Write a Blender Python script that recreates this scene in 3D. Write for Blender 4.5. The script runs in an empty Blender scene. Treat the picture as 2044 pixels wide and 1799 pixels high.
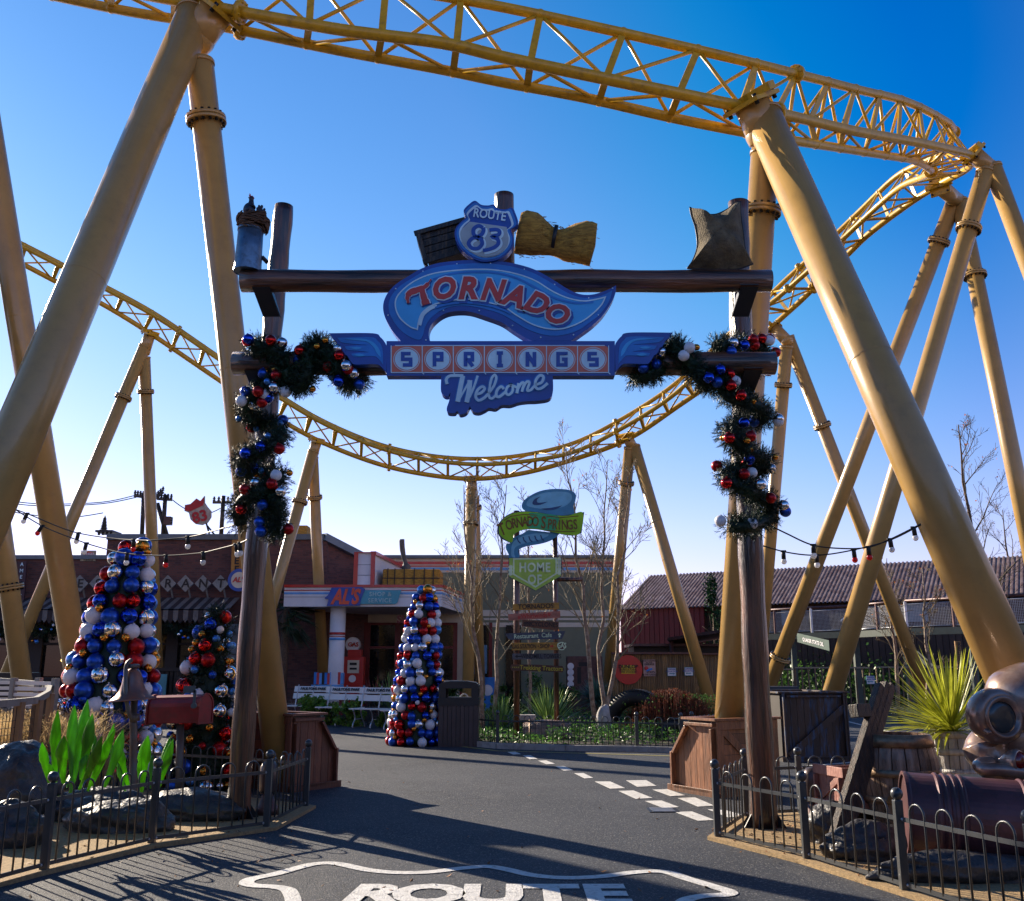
import bpy, bmesh, math, random
from mathutils import Vector, Matrix, geometry, noise as mnoise
R = random.Random(7)
V = Vector
rad = math.radians
sc = bpy.context.scene
# ------------------------------------------------------------------ camera, sky, sun, exposure
CAM_H = 1.6; F = 1890.0; PITCH = math.atan(435 / F)
cd = bpy.data.cameras.new("camera"); cam = bpy.data.objects.new("camera", cd); sc.collection.objects.link(cam)
cam.location = (0, 0, CAM_H); cam.rotation_euler = (math.pi / 2 + PITCH, 0, 0)
cd.sensor_width = 36; cd.lens = F / 2044 * 36; cd.clip_end = 3000; cd.clip_start = .05
sc.camera = cam
sc.render.resolution_x = 1024; sc.render.resolution_y = 901
SUN_EL = rad(23); SUN_AZ = rad(-46)      # azimuth from +Y, negative = to the left
SKY = [(1.0, .68, 1.0), (1.05, .80, 1.0), (.90, .82, .95), (.66, .70, .95), (.22, .24, .28)]; BACK = [(.60, .85, 1.0), (.12, .66, 1.05), (.26, .97, 1.05), (.66, 1.0, 1.03), (.60, .90, .92)]; SAT = 1.05
w = bpy.data.worlds.new("World"); sc.world = w; w.use_nodes = True
nt = w.node_tree; bg = nt.nodes['Background']
sky = nt.nodes.new('ShaderNodeTexSky'); sky.sky_type = 'NISHITA'; sky.sun_disc = False
sky.sun_elevation = SUN_EL; sky.sun_rotation = SUN_AZ; sky.air_density = 1.0; sky.dust_density = 0.15; sky.ozone_density = 2.0
# deep winter sky: darkens towards the zenith and away from the sun, cool near the horizon
tcw = nt.nodes.new('ShaderNodeTexCoord'); sx_ = nt.nodes.new('ShaderNodeSeparateXYZ'); nt.links.new(tcw.outputs['Generated'], sx_.inputs[0])
zr = nt.nodes.new('ShaderNodeValToRGB'); e = zr.color_ramp.elements; e[0].position = 0.0; e[0].color = (*SKY[0], 1); e[1].position = 1.0; e[1].color = (*SKY[4], 1)
for p_, c_ in ((.14, SKY[1]), (.36, SKY[2]), (.62, SKY[3])): q_ = e.new(p_); q_.color = (*c_, 1)
nt.links.new(sx_.outputs[2], zr.inputs[0])
dt = nt.nodes.new('ShaderNodeVectorMath'); dt.operation = 'DOT_PRODUCT'; dt.inputs[1].default_value = (math.sin(SUN_AZ), math.cos(SUN_AZ), 0); nt.links.new(tcw.outputs['Generated'], dt.inputs[0])
br = nt.nodes.new('ShaderNodeValToRGB'); e = br.color_ramp.elements; e[0].position = 0.0; e[0].color = (*BACK[0], 1); e[1].position = .95; e[1].color = (*BACK[4], 1)
for p_, c_ in ((.26, BACK[1]), (.42, BACK[2]), (.62, BACK[3])): q_ = e.new(p_); q_.color = (*c_, 1)
nt.links.new(dt.outputs['Value'], br.inputs[0])
zf = nt.nodes.new('ShaderNodeMapRange'); zf.interpolation_type = 'SMOOTHSTEP'; zf.inputs[2].default_value = .55; nt.links.new(sx_.outputs[2], zf.inputs[0])
bm_ = nt.nodes.new('ShaderNodeMix'); bm_.data_type = 'RGBA'; nt.links.new(zf.outputs[0], bm_.inputs[0]); bm_.inputs[6].default_value = (1, 1, 1, 1); nt.links.new(br.outputs[0], bm_.inputs[7])
m1 = nt.nodes.new('ShaderNodeVectorMath'); m1.operation = 'MULTIPLY'; nt.links.new(sky.outputs[0], m1.inputs[0]); nt.links.new(zr.outputs[0], m1.inputs[1])
m2 = nt.nodes.new('ShaderNodeVectorMath'); m2.operation = 'MULTIPLY'; nt.links.new(m1.outputs[0], m2.inputs[0]); nt.links.new(bm_.outputs[2], m2.inputs[1])
hs = nt.nodes.new('ShaderNodeHueSaturation'); hs.inputs['Saturation'].default_value = SAT
nt.links.new(m2.outputs[0], hs.inputs['Color']); nt.links.new(hs.outputs[0], bg.inputs[0]); bg.inputs[1].default_value = 0.092
sd = bpy.data.lights.new("sun", 'SUN'); sun = bpy.data.objects.new("sun", sd); sc.collection.objects.link(sun)
sd.energy = 5.0; sd.angle = rad(.5); sd.color = (1, .86, .68)
to_sun = V((math.sin(SUN_AZ) * math.cos(SUN_EL), math.cos(SUN_AZ) * math.cos(SUN_EL), math.sin(SUN_EL)))
sun.rotation_euler = to_sun.to_track_quat('Z', 'Y').to_euler()
sc.view_settings.view_transform = 'Standard'; sc.view_settings.look = 'None'
sc.view_settings.exposure = 1.15; sc.view_settings.gamma = 1
# ------------------------------------------------------------------ point helpers
cp, sp = math.cos(PITCH), math.sin(PITCH)
def ray(u, v):
    dx = (u - 1022) / F; dy = -(v - 899.5) / F
    return V((dx, cp - dy * sp, sp + dy * cp))
def Pd(u, v, d): return V((0, 0, CAM_H)) + ray(u, v) * d
def PY(u, v, Y):
    r = ray(u, v); return V((0, 0, CAM_H)) + r * (Y / r.y)
def G(u, v, z=0.0):
    r = ray(u, v); return V((0, 0, CAM_H)) + r * ((z - CAM_H) / r.z)
def cr(pts, n=6, closed=False):
    """Catmull-Rom through points (repeat a point for a sharp corner)."""
    pts = [V(p) for p in pts]; out = []; N = len(pts)
    rng = range(N) if closed else range(N - 1)
    for i in rng:
        if closed: p0, p1, p2, p3 = pts[i - 1], pts[i], pts[(i + 1) % N], pts[(i + 2) % N]
        else: p0, p1, p2, p3 = pts[max(i - 1, 0)], pts[i], pts[i + 1], pts[min(i + 2, N - 1)]
        if (p2 - p1).length < 1e-7: continue
        for k in range(n):
            t = k / n
            q = .5 * ((2 * p1) + (p2 - p0) * t + (2 * p0 - 5 * p1 + 4 * p2 - p3) * t * t + (3 * p1 - p0 - 3 * p2 + p3) * t ** 3)
            if not out or (q - out[-1]).length > 1e-6: out.append(q)
    if not closed: out.append(pts[-1])
    return out
def sh(seq):
    """2D list where an item with a third element 1 is a sharp corner (doubled)."""
    o = []
    for p in seq:
        o.append((p[0], p[1]))
        if len(p) > 2: o.append((p[0], p[1]))
    return o
# ------------------------------------------------------------------ objects
def root_of(o):
    while o.parent: o = o.parent
    return o
def tag(o, label=None, cat=None, group=None, kind=None):
    if label: o['label'] = label
    if cat: o['category'] = cat
    if group: o['group'] = group
    if kind: o['kind'] = kind
    return o
def thing(name, label, cat, loc=(0, 0, 0), group=None):
    o = bpy.data.objects.new(name, None); sc.collection.objects.link(o); o.location = loc
    o.empty_display_size = .2
    return tag(o, label, cat, group)
class MB:
    def __init__(s): s.v = []; s.f = []; s.mi = []; s.sm = []; s.m = 0
    def add(s, vs, fs, smooth=False):
        b = len(s.v); s.v += [V(p) for p in vs]
        for f in fs: s.f.append([b + i for i in f]); s.mi.append(s.m); s.sm.append(smooth)
        return s
    def box(s, c, d, rot=None, taper=None):
        x, y, z = d[0] / 2, d[1] / 2, d[2] / 2; c = V(c); t = taper or 1
        vs = [V((sx * x * (t if sz > 0 else 1), sy * y * (t if sz > 0 else 1), sz * z)) for sz in (-1, 1) for sy in (-1, 1) for sx in (-1, 1)]
        if rot is not None: vs = [rot @ p for p in vs]
        return s.add([c + p for p in vs], [(0, 2, 3, 1), (4, 5, 7, 6), (0, 1, 5, 4), (2, 6, 7, 3), (0, 4, 6, 2), (1, 3, 7, 5)])
    def box2(s, a, b):
        a, b = V(a), V(b); return s.box((a + b) / 2, [abs(q) for q in (b - a)])
    def beam(s, a, b, w, h, up=(0, 0, 1)):
        a, b = V(a), V(b); d = (b - a); L = d.length; d.normalize()
        x = V(up).cross(d)
        if x.length < 1e-4: x = V((1, 0, 0)).cross(d)
        x.normalize(); y = d.cross(x)
        m = Matrix((x, y, d)).transposed()
        return s.box((a + b) / 2, (w, h, L), m)
    def tube(s, pts, r, n=8, caps=True, smooth=True, closed=False):
        pts = [V(p) for p in pts]; N = len(pts)
        rr = r if isinstance(r, (list, tuple)) else [r] * N
        def tan(i):
            if closed: return (pts[(i + 1) % N] - pts[i - 1])
            return pts[min(i + 1, N - 1)] - pts[max(i - 1, 0)]
        t = tan(0).normalized(); a = t.cross(V((0, 0, 1)))
        if a.length < 1e-3: a = t.cross(V((1, 0, 0)))
        a.normalize(); vs = []
        for i in range(N):
            t = tan(i)
            if t.length < 1e-9: t = V((0, 0, 1))
            t.normalize(); a = a - t * a.dot(t)
            if a.length < 1e-6: a = t.cross(V((0, 1, .3)))
            a.normalize(); b = t.cross(a)
            for k in range(n):
                an = 2 * math.pi * k / n
                vs.append(pts[i] + (a * math.cos(an) + b * math.sin(an)) * rr[i])
        fs = []
        for i in range(N if closed else N - 1):
            for k in range(n):
                j = (i + 1) % N
                fs.append((i * n + k, i * n + (k + 1) % n, j * n + (k + 1) % n, j * n + k))
        s.add(vs, fs, smooth)
        if caps and not closed:
            b0 = len(s.v) - len(vs)
            s.f.append([b0 + k for k in range(n)][::-1]); s.f.append([b0 + (N - 1) * n + k for k in range(n)])
            s.mi += [s.m] * 2; s.sm += [False] * 2
        return s
    def lathe(s, prof, n=20, mat=None, smooth=True, caps=True):
        mat = mat or Matrix.Identity(4); vs = []; fs = []
        for (r, z) in prof:
            for k in range(n):
                an = 2 * math.pi * k / n; vs.append(mat @ V((r * math.cos(an), r * math.sin(an), z)))
        for i in range(len(prof) - 1):
            for k in range(n): fs.append((i * n + k, i * n + (k + 1) % n, (i + 1) * n + (k + 1) % n, (i + 1) * n + k))
        s.add(vs, fs, smooth)
        if caps:
            b0 = len(s.v) - len(vs); N = len(prof)
            if prof[0][0] > 1e-4: s.f.append([b0 + k for k in range(n)][::-1]); s.mi.append(s.m); s.sm.append(False)
            if prof[-1][0] > 1e-4: s.f.append([b0 + (N - 1) * n + k for k in range(n)]); s.mi.append(s.m); s.sm.append(False)
        return s
    def ball(s, c, r, seg=16, rings=10, scale=(1, 1, 1), rot=None, noise=0, seed=0):
        c = V(c); rr = random.Random(seed)
        ph = [rr.uniform(0, 6.28) for _ in range(9)]
        vs = []
        for i in range(rings + 1):
            th = math.pi * i / rings
            for k in range(seg):
                an = 2 * math.pi * k / seg
                p = V((math.sin(th) * math.cos(an), math.sin(th) * math.sin(an), math.cos(th)))
                q = 1 + noise * (math.sin(3 * p.x + ph[0] + 2 * p.y) + math.sin(4 * p.y + ph[1] + 2 * p.z) + math.sin(5 * p.z + ph[2] - 2 * p.x) + .5 * math.sin(9 * p.x + ph[3]) * math.sin(8 * p.y + ph[4]) + .4 * math.sin(13 * p.z + ph[5] + 7 * p.x)) / 3
                if noise > .1: q += .10 * mnoise.fractal(p * 2.2 + V((ph[6], ph[7], ph[8])), 1., 2., 5)
                p = V((p.x * scale[0], p.y * scale[1], p.z * scale[2])) * r * q
                if rot is not None: p = rot @ p
                vs.append(c + p)
        fs = [(i * seg + k, (i + 1) * seg + k, (i + 1) * seg + (k + 1) % seg, i * seg + (k + 1) % seg) for i in range(rings) for k in range(seg)]
        return s.add(vs, fs, True)
    def prism(s, pts, off):
        """planar outline extruded by vector off (front is pts, back is pts+off)"""
        pts = [V(p) for p in pts]; off = V(off); N = len(pts)
        tri = geometry.tessellate_polygon([pts])
        nrm = V((0, 0, 0))
        for i in range(N): nrm += pts[i].cross(pts[(i + 1) % N])
        fl = nrm.dot(off) > 0
        vs = pts + [p + off for p in pts]; fs = []
        for t in tri:
            a, b, c = t
            tn = (pts[b] - pts[a]).cross(pts[c] - pts[a])
            if tn.dot(off) > 0: a, b, c = c, b, a
            fs.append((a, b, c)); fs.append((a + N, c + N, b + N))
        for i in range(N):
            j = (i + 1) % N
            fs.append((j, i, i + N, j + N) if not fl else (i, j, j + N, i + N))
        return s.add(vs, fs)
    def ribbon(s, pts, w, nrm, off, closed=False):
        """mitred flat band of width w (or list) along pts, lying in the plane with normal nrm, extruded by off"""
        pts = [V(p) for p in pts]; nrm = V(nrm).normalized(); off = V(off); N = len(pts)
        ww = w if isinstance(w, (list, tuple)) else [w] * N
        L = []; Rr = []
        for i in range(N):
            if closed: a = pts[i] - pts[i - 1]; b = pts[(i + 1) % N] - pts[i]
            else:
                a = pts[i] - pts[i - 1] if i else pts[1] - pts[0]
                b = pts[i + 1] - pts[i] if i < N - 1 else a
            a.normalize(); b.normalize(); na = nrm.cross(a); nb = nrm.cross(b); m = na + nb
            if m.length < .2: m = na.copy()
            m.normalize(); k = min(1 / max(m.dot(na), .35), 2.2)
            L.append(pts[i] + m * ww[i] / 2 * k); Rr.append(pts[i] - m * ww[i] / 2 * k)
        vs = L + Rr + [p + off for p in L] + [p + off for p in Rr]; fs = []
        for i in range(N if closed else N - 1):
            j = (i + 1) % N
            fs += [(i, N + i, N + j, j), (2 * N + i, 2 * N + j, 3 * N + j, 3 * N + i), (i, j, 2 * N + j, 2 * N + i), (N + j, N + i, 3 * N + i, 3 * N + j)]
        if not closed:
            e = N - 1; fs += [(0, 2 * N, 3 * N, N), (e, N + e, 3 * N + e, 2 * N + e)]
        return s.add(vs, fs)
    def text(s, st, o, rx, uy, size, thick=.01, bold=0., shear=0., align='CENTER', spacing=1., sx=1.):
        """lettering: baseline centre at o, x along rx, y along uy; stands thick proud towards rx x uy"""
        c = bpy.data.curves.new('t', 'FONT'); c.body = st; c.size = 1; c.shear = shear; c.align_x = align; c.offset = bold
        c.space_character = spacing; c.resolution_u = 3
        ob = bpy.data.objects.new('t', c); sc.collection.objects.link(ob)
        bpy.context.view_layer.update()
        me = bpy.data.meshes.new_from_object(ob.evaluated_get(bpy.context.evaluated_depsgraph_get()))
        bm = bmesh.new(); bm.from_mesh(me)
        rx = V(rx).normalized(); uy = V(uy).normalized(); nz = rx.cross(uy)
        o = V(o)
        vs = [o + rx * v.co.x * size * sx + uy * v.co.y * size + nz * thick for v in bm.verts]
        fs = [[v.index for v in f.verts] for f in bm.faces]
        # boundary sides
        n0 = len(vs); side = []
        vs2 = vs + [p - nz * thick for p in vs]
        for e in bm.edges:
            if len(e.link_faces) == 1:
                f = e.link_faces[0]; l = [q for q in f.loops if q.edge == e][0]
                a, b = l.vert.index, l.link_loop_next.vert.index; side.append((b, a, a + n0, b + n0))
        bm.free(); bpy.data.objects.remove(ob); bpy.data.curves.remove(c); bpy.data.meshes.remove(me)
        return s.add(vs2, fs + side)
    def build(s, name, mats, parent=None, bevel=0, **kw):
        if not isinstance(mats, (list, tuple)): mats = [mats]
        org = root_of(parent).location.copy() if parent else V((0, 0, 0))
        me = bpy.data.meshes.new(name); me.from_pydata([p - org for p in s.v], [], s.f)
        for m in mats: me.materials.append(m)
        me.polygons.foreach_set('material_index', s.mi); me.polygons.foreach_set('use_smooth', s.sm)
        me.update()
        o = bpy.data.objects.new(name, me); sc.collection.objects.link(o)
        if parent: o.parent = parent
        if bevel:
            b = o.modifiers.new('bevel', 'BEVEL'); b.width = bevel; b.segments = 2; b.limit_method = 'ANGLE'; b.angle_limit = rad(40)
        tag(o, kw.get('label'), kw.get('cat'), kw.get('group'), kw.get('kind'))
        return o
def copy_tree(o, parent=None):
    c = o.copy(); sc.collection.objects.link(c)
    if parent: c.parent = parent
    for ch in list(o.children): copy_tree(ch, c)
    return c
# ------------------------------------------------------------------ materials
def M(name, col, rough=.5, metal=0., var=.15, ns=3., bump=0., bs=40., island=0., coat=0., stretch=(1, 1, 1), col2=None, trans=0., dirt=0., c2b=.5, spec=.5, alpha_world=False, sheen=0):
    m = bpy.data.materials.new(name); m.use_nodes = True; nt = m.node_tree; N = nt.nodes; L = nt.links
    b = N['Principled BSDF']
    b.inputs['Roughness'].default_value = rough; b.inputs['Metallic'].default_value = metal
    b.inputs['Coat Weight'].default_value = coat; b.inputs['Coat Roughness'].default_value = .08
    b.inputs['Specular IOR Level'].default_value = spec
    tc = N.new('ShaderNodeTexCoord'); mp = N.new('ShaderNodeMapping'); mp.inputs['Scale'].default_value = stretch
    L.new(tc.outputs['Object'], mp.inputs[0])
    nz = N.new('ShaderNodeTexNoise'); nz.inputs['Scale'].default_value = ns; nz.inputs['Detail'].default_value = 6; nz.inputs['Roughness'].default_value = .6
    L.new(mp.outputs[0], nz.inputs['Vector'])
    c2 = col2 or tuple(min(1, c * (1 + var)) for c in col); c1 = col if col2 else tuple(c * (1 - var) for c in col)
    rp = N.new('ShaderNodeValToRGB'); rp.color_ramp.elements[0].position = c2b - .15; rp.color_ramp.elements[1].position = c2b + .15
    rp.color_ramp.elements[0].color = (*c1, 1); rp.color_ramp.elements[1].color = (*c2, 1)
    L.new(nz.outputs[0], rp.inputs[0]); out = rp.outputs[0]
    if island:
        g = N.new('ShaderNodeNewGeometry'); mr = N.new('ShaderNodeMapRange'); mr.inputs[3].default_value = 1 - island; mr.inputs[4].default_value = 1 + island
        L.new(g.outputs['Random Per Island'], mr.inputs[0])
        vm = N.new('ShaderNodeVectorMath'); vm.operation = 'SCALE'; L.new(out, vm.inputs[0]); L.new(mr.outputs[0], vm.inputs['Scale']); out = vm.outputs[0]
    if dirt:
        n2 = N.new('ShaderNodeTexNoise'); n2.inputs['Scale'].default_value = ns * 2.7; n2.inputs['Detail'].default_value = 8; n2.inputs['Roughness'].default_value = .7
        L.new(tc.outputs['Object'], n2.inputs['Vector'])
        mr = N.new('ShaderNodeMapRange'); mr.inputs[1].default_value = .5; mr.inputs[2].default_value = .7; mr.inputs[3].default_value = 0; mr.inputs[4].default_value = dirt
        L.new(n2.outputs[0], mr.inputs[0]); mx = N.new('ShaderNodeMix'); mx.data_type = 'RGBA'
        L.new(mr.outputs[0], mx.inputs[0]); L.new(out, mx.inputs[6]); mx.inputs[7].default_value = (.05, .04, .035, 1); out = mx.outputs[2]
    L.new(out, b.inputs['Base Color'])
    if rough > .12:
        mr = N.new('ShaderNodeMapRange'); mr.inputs[3].default_value = rough * .85; mr.inputs[4].default_value = min(1, rough * 1.15); L.new(nz.outputs[0], mr.inputs[0]); L.new(mr.outputs[0], b.inputs['Roughness'])
    if bump:
        n3 = N.new('ShaderNodeTexNoise'); n3.inputs['Scale'].default_value = bs; n3.inputs['Detail'].default_value = 5; L.new(mp.outputs[0], n3.inputs['Vector'])
        bp = N.new('ShaderNodeBump'); bp.inputs['Strength'].default_value = bump; bp.inputs['Distance'].default_value = .02
        L.new(n3.outputs[0], bp.inputs['Height']); L.new(bp.outputs[0], b.inputs['Normal'])
    if trans:
        tr = N.new('ShaderNodeBsdfTranslucent'); ms = N.new('ShaderNodeMixShader'); ms.inputs[0].default_value = trans
        L.new(out, tr.inputs[0]); L.new(b.outputs[0], ms.inputs[1]); L.new(tr.outputs[0], ms.inputs[2])
        L.new(ms.outputs[0], N['Material Output'].inputs[0])
    return m
def brick(name, c1, c2, mort, sx=.22, sz=.075):
    m = bpy.data.materials.new(name); m.use_nodes = True; nt = m.node_tree; N = nt.nodes; L = nt.links; b = N['Principled BSDF']
    tc = N.new('ShaderNodeTexCoord'); mp = N.new('ShaderNodeMapping'); mp.inputs['Rotation'].default_value = (rad(-90), 0, 0)
    # fold x and y together so side walls get courses as well
    sp_ = N.new('ShaderNodeSeparateXYZ'); L.new(tc.outputs['Object'], sp_.inputs[0])
    ad = N.new('ShaderNodeMath'); L.new(sp_.outputs[0], ad.inputs[0]); L.new(sp_.outputs[1], ad.inputs[1])
    cb = N.new('ShaderNodeCombineXYZ'); L.new(ad.outputs[0], cb.inputs[0]); L.new(sp_.outputs[2], cb.inputs[1])
    bt = N.new('ShaderNodeTexBrick'); bt.inputs['Scale'].default_value = 1; bt.inputs['Brick Width'].default_value = sx; bt.inputs['Row Height'].default_value = sz
    bt.inputs['Mortar Size'].default_value = .008; bt.inputs['Mortar Smooth'].default_value = .2; bt.inputs['Bias'].default_value = -.35
    bt.inputs['Color1'].default_value = (*c1, 1); bt.inputs['Color2'].default_value = (*c2, 1); bt.inputs['Mortar'].default_value = (*mort, 1)
    L.new(cb.outputs[0], bt.inputs['Vector'])
    nz = N.new('ShaderNodeTexNoise'); nz.inputs['Scale'].default_value = .8; nz.inputs['Detail'].default_value = 5; L.new(tc.outputs['Object'], nz.inputs['Vector'])
    mr = N.new('ShaderNodeMapRange'); mr.inputs[3].default_value = .7; mr.inputs[4].default_value = 1.3; L.new(nz.outputs[0], mr.inputs[0])
    vm = N.new('ShaderNodeVectorMath'); vm.operation = 'SCALE'; L.new(bt.outputs[0], vm.inputs[0]); L.new(mr.outputs[0], vm.inputs['Scale'])
    L.new(vm.outputs[0], b.inputs['Base Color']); b.inputs['Roughness'].default_value = .85
    bp = N.new('ShaderNodeBump'); bp.inputs['Strength'].default_value = .5; bp.inputs['Distance'].default_value = .01; bp.invert = True
    L.new(bt.outputs['Fac'], bp.inputs['Height']); L.new(bp.outputs[0], b.inputs['Normal'])
    return m
def asphalt():
    m = bpy.data.materials.new('asphalt'); m.use_nodes = True; nt = m.node_tree; N = nt.nodes; L = nt.links; b = N['Principled BSDF']
    tc = N.new('ShaderNodeTexCoord')
    def noise(s, d=6, r=.6):
        n = N.new('ShaderNodeTexNoise'); n.inputs['Scale'].default_value = s; n.inputs['Detail'].default_value = d; n.inputs['Roughness'].default_value = r
        L.new(tc.outputs['Object'], n.inputs['Vector']); return n
    big = noise(.45, 7, .65); fine = noise(38, 4, .8); spk = N.new('ShaderNodeTexVoronoi'); spk.inputs['Scale'].default_value = 95; L.new(tc.outputs['Object'], spk.inputs['Vector'])
    r1 = N.new('ShaderNodeValToRGB'); r1.color_ramp.elements[0].color = (.019, .0235, .034, 1); r1.color_ramp.elements[1].color = (.050, .055, .066, 1)
    r1.color_ramp.elements[0].position = .3; r1.color_ramp.elements[1].position = .72
    L.new(big.outputs[0], r1.inputs[0])
    mr = N.new('ShaderNodeMapRange'); mr.inputs[1].default_value = .3; mr.inputs[2].default_value = .7; mr.inputs[3].default_value = .35; mr.inputs[4].default_value = 1.9; L.new(fine.outputs[0], mr.inputs[0])
    vm = N.new('ShaderNodeVectorMath'); vm.operation = 'SCALE'; L.new(r1.outputs[0], vm.inputs[0]); L.new(mr.outputs[0], vm.inputs['Scale'])
    ms = N.new('ShaderNodeSeparateColor'); L.new(spk.outputs['Color'], ms.inputs[0])
    gt = N.new('ShaderNodeMath'); gt.operation = 'GREATER_THAN'; gt.inputs[1].default_value = .93; L.new(ms.outputs[0], gt.inputs[0])
    mx = N.new('ShaderNodeMix'); mx.data_type = 'RGBA'; L.new(gt.outputs[0], mx.inputs[0]); L.new(vm.outputs[0], mx.inputs[6]); mx.inputs[7].default_value = (.17, .165, .16, 1)
    # worn pale dust patches, slightly stretched along the road
    mp = N.new('ShaderNodeMapping'); mp.inputs['Scale'].default_value = (.9, .28, 1); mp.inputs['Rotation'].default_value = (0, 0, .35); L.new(tc.outputs['Object'], mp.inputs[0])
    pt = N.new('ShaderNodeTexNoise'); pt.inputs['Scale'].default_value = 1.1; pt.inputs['Detail'].default_value = 9; pt.inputs['Roughness'].default_value = .7; L.new(mp.outputs[0], pt.inputs['Vector'])
    m2 = N.new('ShaderNodeMapRange'); m2.inputs[1].default_value = .58; m2.inputs[2].default_value = .75; m2.inputs[3].default_value = 0; m2.inputs[4].default_value = .45; L.new(pt.outputs[0], m2.inputs[0])
    mx2 = N.new('ShaderNodeMix'); mx2.data_type = 'RGBA'; L.new(m2.outputs[0], mx2.inputs[0]); L.new(mx.outputs[2], mx2.inputs[6]); mx2.inputs[7].default_value = (.13, .125, .12, 1)
    ck = N.new('ShaderNodeTexVoronoi'); ck.feature = 'DISTANCE_TO_EDGE'; ck.inputs['Scale'].default_value = .22
    wn = noise(1.3, 6, .7); wv_ = N.new('ShaderNodeVectorMath'); wv_.operation = 'MULTIPLY_ADD'; wv_.inputs[1].default_value = (1.6, 1.6, 0); L.new(wn.outputs['Color'], wv_.inputs[0]); L.new(tc.outputs['Object'], wv_.inputs[2]); L.new(wv_.outputs[0], ck.inputs['Vector'])
    cm = N.new('ShaderNodeMapRange'); cm.inputs[1].default_value = .0; cm.inputs[2].default_value = .0035; cm.inputs[3].default_value = .75; cm.inputs[4].default_value = 0; L.new(ck.outputs['Distance'], cm.inputs[0])
    mx3 = N.new('ShaderNodeMix'); mx3.data_type = 'RGBA'; L.new(cm.outputs[0], mx3.inputs[0]); L.new(mx2.outputs[2], mx3.inputs[6]); mx3.inputs[7].default_value = (.008, .008, .009, 1)
    L.new(mx3.outputs[2], b.inputs['Base Color']); b.inputs['Roughness'].default_value = .74; b.inputs['Specular IOR Level'].default_value = .3
    bp = N.new('ShaderNodeBump'); bp.inputs['Strength'].default_value = .9; bp.inputs['Distance'].default_value = .012
    L.new(fine.outputs[0], bp.inputs['Height'])
    bp2 = N.new('ShaderNodeBump'); bp2.inputs['Strength'].default_value = .7; bp2.inputs['Distance'].default_value = .006; L.new(spk.outputs['Distance'], bp2.inputs['Height']); L.new(bp.outputs[0], bp2.inputs['Normal'])
    L.new(bp2.outputs[0], b.inputs['Normal'])
    return m
def mesh_mat(name, col, cell=.06):
    """welded wire mesh: real holes through the transparent gaps"""
    m = bpy.data.materials.new(name); m.use_nodes = True; nt = m.node_tree; N = nt.nodes; L = nt.links; b = N['Principled BSDF']
    b.inputs['Base Color'].default_value = (*col, 1); b.inputs['Metallic'].default_value = .7; b.inputs['Roughness'].default_value = .35
    return m
# palette
m_col = M('beige_steel_paint', (.44, .27, .085), .3, var=.07, ns=1.6, bump=.05, bs=50, coat=.25, dirt=.16)
m_trk = M('yellow_track_paint', (.56, .33, .012), .38, var=.12, ns=4, dirt=.45, coat=.1)
m_bolt = M('dark_bolt', (.03, .03, .03), .4, .8)
m_log = M('painted_log', (.016, .008, .006), .36, var=.5, ns=2.6, bump=.7, bs=14, stretch=(5, 5, .4), col2=(.22, .075, .028), coat=.6, c2b=.55)
m_logh = M('painted_log_beam', (.016, .008, .006), .36, var=.5, ns=2.6, bump=.7, bs=14, stretch=(.4, 5, 5), col2=(.24, .08, .03), coat=.6, c2b=.55)
m_black = M('black_steel', (.015, .015, .017), .45, .2)
m_navy = M('navy_sign', (.006, .065, .36), .4, coat=.2)
m_blue1 = M('blue_sign', (.018, .20, .60), .45)
m_blue2 = M('light_blue_sign', (.05, .40, .80), .45, var=.1, ns=2)
m_pale = M('pale_blue_sign', (.60, .82, .95), .45)
m_white = M('white_paint', (.72, .72, .74), .5, var=.05)
m_signred = M('sign_red', (.55, .055, .05), .5)
m_signsal = M('sign_salmon', (.72, .17, .11), .5, var=.1, ns=5)
m_fence = M('grey_fence_steel', (.06, .065, .07), .35, .3, var=.1, coat=.2)
m_sand = M('sandy_gravel', (.40, .27, .13), .9, var=.25, ns=30, bump=.9, bs=120, island=0, dirt=.4)
m_rock = M('dark_rock', (.018, .017, .02), .5, var=.4, ns=6, bump=1., bs=22, col2=(.06, .057, .055), coat=.25)
m_asph = asphalt()
m_mark = M('road_marking', (.62, .61, .58), .75, var=.1, ns=6, bump=.6, bs=60, dirt=.55)
m_wood = M('stained_crate_wood', (.13, .05, .02), .5, var=.3, ns=6, bump=.35, bs=16, island=.35, stretch=(4, 4, .7), col2=(.30, .115, .045), coat=.1)
m_wood_d = M('dark_crate_wood', (.09, .024, .012), .5, var=.3, ns=6, bump=.35, bs=16, island=.3, stretch=(4, 4, .7), col2=(.17, .05, .022), coat=.15)
m_wood_b = M('blue_worn_wood', (.05, .026, .015), .55, var=.3, ns=3.2, bump=.35, bs=16, island=.3, stretch=(4, 4, .7), col2=(.03, .14, .30), c2b=.66)
m_wood_p = M('pink_worn_wood', (.22, .085, .065), .6, var=.2, ns=6, bump=.4, bs=18, island=.2, stretch=(3, 3, 1), col2=(.34, .16, .125))
m_wood_k = M('blackened_wood', (.012, .010, .009), .45, var=.3, ns=6, bump=.9, bs=24, stretch=(6, 6, .5), col2=(.13, .085, .045), c2b=.6)
m_needle = M('fir_needles', (.004, .016, .007), .5, island=.7, col2=(.008, .034, .010), spec=.4)
m_leafgreen = M('agave_green', (.17, .44, .02), .42, var=.35, ns=5, island=.2, trans=.55, bump=.4, bs=20, stretch=(3, 3, .3))
m_yucca = M('yucca_leaf', (.42, .44, .04), .35, var=.3, ns=5, island=.4, trans=.35)
m_yucca2 = M('blue_yucca_leaf', (.22, .34, .09), .35, var=.3, ns=5, island=.4, trans=.3)
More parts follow.
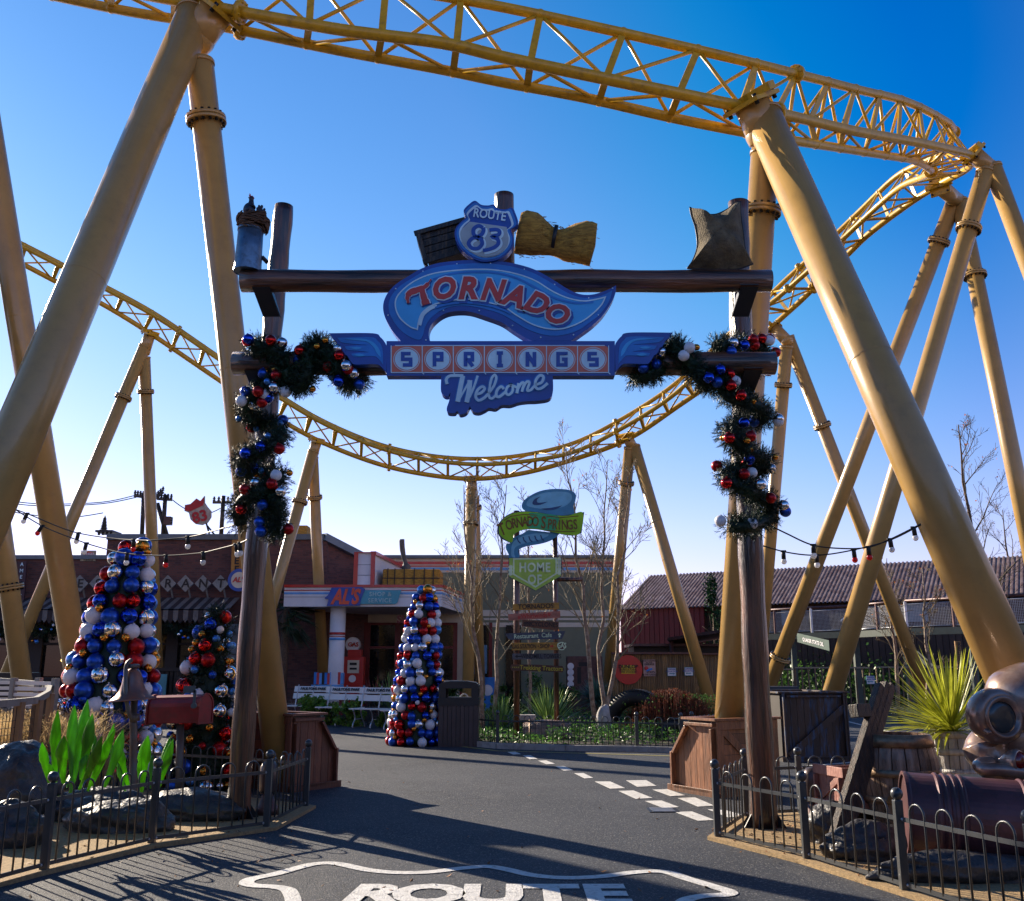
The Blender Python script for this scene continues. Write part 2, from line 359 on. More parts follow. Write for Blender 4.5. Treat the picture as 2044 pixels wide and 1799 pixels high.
m_grass = M('dry_grass', (.60, .44, .22), .6, island=.4, trans=.45)
m_shrub = M('shrub_leaf', (.05, .12, .02), .45, island=.7, trans=.3)
m_shrubr = M('russet_stem', (.20, .055, .02), .5, island=.6, trans=.25)
m_bark = M('bark', (.10, .06, .035), .8, var=.4, ns=20, bump=.4)
m_birch = M('birch_bark', (.34, .27, .20), .7, var=.3, ns=9, col2=(.14, .075, .04), bump=.4, c2b=.5)
m_twig = M('twig', (.12, .085, .045), .7, island=.4)
m_tin = M('galvanised_tin', (.12, .19, .27), .38, .6, var=.3, ns=5, dirt=.7)
m_rust = M('rusty_brown_paint', (.10, .045, .04), .45, .2, var=.3, ns=5, dirt=.6)
m_hay = M('hay', (.62, .34, .05), .8, var=.4, ns=8, bump=1., bs=30, stretch=(1, 5, 5), col2=(.30, .15, .025))
m_sack = M('burlap', (.13, .10, .055), .9, var=.4, ns=5, bump=.7, bs=60, dirt=.7)
m_glass = M('dark_glass', (.01, .011, .012), .06, spec=.4)
m_green = M('sage_render', (.17, .19, .13), .85, var=.06)
m_cream = M('cream_render', (.60, .56, .46), .8, var=.06)
m_red = M('red_gloss_paint', (.48, .02, .015), .35, var=.08, coat=.3)
m_lblue = M('stripe_blue', (.12, .35, .70), .45)
m_brick = brick('brick_wall', (.13, .052, .045), (.035, .022, .027), (.08, .06, .06))
m_coping = M('coping_metal', (.10, .13, .16), .4, .4)
m_darkwood = M('dark_timber', (.018, .012, .010), .6, island=.4, var=.3)
m_tyre = M('black_rubber', (.012, .012, .013), .6, bump=.3)
m_bin = M('bin_black', (.02, .02, .022), .4)
m_binw = M('bin_slats', (.065, .045, .042), .5, island=.15)
m_bench = M('bench_white', (.74, .72, .68), .35, var=.05)
# ================================================================== setting
mb = MB(); mb.add([(-400, -30, 0), (400, -30, 0), (400, 900, 0), (-400, 900, 0)], [(0, 1, 2, 3)]); mb.build('ground', m_asph, kind='structure')
def bed(name, pts, mat, z=.03, kind='structure'):
    mb = MB(); mb.prism([V((p.x, p.y, z)) for p in pts], (0, 0, -z + .001)); return mb.build(name, mat, kind=kind)
# ================================================================== coaster
ST = [ # u,v of spine; top rail; bottom rail; depth of spine, depth offsets of the rails
 ((60,-52),(60,-160),(60,-18),14.2,.6,.6),((250,-18),(250,-122),(250,22),13.8,.6,.6),((440,17),(440,-85),(440,53),13.5,.6,.6),
 ((682,60),(690,-38),(675,101),13.2,.6,.6),((882,86),(890,-6),(875,138),13.1,.6,.6),((1015,117),(1030,20),(1010,166),13.0,.6,.6),
 ((1182,152),(1215,60),(1170,196),13.0,.6,.6),((1363,189),(1400,102),(1345,236),13.2,.6,.6),((1480,213),(1510,128),(1490,265),13.6,.6,.6),
 ((1570,230),(1610,153),(1590,282),14.6,.55,.5),((1697,260),(1720,181),(1690,298),16,.5,.4),((1796,278),(1800,200),(1770,311),17.3,.45,.3),
 ((1886,296),(1863,228),(1825,321),18.6,.4,.1),((1940,312),(1903,258),(1858,340),20,.3,0),
 ((1932,336),(1890,296),(1846,352),21.8,.3,-.1),((1876,368),(1855,318),(1800,372),23.4,.4,-.2),
 ((1813,408),(1790,352),(1752,412),24.7,.5,-.3),((1736,466),(1718,420),(1690,470),26,.5,-.4),((1690,510),(1665,471),(1635,522),26.8,.55,-.45),
 ((1603,596),(1575,553),(1555,592),28.2,.55,-.45),((1546,648),(1515,611),(1500,636),29,.55,-.45),((1440,748),(1420,700),(1415,722),30.5,.55,-.45),
 ((1352,812),(1340,772),(1340,792),31.5,.55,-.45),((1255,876),(1249,832),(1249,851),32.5,.55,-.45),((1149,916),(1149,883),(1149,901),33.3,.55,-.45),
 ((1048,944),(1048,908),(1048,921),33.8,.55,-.45),((949,956),(949,916),(949,927),34,.55,-.45),((848,947),(848,908),(848,917),34,.55,-.45),
 ((748,924),(748,884),(748,891),33.8,.55,-.45),((634,879),(640,838),(645,845),33.5,.55,-.45),((530,820),(545,781),(548,788),33,.55,-.45),
 ((437,759),(445,718),(447,724),32.5,.55,-.45),((300,666),(315,630),(317,636),32,.55,-.45),((200,605),(210,572),(212,578),31.5,.55,-.45),
 ((117,565),(128,530),(130,536),31,.55,-.45),((30,520),(38,484),(40,490),30.5,.55,-.45),((-60,478),(-50,443),(-48,449),30,.55,-.45)]
SPN = [Pd(*s[0], s[3]) for s in ST]; TOP = [Pd(*s[1], s[3] + s[4]) for s in ST]; BOT = [Pd(*s[2], s[3] + s[5]) for s in ST]
K = 8
SPN, TOP, BOT = cr(SPN, K), cr(TOP, K), cr(BOT, K)
n = min(len(SPN), len(TOP), len(BOT)); SPN, TOP, BOT = SPN[:n], TOP[:n], BOT[:n]
track = thing('roller_coaster_track', 'yellow triangular truss roller coaster track sweeping overhead and dipping behind the gate', 'roller coaster track')
for pts, r in ((SPN, .085), (TOP, .075), (BOT, .075)):
    mb = MB(); mb.tube(pts, r, 10); mb.build('rail', m_trk, track)
arc = [0.]
for i in range(1, n): arc.append(arc[-1] + (SPN[i] - SPN[i - 1]).length)
def at(c, s):
    i = 0
    import bisect
    i = min(max(bisect.bisect(arc, s) - 1, 0), n - 2); t = (s - arc[i]) / max(arc[i + 1] - arc[i], 1e-6); return c[i].lerp(c[i + 1], t)
s = .4; bays = []
while s < arc[-1]: bays.append(s); s += 1.06
prev = None
for j, s in enumerate(bays):
    m_, t_, b_ = at(SPN, s), at(TOP, s), at(BOT, s)
    tn = (at(SPN, s + .1) - at(SPN, s - .1)).normalized()
    mb = MB(); mb.beam(m_, t_, .025, .10, tn); mb.beam(m_, b_, .025, .10, tn); mb.tube([t_, b_], .03, 6)
    # small gussets where the bars meet the rails
    for q in (t_, b_): mb.ball(q, .085, 8, 5)
    mb.build('truss_frame', m_trk, track)
    if prev:
        mb = MB(); k = j % 2
        mb.tube([prev[0] if k else m_, t_ if k else prev[1]], .028, 6); mb.tube([prev[0] if not k else m_, b_ if not k else prev[2]], .028, 6)
        mb.tube([prev[1], b_] if k else [t_, prev[2]], .028, 6)
        mb.build('diagonal_brace', m_trk, track)
    if j % 8 == 3:
        for c, r in ((m_, .16), (t_, .14), (b_, .14)):
            mb = MB(); mb.tube([c - tn * .04, c + tn * .04], r, 14)
            for q in range(8):
                a = tn.cross(V((0, 0, 1))).normalized(); bq = tn.cross(a); an = q * math.pi / 4
                cc = c + (a * math.cos(an) + bq * math.sin(an)) * r * .82; mb.tube([cc - tn * .065, cc + tn * .065], .014, 6)
            mb.build('joint_flange', m_trk, track)
    prev = (m_, t_, b_)
def flange(par, p, d, r):
    d = d.normalized(); mb = MB(); mb.tube([p - d * .05, p - d * .005], r * 1.42, 28); mb.tube([p + d * .005, p + d * .05], r * 1.42, 28)
    a = d.cross(V((0, 0, 1))).normalized() if abs(d.z) < .99 else V((1, 0, 0)); b = d.cross(a)
    mb.m = 1
    for q in range(16):
        an = q * math.pi / 8; c = p + (a * math.cos(an) + b * math.sin(an)) * r * 1.22; mb.tube([c - d * .085, c + d * .085], .022, 6)
    mb.build('flange', [m_col, m_bolt], par)
def support(label, head, legs, plate=None, elbow=None):
    """legs: list of (top point, bottom point, radius, [flange t])"""
    base = sum((l[1] for l in legs), V((0, 0, 0))) / len(legs); base.z = 0
    s = thing('coaster_support', label, 'support', base, 'steel supports of the roller coaster')
    for (a, b, r, fl) in legs:
        b = b + (b - a).normalized() * .15
        mb = MB(); mb.tube([a, b], r, 32); c = mb.build('column', m_col, s)
        d = b - a
        mb = MB(); mb.tube([a + d.normalized() * .02, a + d.normalized() * .07], r * 1.06, 32); mb.build('weld_ring', m_col, c)
        for t in fl: flange(c, a.lerp(b, t), d, r)
        q_ = a.lerp(b, .43); mb = MB(); mb.tube([q_ - d.normalized() * .009, q_ + d.normalized() * .009], r * 1.01, 32, caps=False); mb.build('weld_seam', m_col, c)
    if head is not None:
        a = sum((l[0] for l in legs), V((0, 0, 0))) / len(legs); r = legs[0][2]
        mb = MB(); mb.tube([a - (head - a).normalized() * .1, head], r * .95, 24); mb.tube([a, a + V((0, 0, -.01)), a - V((0, 0, .02))], r * .6, 8)
        mb.ball(a, r * 1.0, 20, 12); mb.build('head', m_col, s)
        d = (head - a).normalized(); pc = head
        x = d.cross(V((0, 0, 1)));
        if x.length < .2: x = V((1, 0, 0))
        mb = MB(); k = r / .2
        mb.beam(pc - d * .02, pc + d * .04, .46 * k, .46 * k, x); mb.m = 1
        x.normalize(); y = d.cross(x)
        for sx in (-1, 1):
            for sy in (-1, 1):
                c = pc + (x * sx + y * sy) * .18 * k; mb.tube([c - d * .07, c + d * .08], .026 * k, 6)
        mb.m = 0
        for sx in (-1, 1): mb.beam(pc + d * .04 + x * sx * .14 * k, pc + d * .15 + x * sx * .14 * k, .12 * k, .34 * k, x)
        mb.build('saddle_plate', [m_trk, m_bolt], s)
    return s
def col(u1, v1, d1, u2, v2, d2): # axis through two seen points, carried down to the ground
    a, b = Pd(u1, v1, d1), Pd(u2, v2, d2); t = a.z / (a.z - b.z); return a, a.lerp(b, t)
A_top = Pd(392, 45, 13.7)
a1, b1 = col(390, 30, 13.7, 151, 598, 11.1); a2, b2 = col(398, 120, 13.5, 545, 1425, 12.9)
support('thick leaning support pair carrying the track at upper left, rear leg in the stained crate', Pd(432, 22, 13.55), [(a1, b1, .255, []), (a2, b2, .195, [.085])])
a1, b1 = col(1522, 232, 13.6, 1835, 935, 10.75); a2, b2 = col(1527, 300, 13.5, 1456, 1430, 12.8)
support('thick leaning support pair carrying the track at upper right, rear leg in the pale crate', Pd(1500, 208, 13.5), [(a1, b1, .262, []), (a2, b2, .195, [.1])])
a1, b1 = col(-75, -60, 16.4, 140, 1250, 16.6); a2, b2 = col(-75, -60, 16.4, -420, 700, 15)
support('support at the left edge with its leg slanting behind the big bauble tree', None, [(a1, b1, .22, []), (a2, b2, .22, [])])
a1, b1 = col(-60, 600, 20.5, 40, 1330, 20.0)
support('support leg with a strapped collar at the far left edge', None, [(a1, b1, .2, [.64])])
def pair(label, head, tl, bl, dl, tr, br_, dr, r, fl, fr, hd):
    l = []
    for (t, b, d, f) in ((tl, bl, dl, fl), (tr, br_, dr, fr)):
        a, g = col(t[0], t[1], d[0], b[0], b[1], d[1]); l.append((a, g, r, f))
    support(label, Pd(head[0], head[1], hd), l)
pair('support under the far left rise of the track, beside the restaurant sign', (299, 668), (290, 690), (20, 1330), (32, 29), (288, 712), (314, 1330), (32, 32.5), .195, [.15], [.095], 32)
pair('support whose legs land behind the shop canopy', (632, 882), (626, 900), (520, 1290), (33.5, 31.5), (624, 912), (641, 1260), (33.5, 34.5), .195, [.2], [.15], 33.5)
pair('support under the lowest dip of the track, behind the birches', (941, 958), (941, 975), (935, 1330), (33.9, 32), (946, 990), (957, 1330), (34.2, 35.5), .195, [.16], [.05], 34)
pair('support right of the birches where the track starts to climb', (1252, 873), (1257, 892), (1218, 1320), (32.6, 33.5), (1266, 890), (1402, 1350), (32.6, 30), .195, [.13], [], 32.5)
pair('support just right of the gate post with banded legs', (1546, 655), (1570, 690), (1525, 1230), (28.6, 29.5), (1572, 672), (1830, 1335), (28.8, 28.5), .19, [.1], [.23], 29)
pair('support with its flange low on the left leg beside the barn roof', (1876, 372), (1905, 402), (1535, 1370), (24.5, 26.5), (1915, 400), (2040, 1010), (24.5, 22), .2, [.07, .85], [.16], 23.4)
pair('support at the tight corner of the track, leg in the blue worn crate', (1944, 308), (1968, 340), (1662, 1382), (20, 17.9), (1980, 330), (2140, 760), (20, 19), .18, [.11], [], 20)
# ================================================================== gate
GY = 9.35
gate = thing('log_entrance_gate', 'tall rusty brown log archway with two posts, two crossbeams and a blue hanging sign', 'gateway', (0, GY, 0))
def logpath(pts, r0, r1, n=6):
    p = cr([PY(u, v, GY + dy) for (u, v, dy) in pts], n); N = len(p)
    return p, [r0 + (r1 - r0) * i / (N - 1) + .006 * math.sin(i * 1.7) for i in range(N)]
Lp = G(475, 1640); Rp = G(1526, 1658); print('post feet', Lp, Rp)
dL, dR = Lp.y - GY, Rp.y - GY
p, r = logpath([(474, 1641, dL), (490, 1400, dL), (510, 1110, dL), (532, 850, dL), (541, 690, dL), (554, 550, dL), (567, 412, dL)], .125, .118)
mb = MB(); mb.tube(p, r, 28); lpost = mb.build('post', m_log, gate)
p, r = logpath([(1526, 1659, dR), (1512, 1400, dR), (1499, 1110, dR), (1486, 850, dR), (1477, 600, dR), (1474, 405, dR)], .14, .118)
mb = MB(); mb.tube(p, r, 28); rpost = mb.build('post', m_log, gate)
for (c, par, r0) in ((Lp, lpost, .125), (Rp, rpost, .14)):
    mb = MB()
    for q in range(8):
        an = q * math.pi / 4 + .3; e = V((math.cos(an), math.sin(an), 0)); t = V((-e.y, e.x, 0)) * .006
        mb.prism([c + e * r0 * .9 - t, c + e * (r0 + .11) - t, c + e * (r0 + .1) + V((0, 0, .02)) - t, c + e * r0 * .98 + V((0, 0, .17)) - t], t * 2)
    mb.tube([c, c + V((0, 0, .012))], r0 + .13, 24); mb.build('base_plate', m_black, par)
BY = GY - .26
def hbeam(u1, u2, v, r, name='crossbeam'):
    a, b = PY(u1, v, BY), PY(u2, v, BY); N = 24
    mb = MB(); mb.tube([a.lerp(b, i / N) + V((0, 0, .004 * math.sin(i * .9))) for i in range(N + 1)], [r + .003 * math.sin(i * 1.3) for i in range(N + 1)], 28); return mb.build(name, m_logh, gate)
hbeam(483, 1538, 561.5, .116); hbeam(467, 1546, 726, .118)
p = cr([PY(1008, 560, BY + .24), PY(1007, 480, BY + .24), PY(1006, 390, BY + .24)], 6)
mb = MB(); mb.tube(p, .105, 28); mb.build('stub_post', m_log, gate)
# steel angle brackets under the crossbeams
for (u1, v1, u2, v2, s_) in ((524, 579, 543, 634, -1), (1492, 579, 1476, 634, 1), (509, 744, 530, 800, -1), (1500, 744, 1484, 790, 1)):
    a = PY(u1, v1, BY); b = PY(u2, v2, GY - .12); mb = MB()
    mb.box(a + V((0, .02, .025)), (.19, .22, .012))
    for sx in (-.085, .085):
        mb.prism([a + V((sx, -.09, 0)), a + V((sx, .13, 0)), b + V((sx, 0, 0)), ], (.008, 0, 0))
    mb.prism([a + V((-.085, -.088, -.002)), a + V((.085, -.088, -.002)), b + V((.085, -.03, 0)), b + V((-.085, -.03, 0))], (0, .01, 0)); mb.build('bracket', m_black, gate)
# ---- sign boards (traced in the 2044 px zoom of 1200..2800 x 750..1700)
SY = BY - .24
def S(x, y, Y=SY): return PY(598.8 + x * .3906, 374.3 + y * .3906, Y)
def Sl(seq, n=6, Y=SY, closed=True): return cr([S(a, b, Y) for a, b in sh(seq)], n, closed)
BK = V((0, .13, 0)); FT = V((0, -1, 0))
swo = [(515,785,1),(470,730),(433,660),(425,600),(445,545),(490,495),(560,450),(620,415),(700,388),(800,375),(900,370),(1000,375),(1100,390),(1200,420),(1290,470),(1370,520),(1430,545),(1490,548),(1550,532),(1590,515),(1615,500,1),(1612,540),(1590,590),(1550,650),(1500,700),(1440,745),(1385,784,1),(1190,784,1),(1150,768),(1090,730),(1030,690),(950,660),(870,635),(800,632),(740,645),(690,680),(662,720),(658,760),(665,785,1)]
mb = MB(); mb.prism(Sl(swo), BK); mb.build('tornado_board', m_navy, gate)
inn = [(600,725,1),(560,710),(510,665),(488,610),(495,560),(540,510),(600,470),(680,440),(780,425),(900,418),(1000,422),(1100,440),(1200,475),(1290,530),(1370,565),(1450,580),(1520,570),(1560,560,1),(1540,600),(1490,650),(1430,690),(1350,720),(1270,722),(1190,700),(1110,655),(1040,610),(950,585),(850,570),(760,580),(680,600),(625,640),(605,690)]
rng_ = [(565,765),(510,725),(465,660),(452,600),(470,550),(510,505),(580,460),(640,425),(710,405),(800,393),(900,388),(1000,392),(1100,408),(1190,436),(1275,482),(1355,532),(1425,560),(1490,563),(1550,550),(1597,525,1),(1580,580),(1535,645),(1480,690),(1420,730),(1340,755),(1260,755),(1170,728),(1095,685),(1030,648),(950,622),(860,605),(780,608),(715,632),(668,668),(640,712),(628,755),(610,778)]
mb = MB(); mb.prism(Sl(rng_, Y=SY - .006), (0, .005, 0)); mb.build('blue_band', m_blue1, gate)
mb = MB(); mb.prism(Sl(inn, Y=SY - .012), (0, .005, 0)); panel = mb.build('light_blue_panel', m_blue2, gate)
mb = MB(); mb.ribbon(Sl(inn, Y=SY - .016), .013, FT, (0, .003, 0), True)
mb.ribbon(Sl([(650,475),(730,447),(840,432),(950,430),(1060,440),(1150,465)], Y=SY - .0165, closed=False), [.004] + [.011] * 29 + [.004], FT, (0, .003, 0)) if 0 else None
mb.ribbon(Sl([(612,705),(630,650),(670,617),(700,607)], Y=SY - .0172, closed=False), .03, FT, (0, .003, 0)); mb.build('pale_outline', m_pale, gate)
mb = MB(); mb.ribbon(Sl([(680,470),(780,440),(900,432),(1010,438),(1110,465),(1200,510),(1290,560),(1400,590),(1500,585)], Y=SY - .017, closed=False), .022, FT, (0, .003, 0)); 
mb.ribbon(Sl([(690,615),(760,596),(850,588),(950,600),(1030,622),(1080,645)], Y=SY - .0175, closed=False), .022, FT, (0, .003, 0)); mb.build('shade_line', m_blue1, gate)
def rivets(seq, name='rivet_row'):
    pts = Sl(seq, 4); mb = MB(); acc = 0; cen = sum(pts, V((0, 0, 0))) / len(pts)
    for i in range(len(pts)):
        a, b = pts[i - 1], pts[i]; acc += (b - a).length
        if acc > .33:
            acc = 0; d = (b - a).normalized(); nn = V((d.z, 0, -d.x)) * -1
            mb.ball(b + V((nn.x, 0, nn.z)) * -.035 + V((0, -.003, 0)), .008, 6, 4)
    mb.build(name, m_pale, gate)
rivets(swo)
def letter(ch, x, y, rot, size, parent, Y, sx=1., shear=.22):
    c = S(x, y, Y); a = rad(rot); rx = V((math.cos(a), 0, math.sin(a))); uy = V((-math.sin(a), 0, math.cos(a)))
    o = c - uy * size * .36
    m1 = MB(); m1.text(ch, o + V((.022, .008, -.026)), rx, uy, size, .006, .085, shear, sx=sx); m1.build('letter_shadow', m_navy, parent)
    m2 = MB(); m2.text(ch, o + V((0, .002, 0)), rx, uy, size, .006, .088, shear, sx=sx); l = m2.build('letter_edge', m_pale, parent)
    m3 = MB(); m3.text(ch, o + V((0, -.005, 0)), rx, uy, size, .006, .043, shear, sx=sx); m3.build('letter', m_signred, parent)
for ch, x, y, rot, sz in (('O', 728, 514, 8, .30), ('R', 853, 512, 0, .315), ('N', 980, 521, -6, .31), ('A', 1094, 551, -16, .31), ('D', 1207, 587, -24, .30), ('O', 1310, 640, -32, .285)):
    letter(ch, x, y, rot, sz, gate, SY - .022, .95 if ch != 'N' else .88)
# swashed T drawn as two strokes
T1 = [(554,590),(549,563),(562,538),(597,524),(640,506),(670,468)]; T2 = [(622,518),(632,558),(645,598)]
for (off, w1, mt, nm, dy) in (((5, 7), .095, m_navy, 'letter_shadow', -.020), ((0, 0), .094, m_pale, 'letter_edge', -.026), ((0, 0), .070, m_signred, 'letter', -.032)):
    for (T, k, ww) in ((T1, 0, [.35, .55, .8, .9, .8, .55, .12]), (T2, 1, [.75, .85, 1.05])):
        mb = MB(); q = cr([S(a + off[0], b + off[1], SY + dy - k * .0012) for a, b in T], 6); N = len(q)
        mb.ribbon(q, [w1 * (ww[min(int(i / N * len(ww)), len(ww) - 1)] + .04) for i in range(N)], FT, (0, .005, 0)); mb.build(nm, mt, gate)
# SPRINGS board
mb = MB(); brd = [(445,790),(460,783,1),(1600,783,1),(1609,792),(1609,960,1),(1293,960,1),(722,960,1),(442,960,1)]
mb.prism([S(442, 785), S(1609, 785), S(1609, 962), S(442, 962)], BK); mb.build('springs_board', m_navy, gate)
mb = MB(); mb.prism([S(442, 962.6), S(1609, 962.6), S(1600, 988, SY + .13), S(450, 988, SY + .13)], (0, .0, .004)) if 0 else None
z1, z2 = 808, 946; x0, x1 = 466, 1577; stp = (x1 - x0) / 7
mb = MB(); mb.prism(Sl([(x0, 830), (475, 811), (500, z1, 1), (1550, z1, 1), (1571, 815), (x1, 845), (x1, z2, 1), (x0, z2, 1)], 4, SY - .006), (0, .005, 0)); mb.build('salmon_panel', m_signsal, gate)
mb = MB()
for k in range(8):
    xx = x0 + stp * k; mb.ribbon([S(xx, z1, SY - .0085), S(xx, z2, SY - .0085)] + ([S(xx + 9, z2 + 9, SY - .0085)] if k else []), .009, FT, (0, .002, 0))
mb.ribbon([S(x0, z2, SY - .0098), S(x1, z2, SY - .0098)], .009, FT, (0, .001, 0)); mb.ribbon([S(x0 + 20, z1, SY - .0098), S(x1 - 20, z1, SY - .0098)], .009, FT, (0, .001, 0))
mb.build('divider_line', m_pale, gate)
BL = {'S': [[(1, 1), (0, 1), (0, .5), (1, .5), (1, 0), (0, 0)]], 'P': [[(.08, -.12), (.08, 1), (1, 1), (1, .45), (.1, .45)]], 'R': [[(.08, -.12), (.08, 1), (.95, 1), (.95, .45), (.1, .45)], [(.4, .45), (1, -.12)]],
      'I': [[(.1, 1.05), (.9, 1.05)], [(.5, 1), (.5, 0)], [(.1, -.05), (.9, -.05)]], 'N': [[(.05, -.14), (.05, 1.14)], [(.95, -.14), (.95, 1.14)], [(.05, 1), (.95, 0)]], 'G': [[(1, .9), (1, 1), (0, 1), (0, 0), (1, 0), (1, .5), (.5, .5)]]}
for k, ch in enumerate('SPRINGS'):
    cx = x0 + stp * (k + .5); cz = 878
    circ = [S(cx + 61 * math.cos(q * .2094), cz + 54 * math.sin(q * .2094), SY - .0125) for q in range(30)]
    mb = MB(); mb.prism(circ, (0, .004, 0)); disc = mb.build('letter_disc', m_pale, gate)
    mb = MB(); mb.ribbon([S(cx + 67 * math.cos(q * .2094), cz + 60 * math.sin(q * .2094), SY - .0115) for q in range(30)], .008, FT, (0, .003, 0), True); mb.build('disc_ring', m_white, gate)
    mb = MB()
    for q, stroke in enumerate(BL[ch]):
        mb.ribbon([S(cx - 20 + 40 * a, cz + 29 - 58 * b, SY - .018 - q * .0012) for a, b in stroke], .036, FT, (0, .004, 0))
    mb.build('letter', m_navy, gate)
# welcome board
wel = [(722,960,1),(720,1038),(735,1063),(757,1066),(768,1050),(762,1090),(750,1128),(756,1150),(790,1153),(803,1142),(818,1160),(850,1150),(868,1118,1),(885,1145),(915,1150),(945,1138),(965,1127),(1000,1130),(1032,1112),(1075,1112),(1120,1098),(1165,1092),(1215,1090),(1275,1078),(1293,1040),(1292,960,1)]
mb = MB(); mb.prism(Sl(wel, Y=SY + .004), BK * .95); mb.build('welcome_board', m_navy, gate)
WS = [([(752,1005),(748,980),(770,962),(835,962)], 14), ([(832,962),(822,1010),(806,1095)], 22), ([(806,1095),(835,1045),(868,985)], 9), ([(868,985),(864,1040),(852,1098)], 22), ([(852,1098),(885,1030),(908,962)], 11),
      ([(898,1058),(925,1050),(943,1030),(932,1018),(908,1035),(898,1068),(912,1088),(938,1078),(962,1055)], 13), ([(962,1055),(990,1015),(1003,975),(994,958),(978,980),(968,1030),(966,1068),(982,1078),(1004,1058)], 12),
      ([(1042,1030),(1028,1018),(1008,1035),(1003,1062),(1018,1070),(1050,1045)], 13), ([(1078,1010),(1060,1020),(1052,1045),(1064,1060),(1084,1045),(1088,1020),(1078,1010),(1110,1022)], 12),
      ([(1118,1000),(1108,1052)], 14), ([(1110,1036),(1132,1000),(1144,1003),(1134,1044)], 12), ([(1136,1030),(1158,994),(1172,998),(1162,1036),(1180,1034),(1200,1012)], 12),
      ([(1205,1008),(1235,996),(1244,970),(1228,960),(1208,980),(1202,1012),(1216,1030),(1240,1022),(1266,1000)], 13)]
mb = MB(); mo = MB()
for q, (st, wd) in enumerate(WS):
    p = cr([S(a, b, SY - .008 - q * .0006) for a, b in st], 5); mb.ribbon(p, wd * .00196 * 1.05, FT, (0, .003, 0))
    p = cr([S(a, b, SY + .0015 - q * .0002) for a, b in st], 5); mo.ribbon(p, (wd + 12) * .00196, FT, (0, .0015, 0))
mo.build('lettering_edge', m_blue1, gate); mb.build('welcome_lettering', m_pale, gate)
# wings
wingL = [(148,745,1),(370,745),(412,766),(436,795),(443,812,1),(440,945,1),(410,912),(380,903),(285,905),(262,893),(243,862,1),(226,850),(213,822,1),(198,812),(184,785,1),(170,775)]
w2 = [(190,768,1),(360,765),(398,785),(420,820),(425,905,1),(395,870),(370,862),(280,865),(262,850,1),(300,845),(350,842),(300,835),(245,830),(228,812,1),(290,808),(350,806),(280,800),(215,792)]
w3 = [(225,775,1),(300,782),(345,790),(375,815),(395,850),(412,868,1),(408,835),(385,800),(350,780),(300,772)]
w3b = [(255,820,1),(290,815),(318,821,1),(290,828)]; w3c = [(275,855,1),(305,850),(335,857,1),(305,864)]
for mir in (0, 1):
    f = (lambda q: [((2052 - c[0]), c[1] - 3) + tuple(c[2:]) for c in q]) if mir else (lambda q: q)
    mb = MB(); mb.prism(Sl(f(wingL), Y=SY - .0), BK * .8); wg = mb.build('wing', m_navy, gate)
    mb = MB(); mb.prism(Sl(f(w2), Y=SY - .006), (0, .005, 0)); mb.build('feather_panel', m_blue1, wg)
    mb = MB()
    for q in (w3, w3b, w3c): mb.prism(Sl(f(q), Y=SY - .011), (0, .004, 0))
    mb.build('feather_highlight', m_blue2, wg)
# route shield
shd = [(895,68),(925,88),(960,92),(990,88),(1012,108),(1050,112),(1085,104),(1102,135),(1115,180),(1098,203),(1078,218),(1093,262),(1085,305),(1052,345),(1000,372),(930,378),(868,352),(820,312),(794,262),(793,215),(818,180),(848,152),(836,118),(866,84)]
SHY = SY - .03
mb = MB(); mb.prism(Sl(shd, 5, SHY), (0, .11, 0)); shield = mb.build('route_shield', m_navy, gate)
def shrink(seq, k, c=(948, 225)): return [(c[0] + (a[0] - c[0]) * k, c[1] + (a[1] - c[1]) * k) for a in seq]
mb = MB(); mb.prism(Sl(shrink(shd, .94), 5, SHY - .005), (0, .004, 0)); mb.build('shield_band', m_blue1, shield)
mb = MB(); mb.prism(Sl(shrink(shd, .86), 5, SHY - .009), (0, .003, 0)); mb.build('shield_rim', m_pale, shield)
mb = MB(); mb.prism(Sl(shrink(shd, .79), 5, SHY - .013), (0, .003, 0)); mb.build('shield_head', m_navy, shield)
low = [(868,175,1),(1056,202,1),(1060,230),(1066,262),(1058,298),(1030,330),(990,350),(930,352),(880,330),(842,298),(822,258),(822,222),(845,195)]
m_shieldgrey = M('shield_grey', (.34, .42, .46), .5)
mb = MB(); mb.prism(Sl(low, 4, SHY - .017), (0, .003, 0)); mb.build('shield_face', m_shieldgrey, shield)
def stext(st, x, y, rot, size, mat, bold, nm, par, Y, sx=1, sp_=1):
    a = rad(rot); rx = V((math.cos(a), 0, math.sin(a))); uy = V((-math.sin(a), 0, math.cos(a))); mb = MB()
    mb.text(st, S(x, y, Y), rx, uy, size, .004, bold, 0, sx=sx, spacing=sp_); return mb.build(nm, mat, par)
stext('ROUTE', 966, 160, -8, .14, m_pale, .018, 'route_lettering', shield, SHY - .022, .74)
N8 = [[(935,205),(912,196),(888,212),(888,240),(905,252),(925,265),(930,290),(908,312),(876,308),(862,285),(878,262),(905,252),(928,240),(938,220),(935,205)], [(968,218),(1000,215),(1018,222),(1016,240),(984,252),(1008,262),(1014,285),(995,305),(960,318),(935,322)]]
for (wd, mt, dx, dy, Y) in ((30, m_pale, 6, 6, SHY - .021), (20, m_navy, 0, 0, SHY - .026)):
    mb = MB()
    for q, st in enumerate(N8): mb.ribbon(cr([S(a + dx, b + dy, Y - q * .001) for a, b in st], 5), wd * .00196, FT, (0, .003, 0))
    mb.build('number_83', mt, shield)
# hidden steel hangers that join the sign to the beams
for x in (560, 1330):
    mb = MB(); mb.beam(S(x, 560, SY + .15), S(x, 900, SY + .18), .05, .05, (0, 1, 0)); mb.build('hanger', m_black, gate)
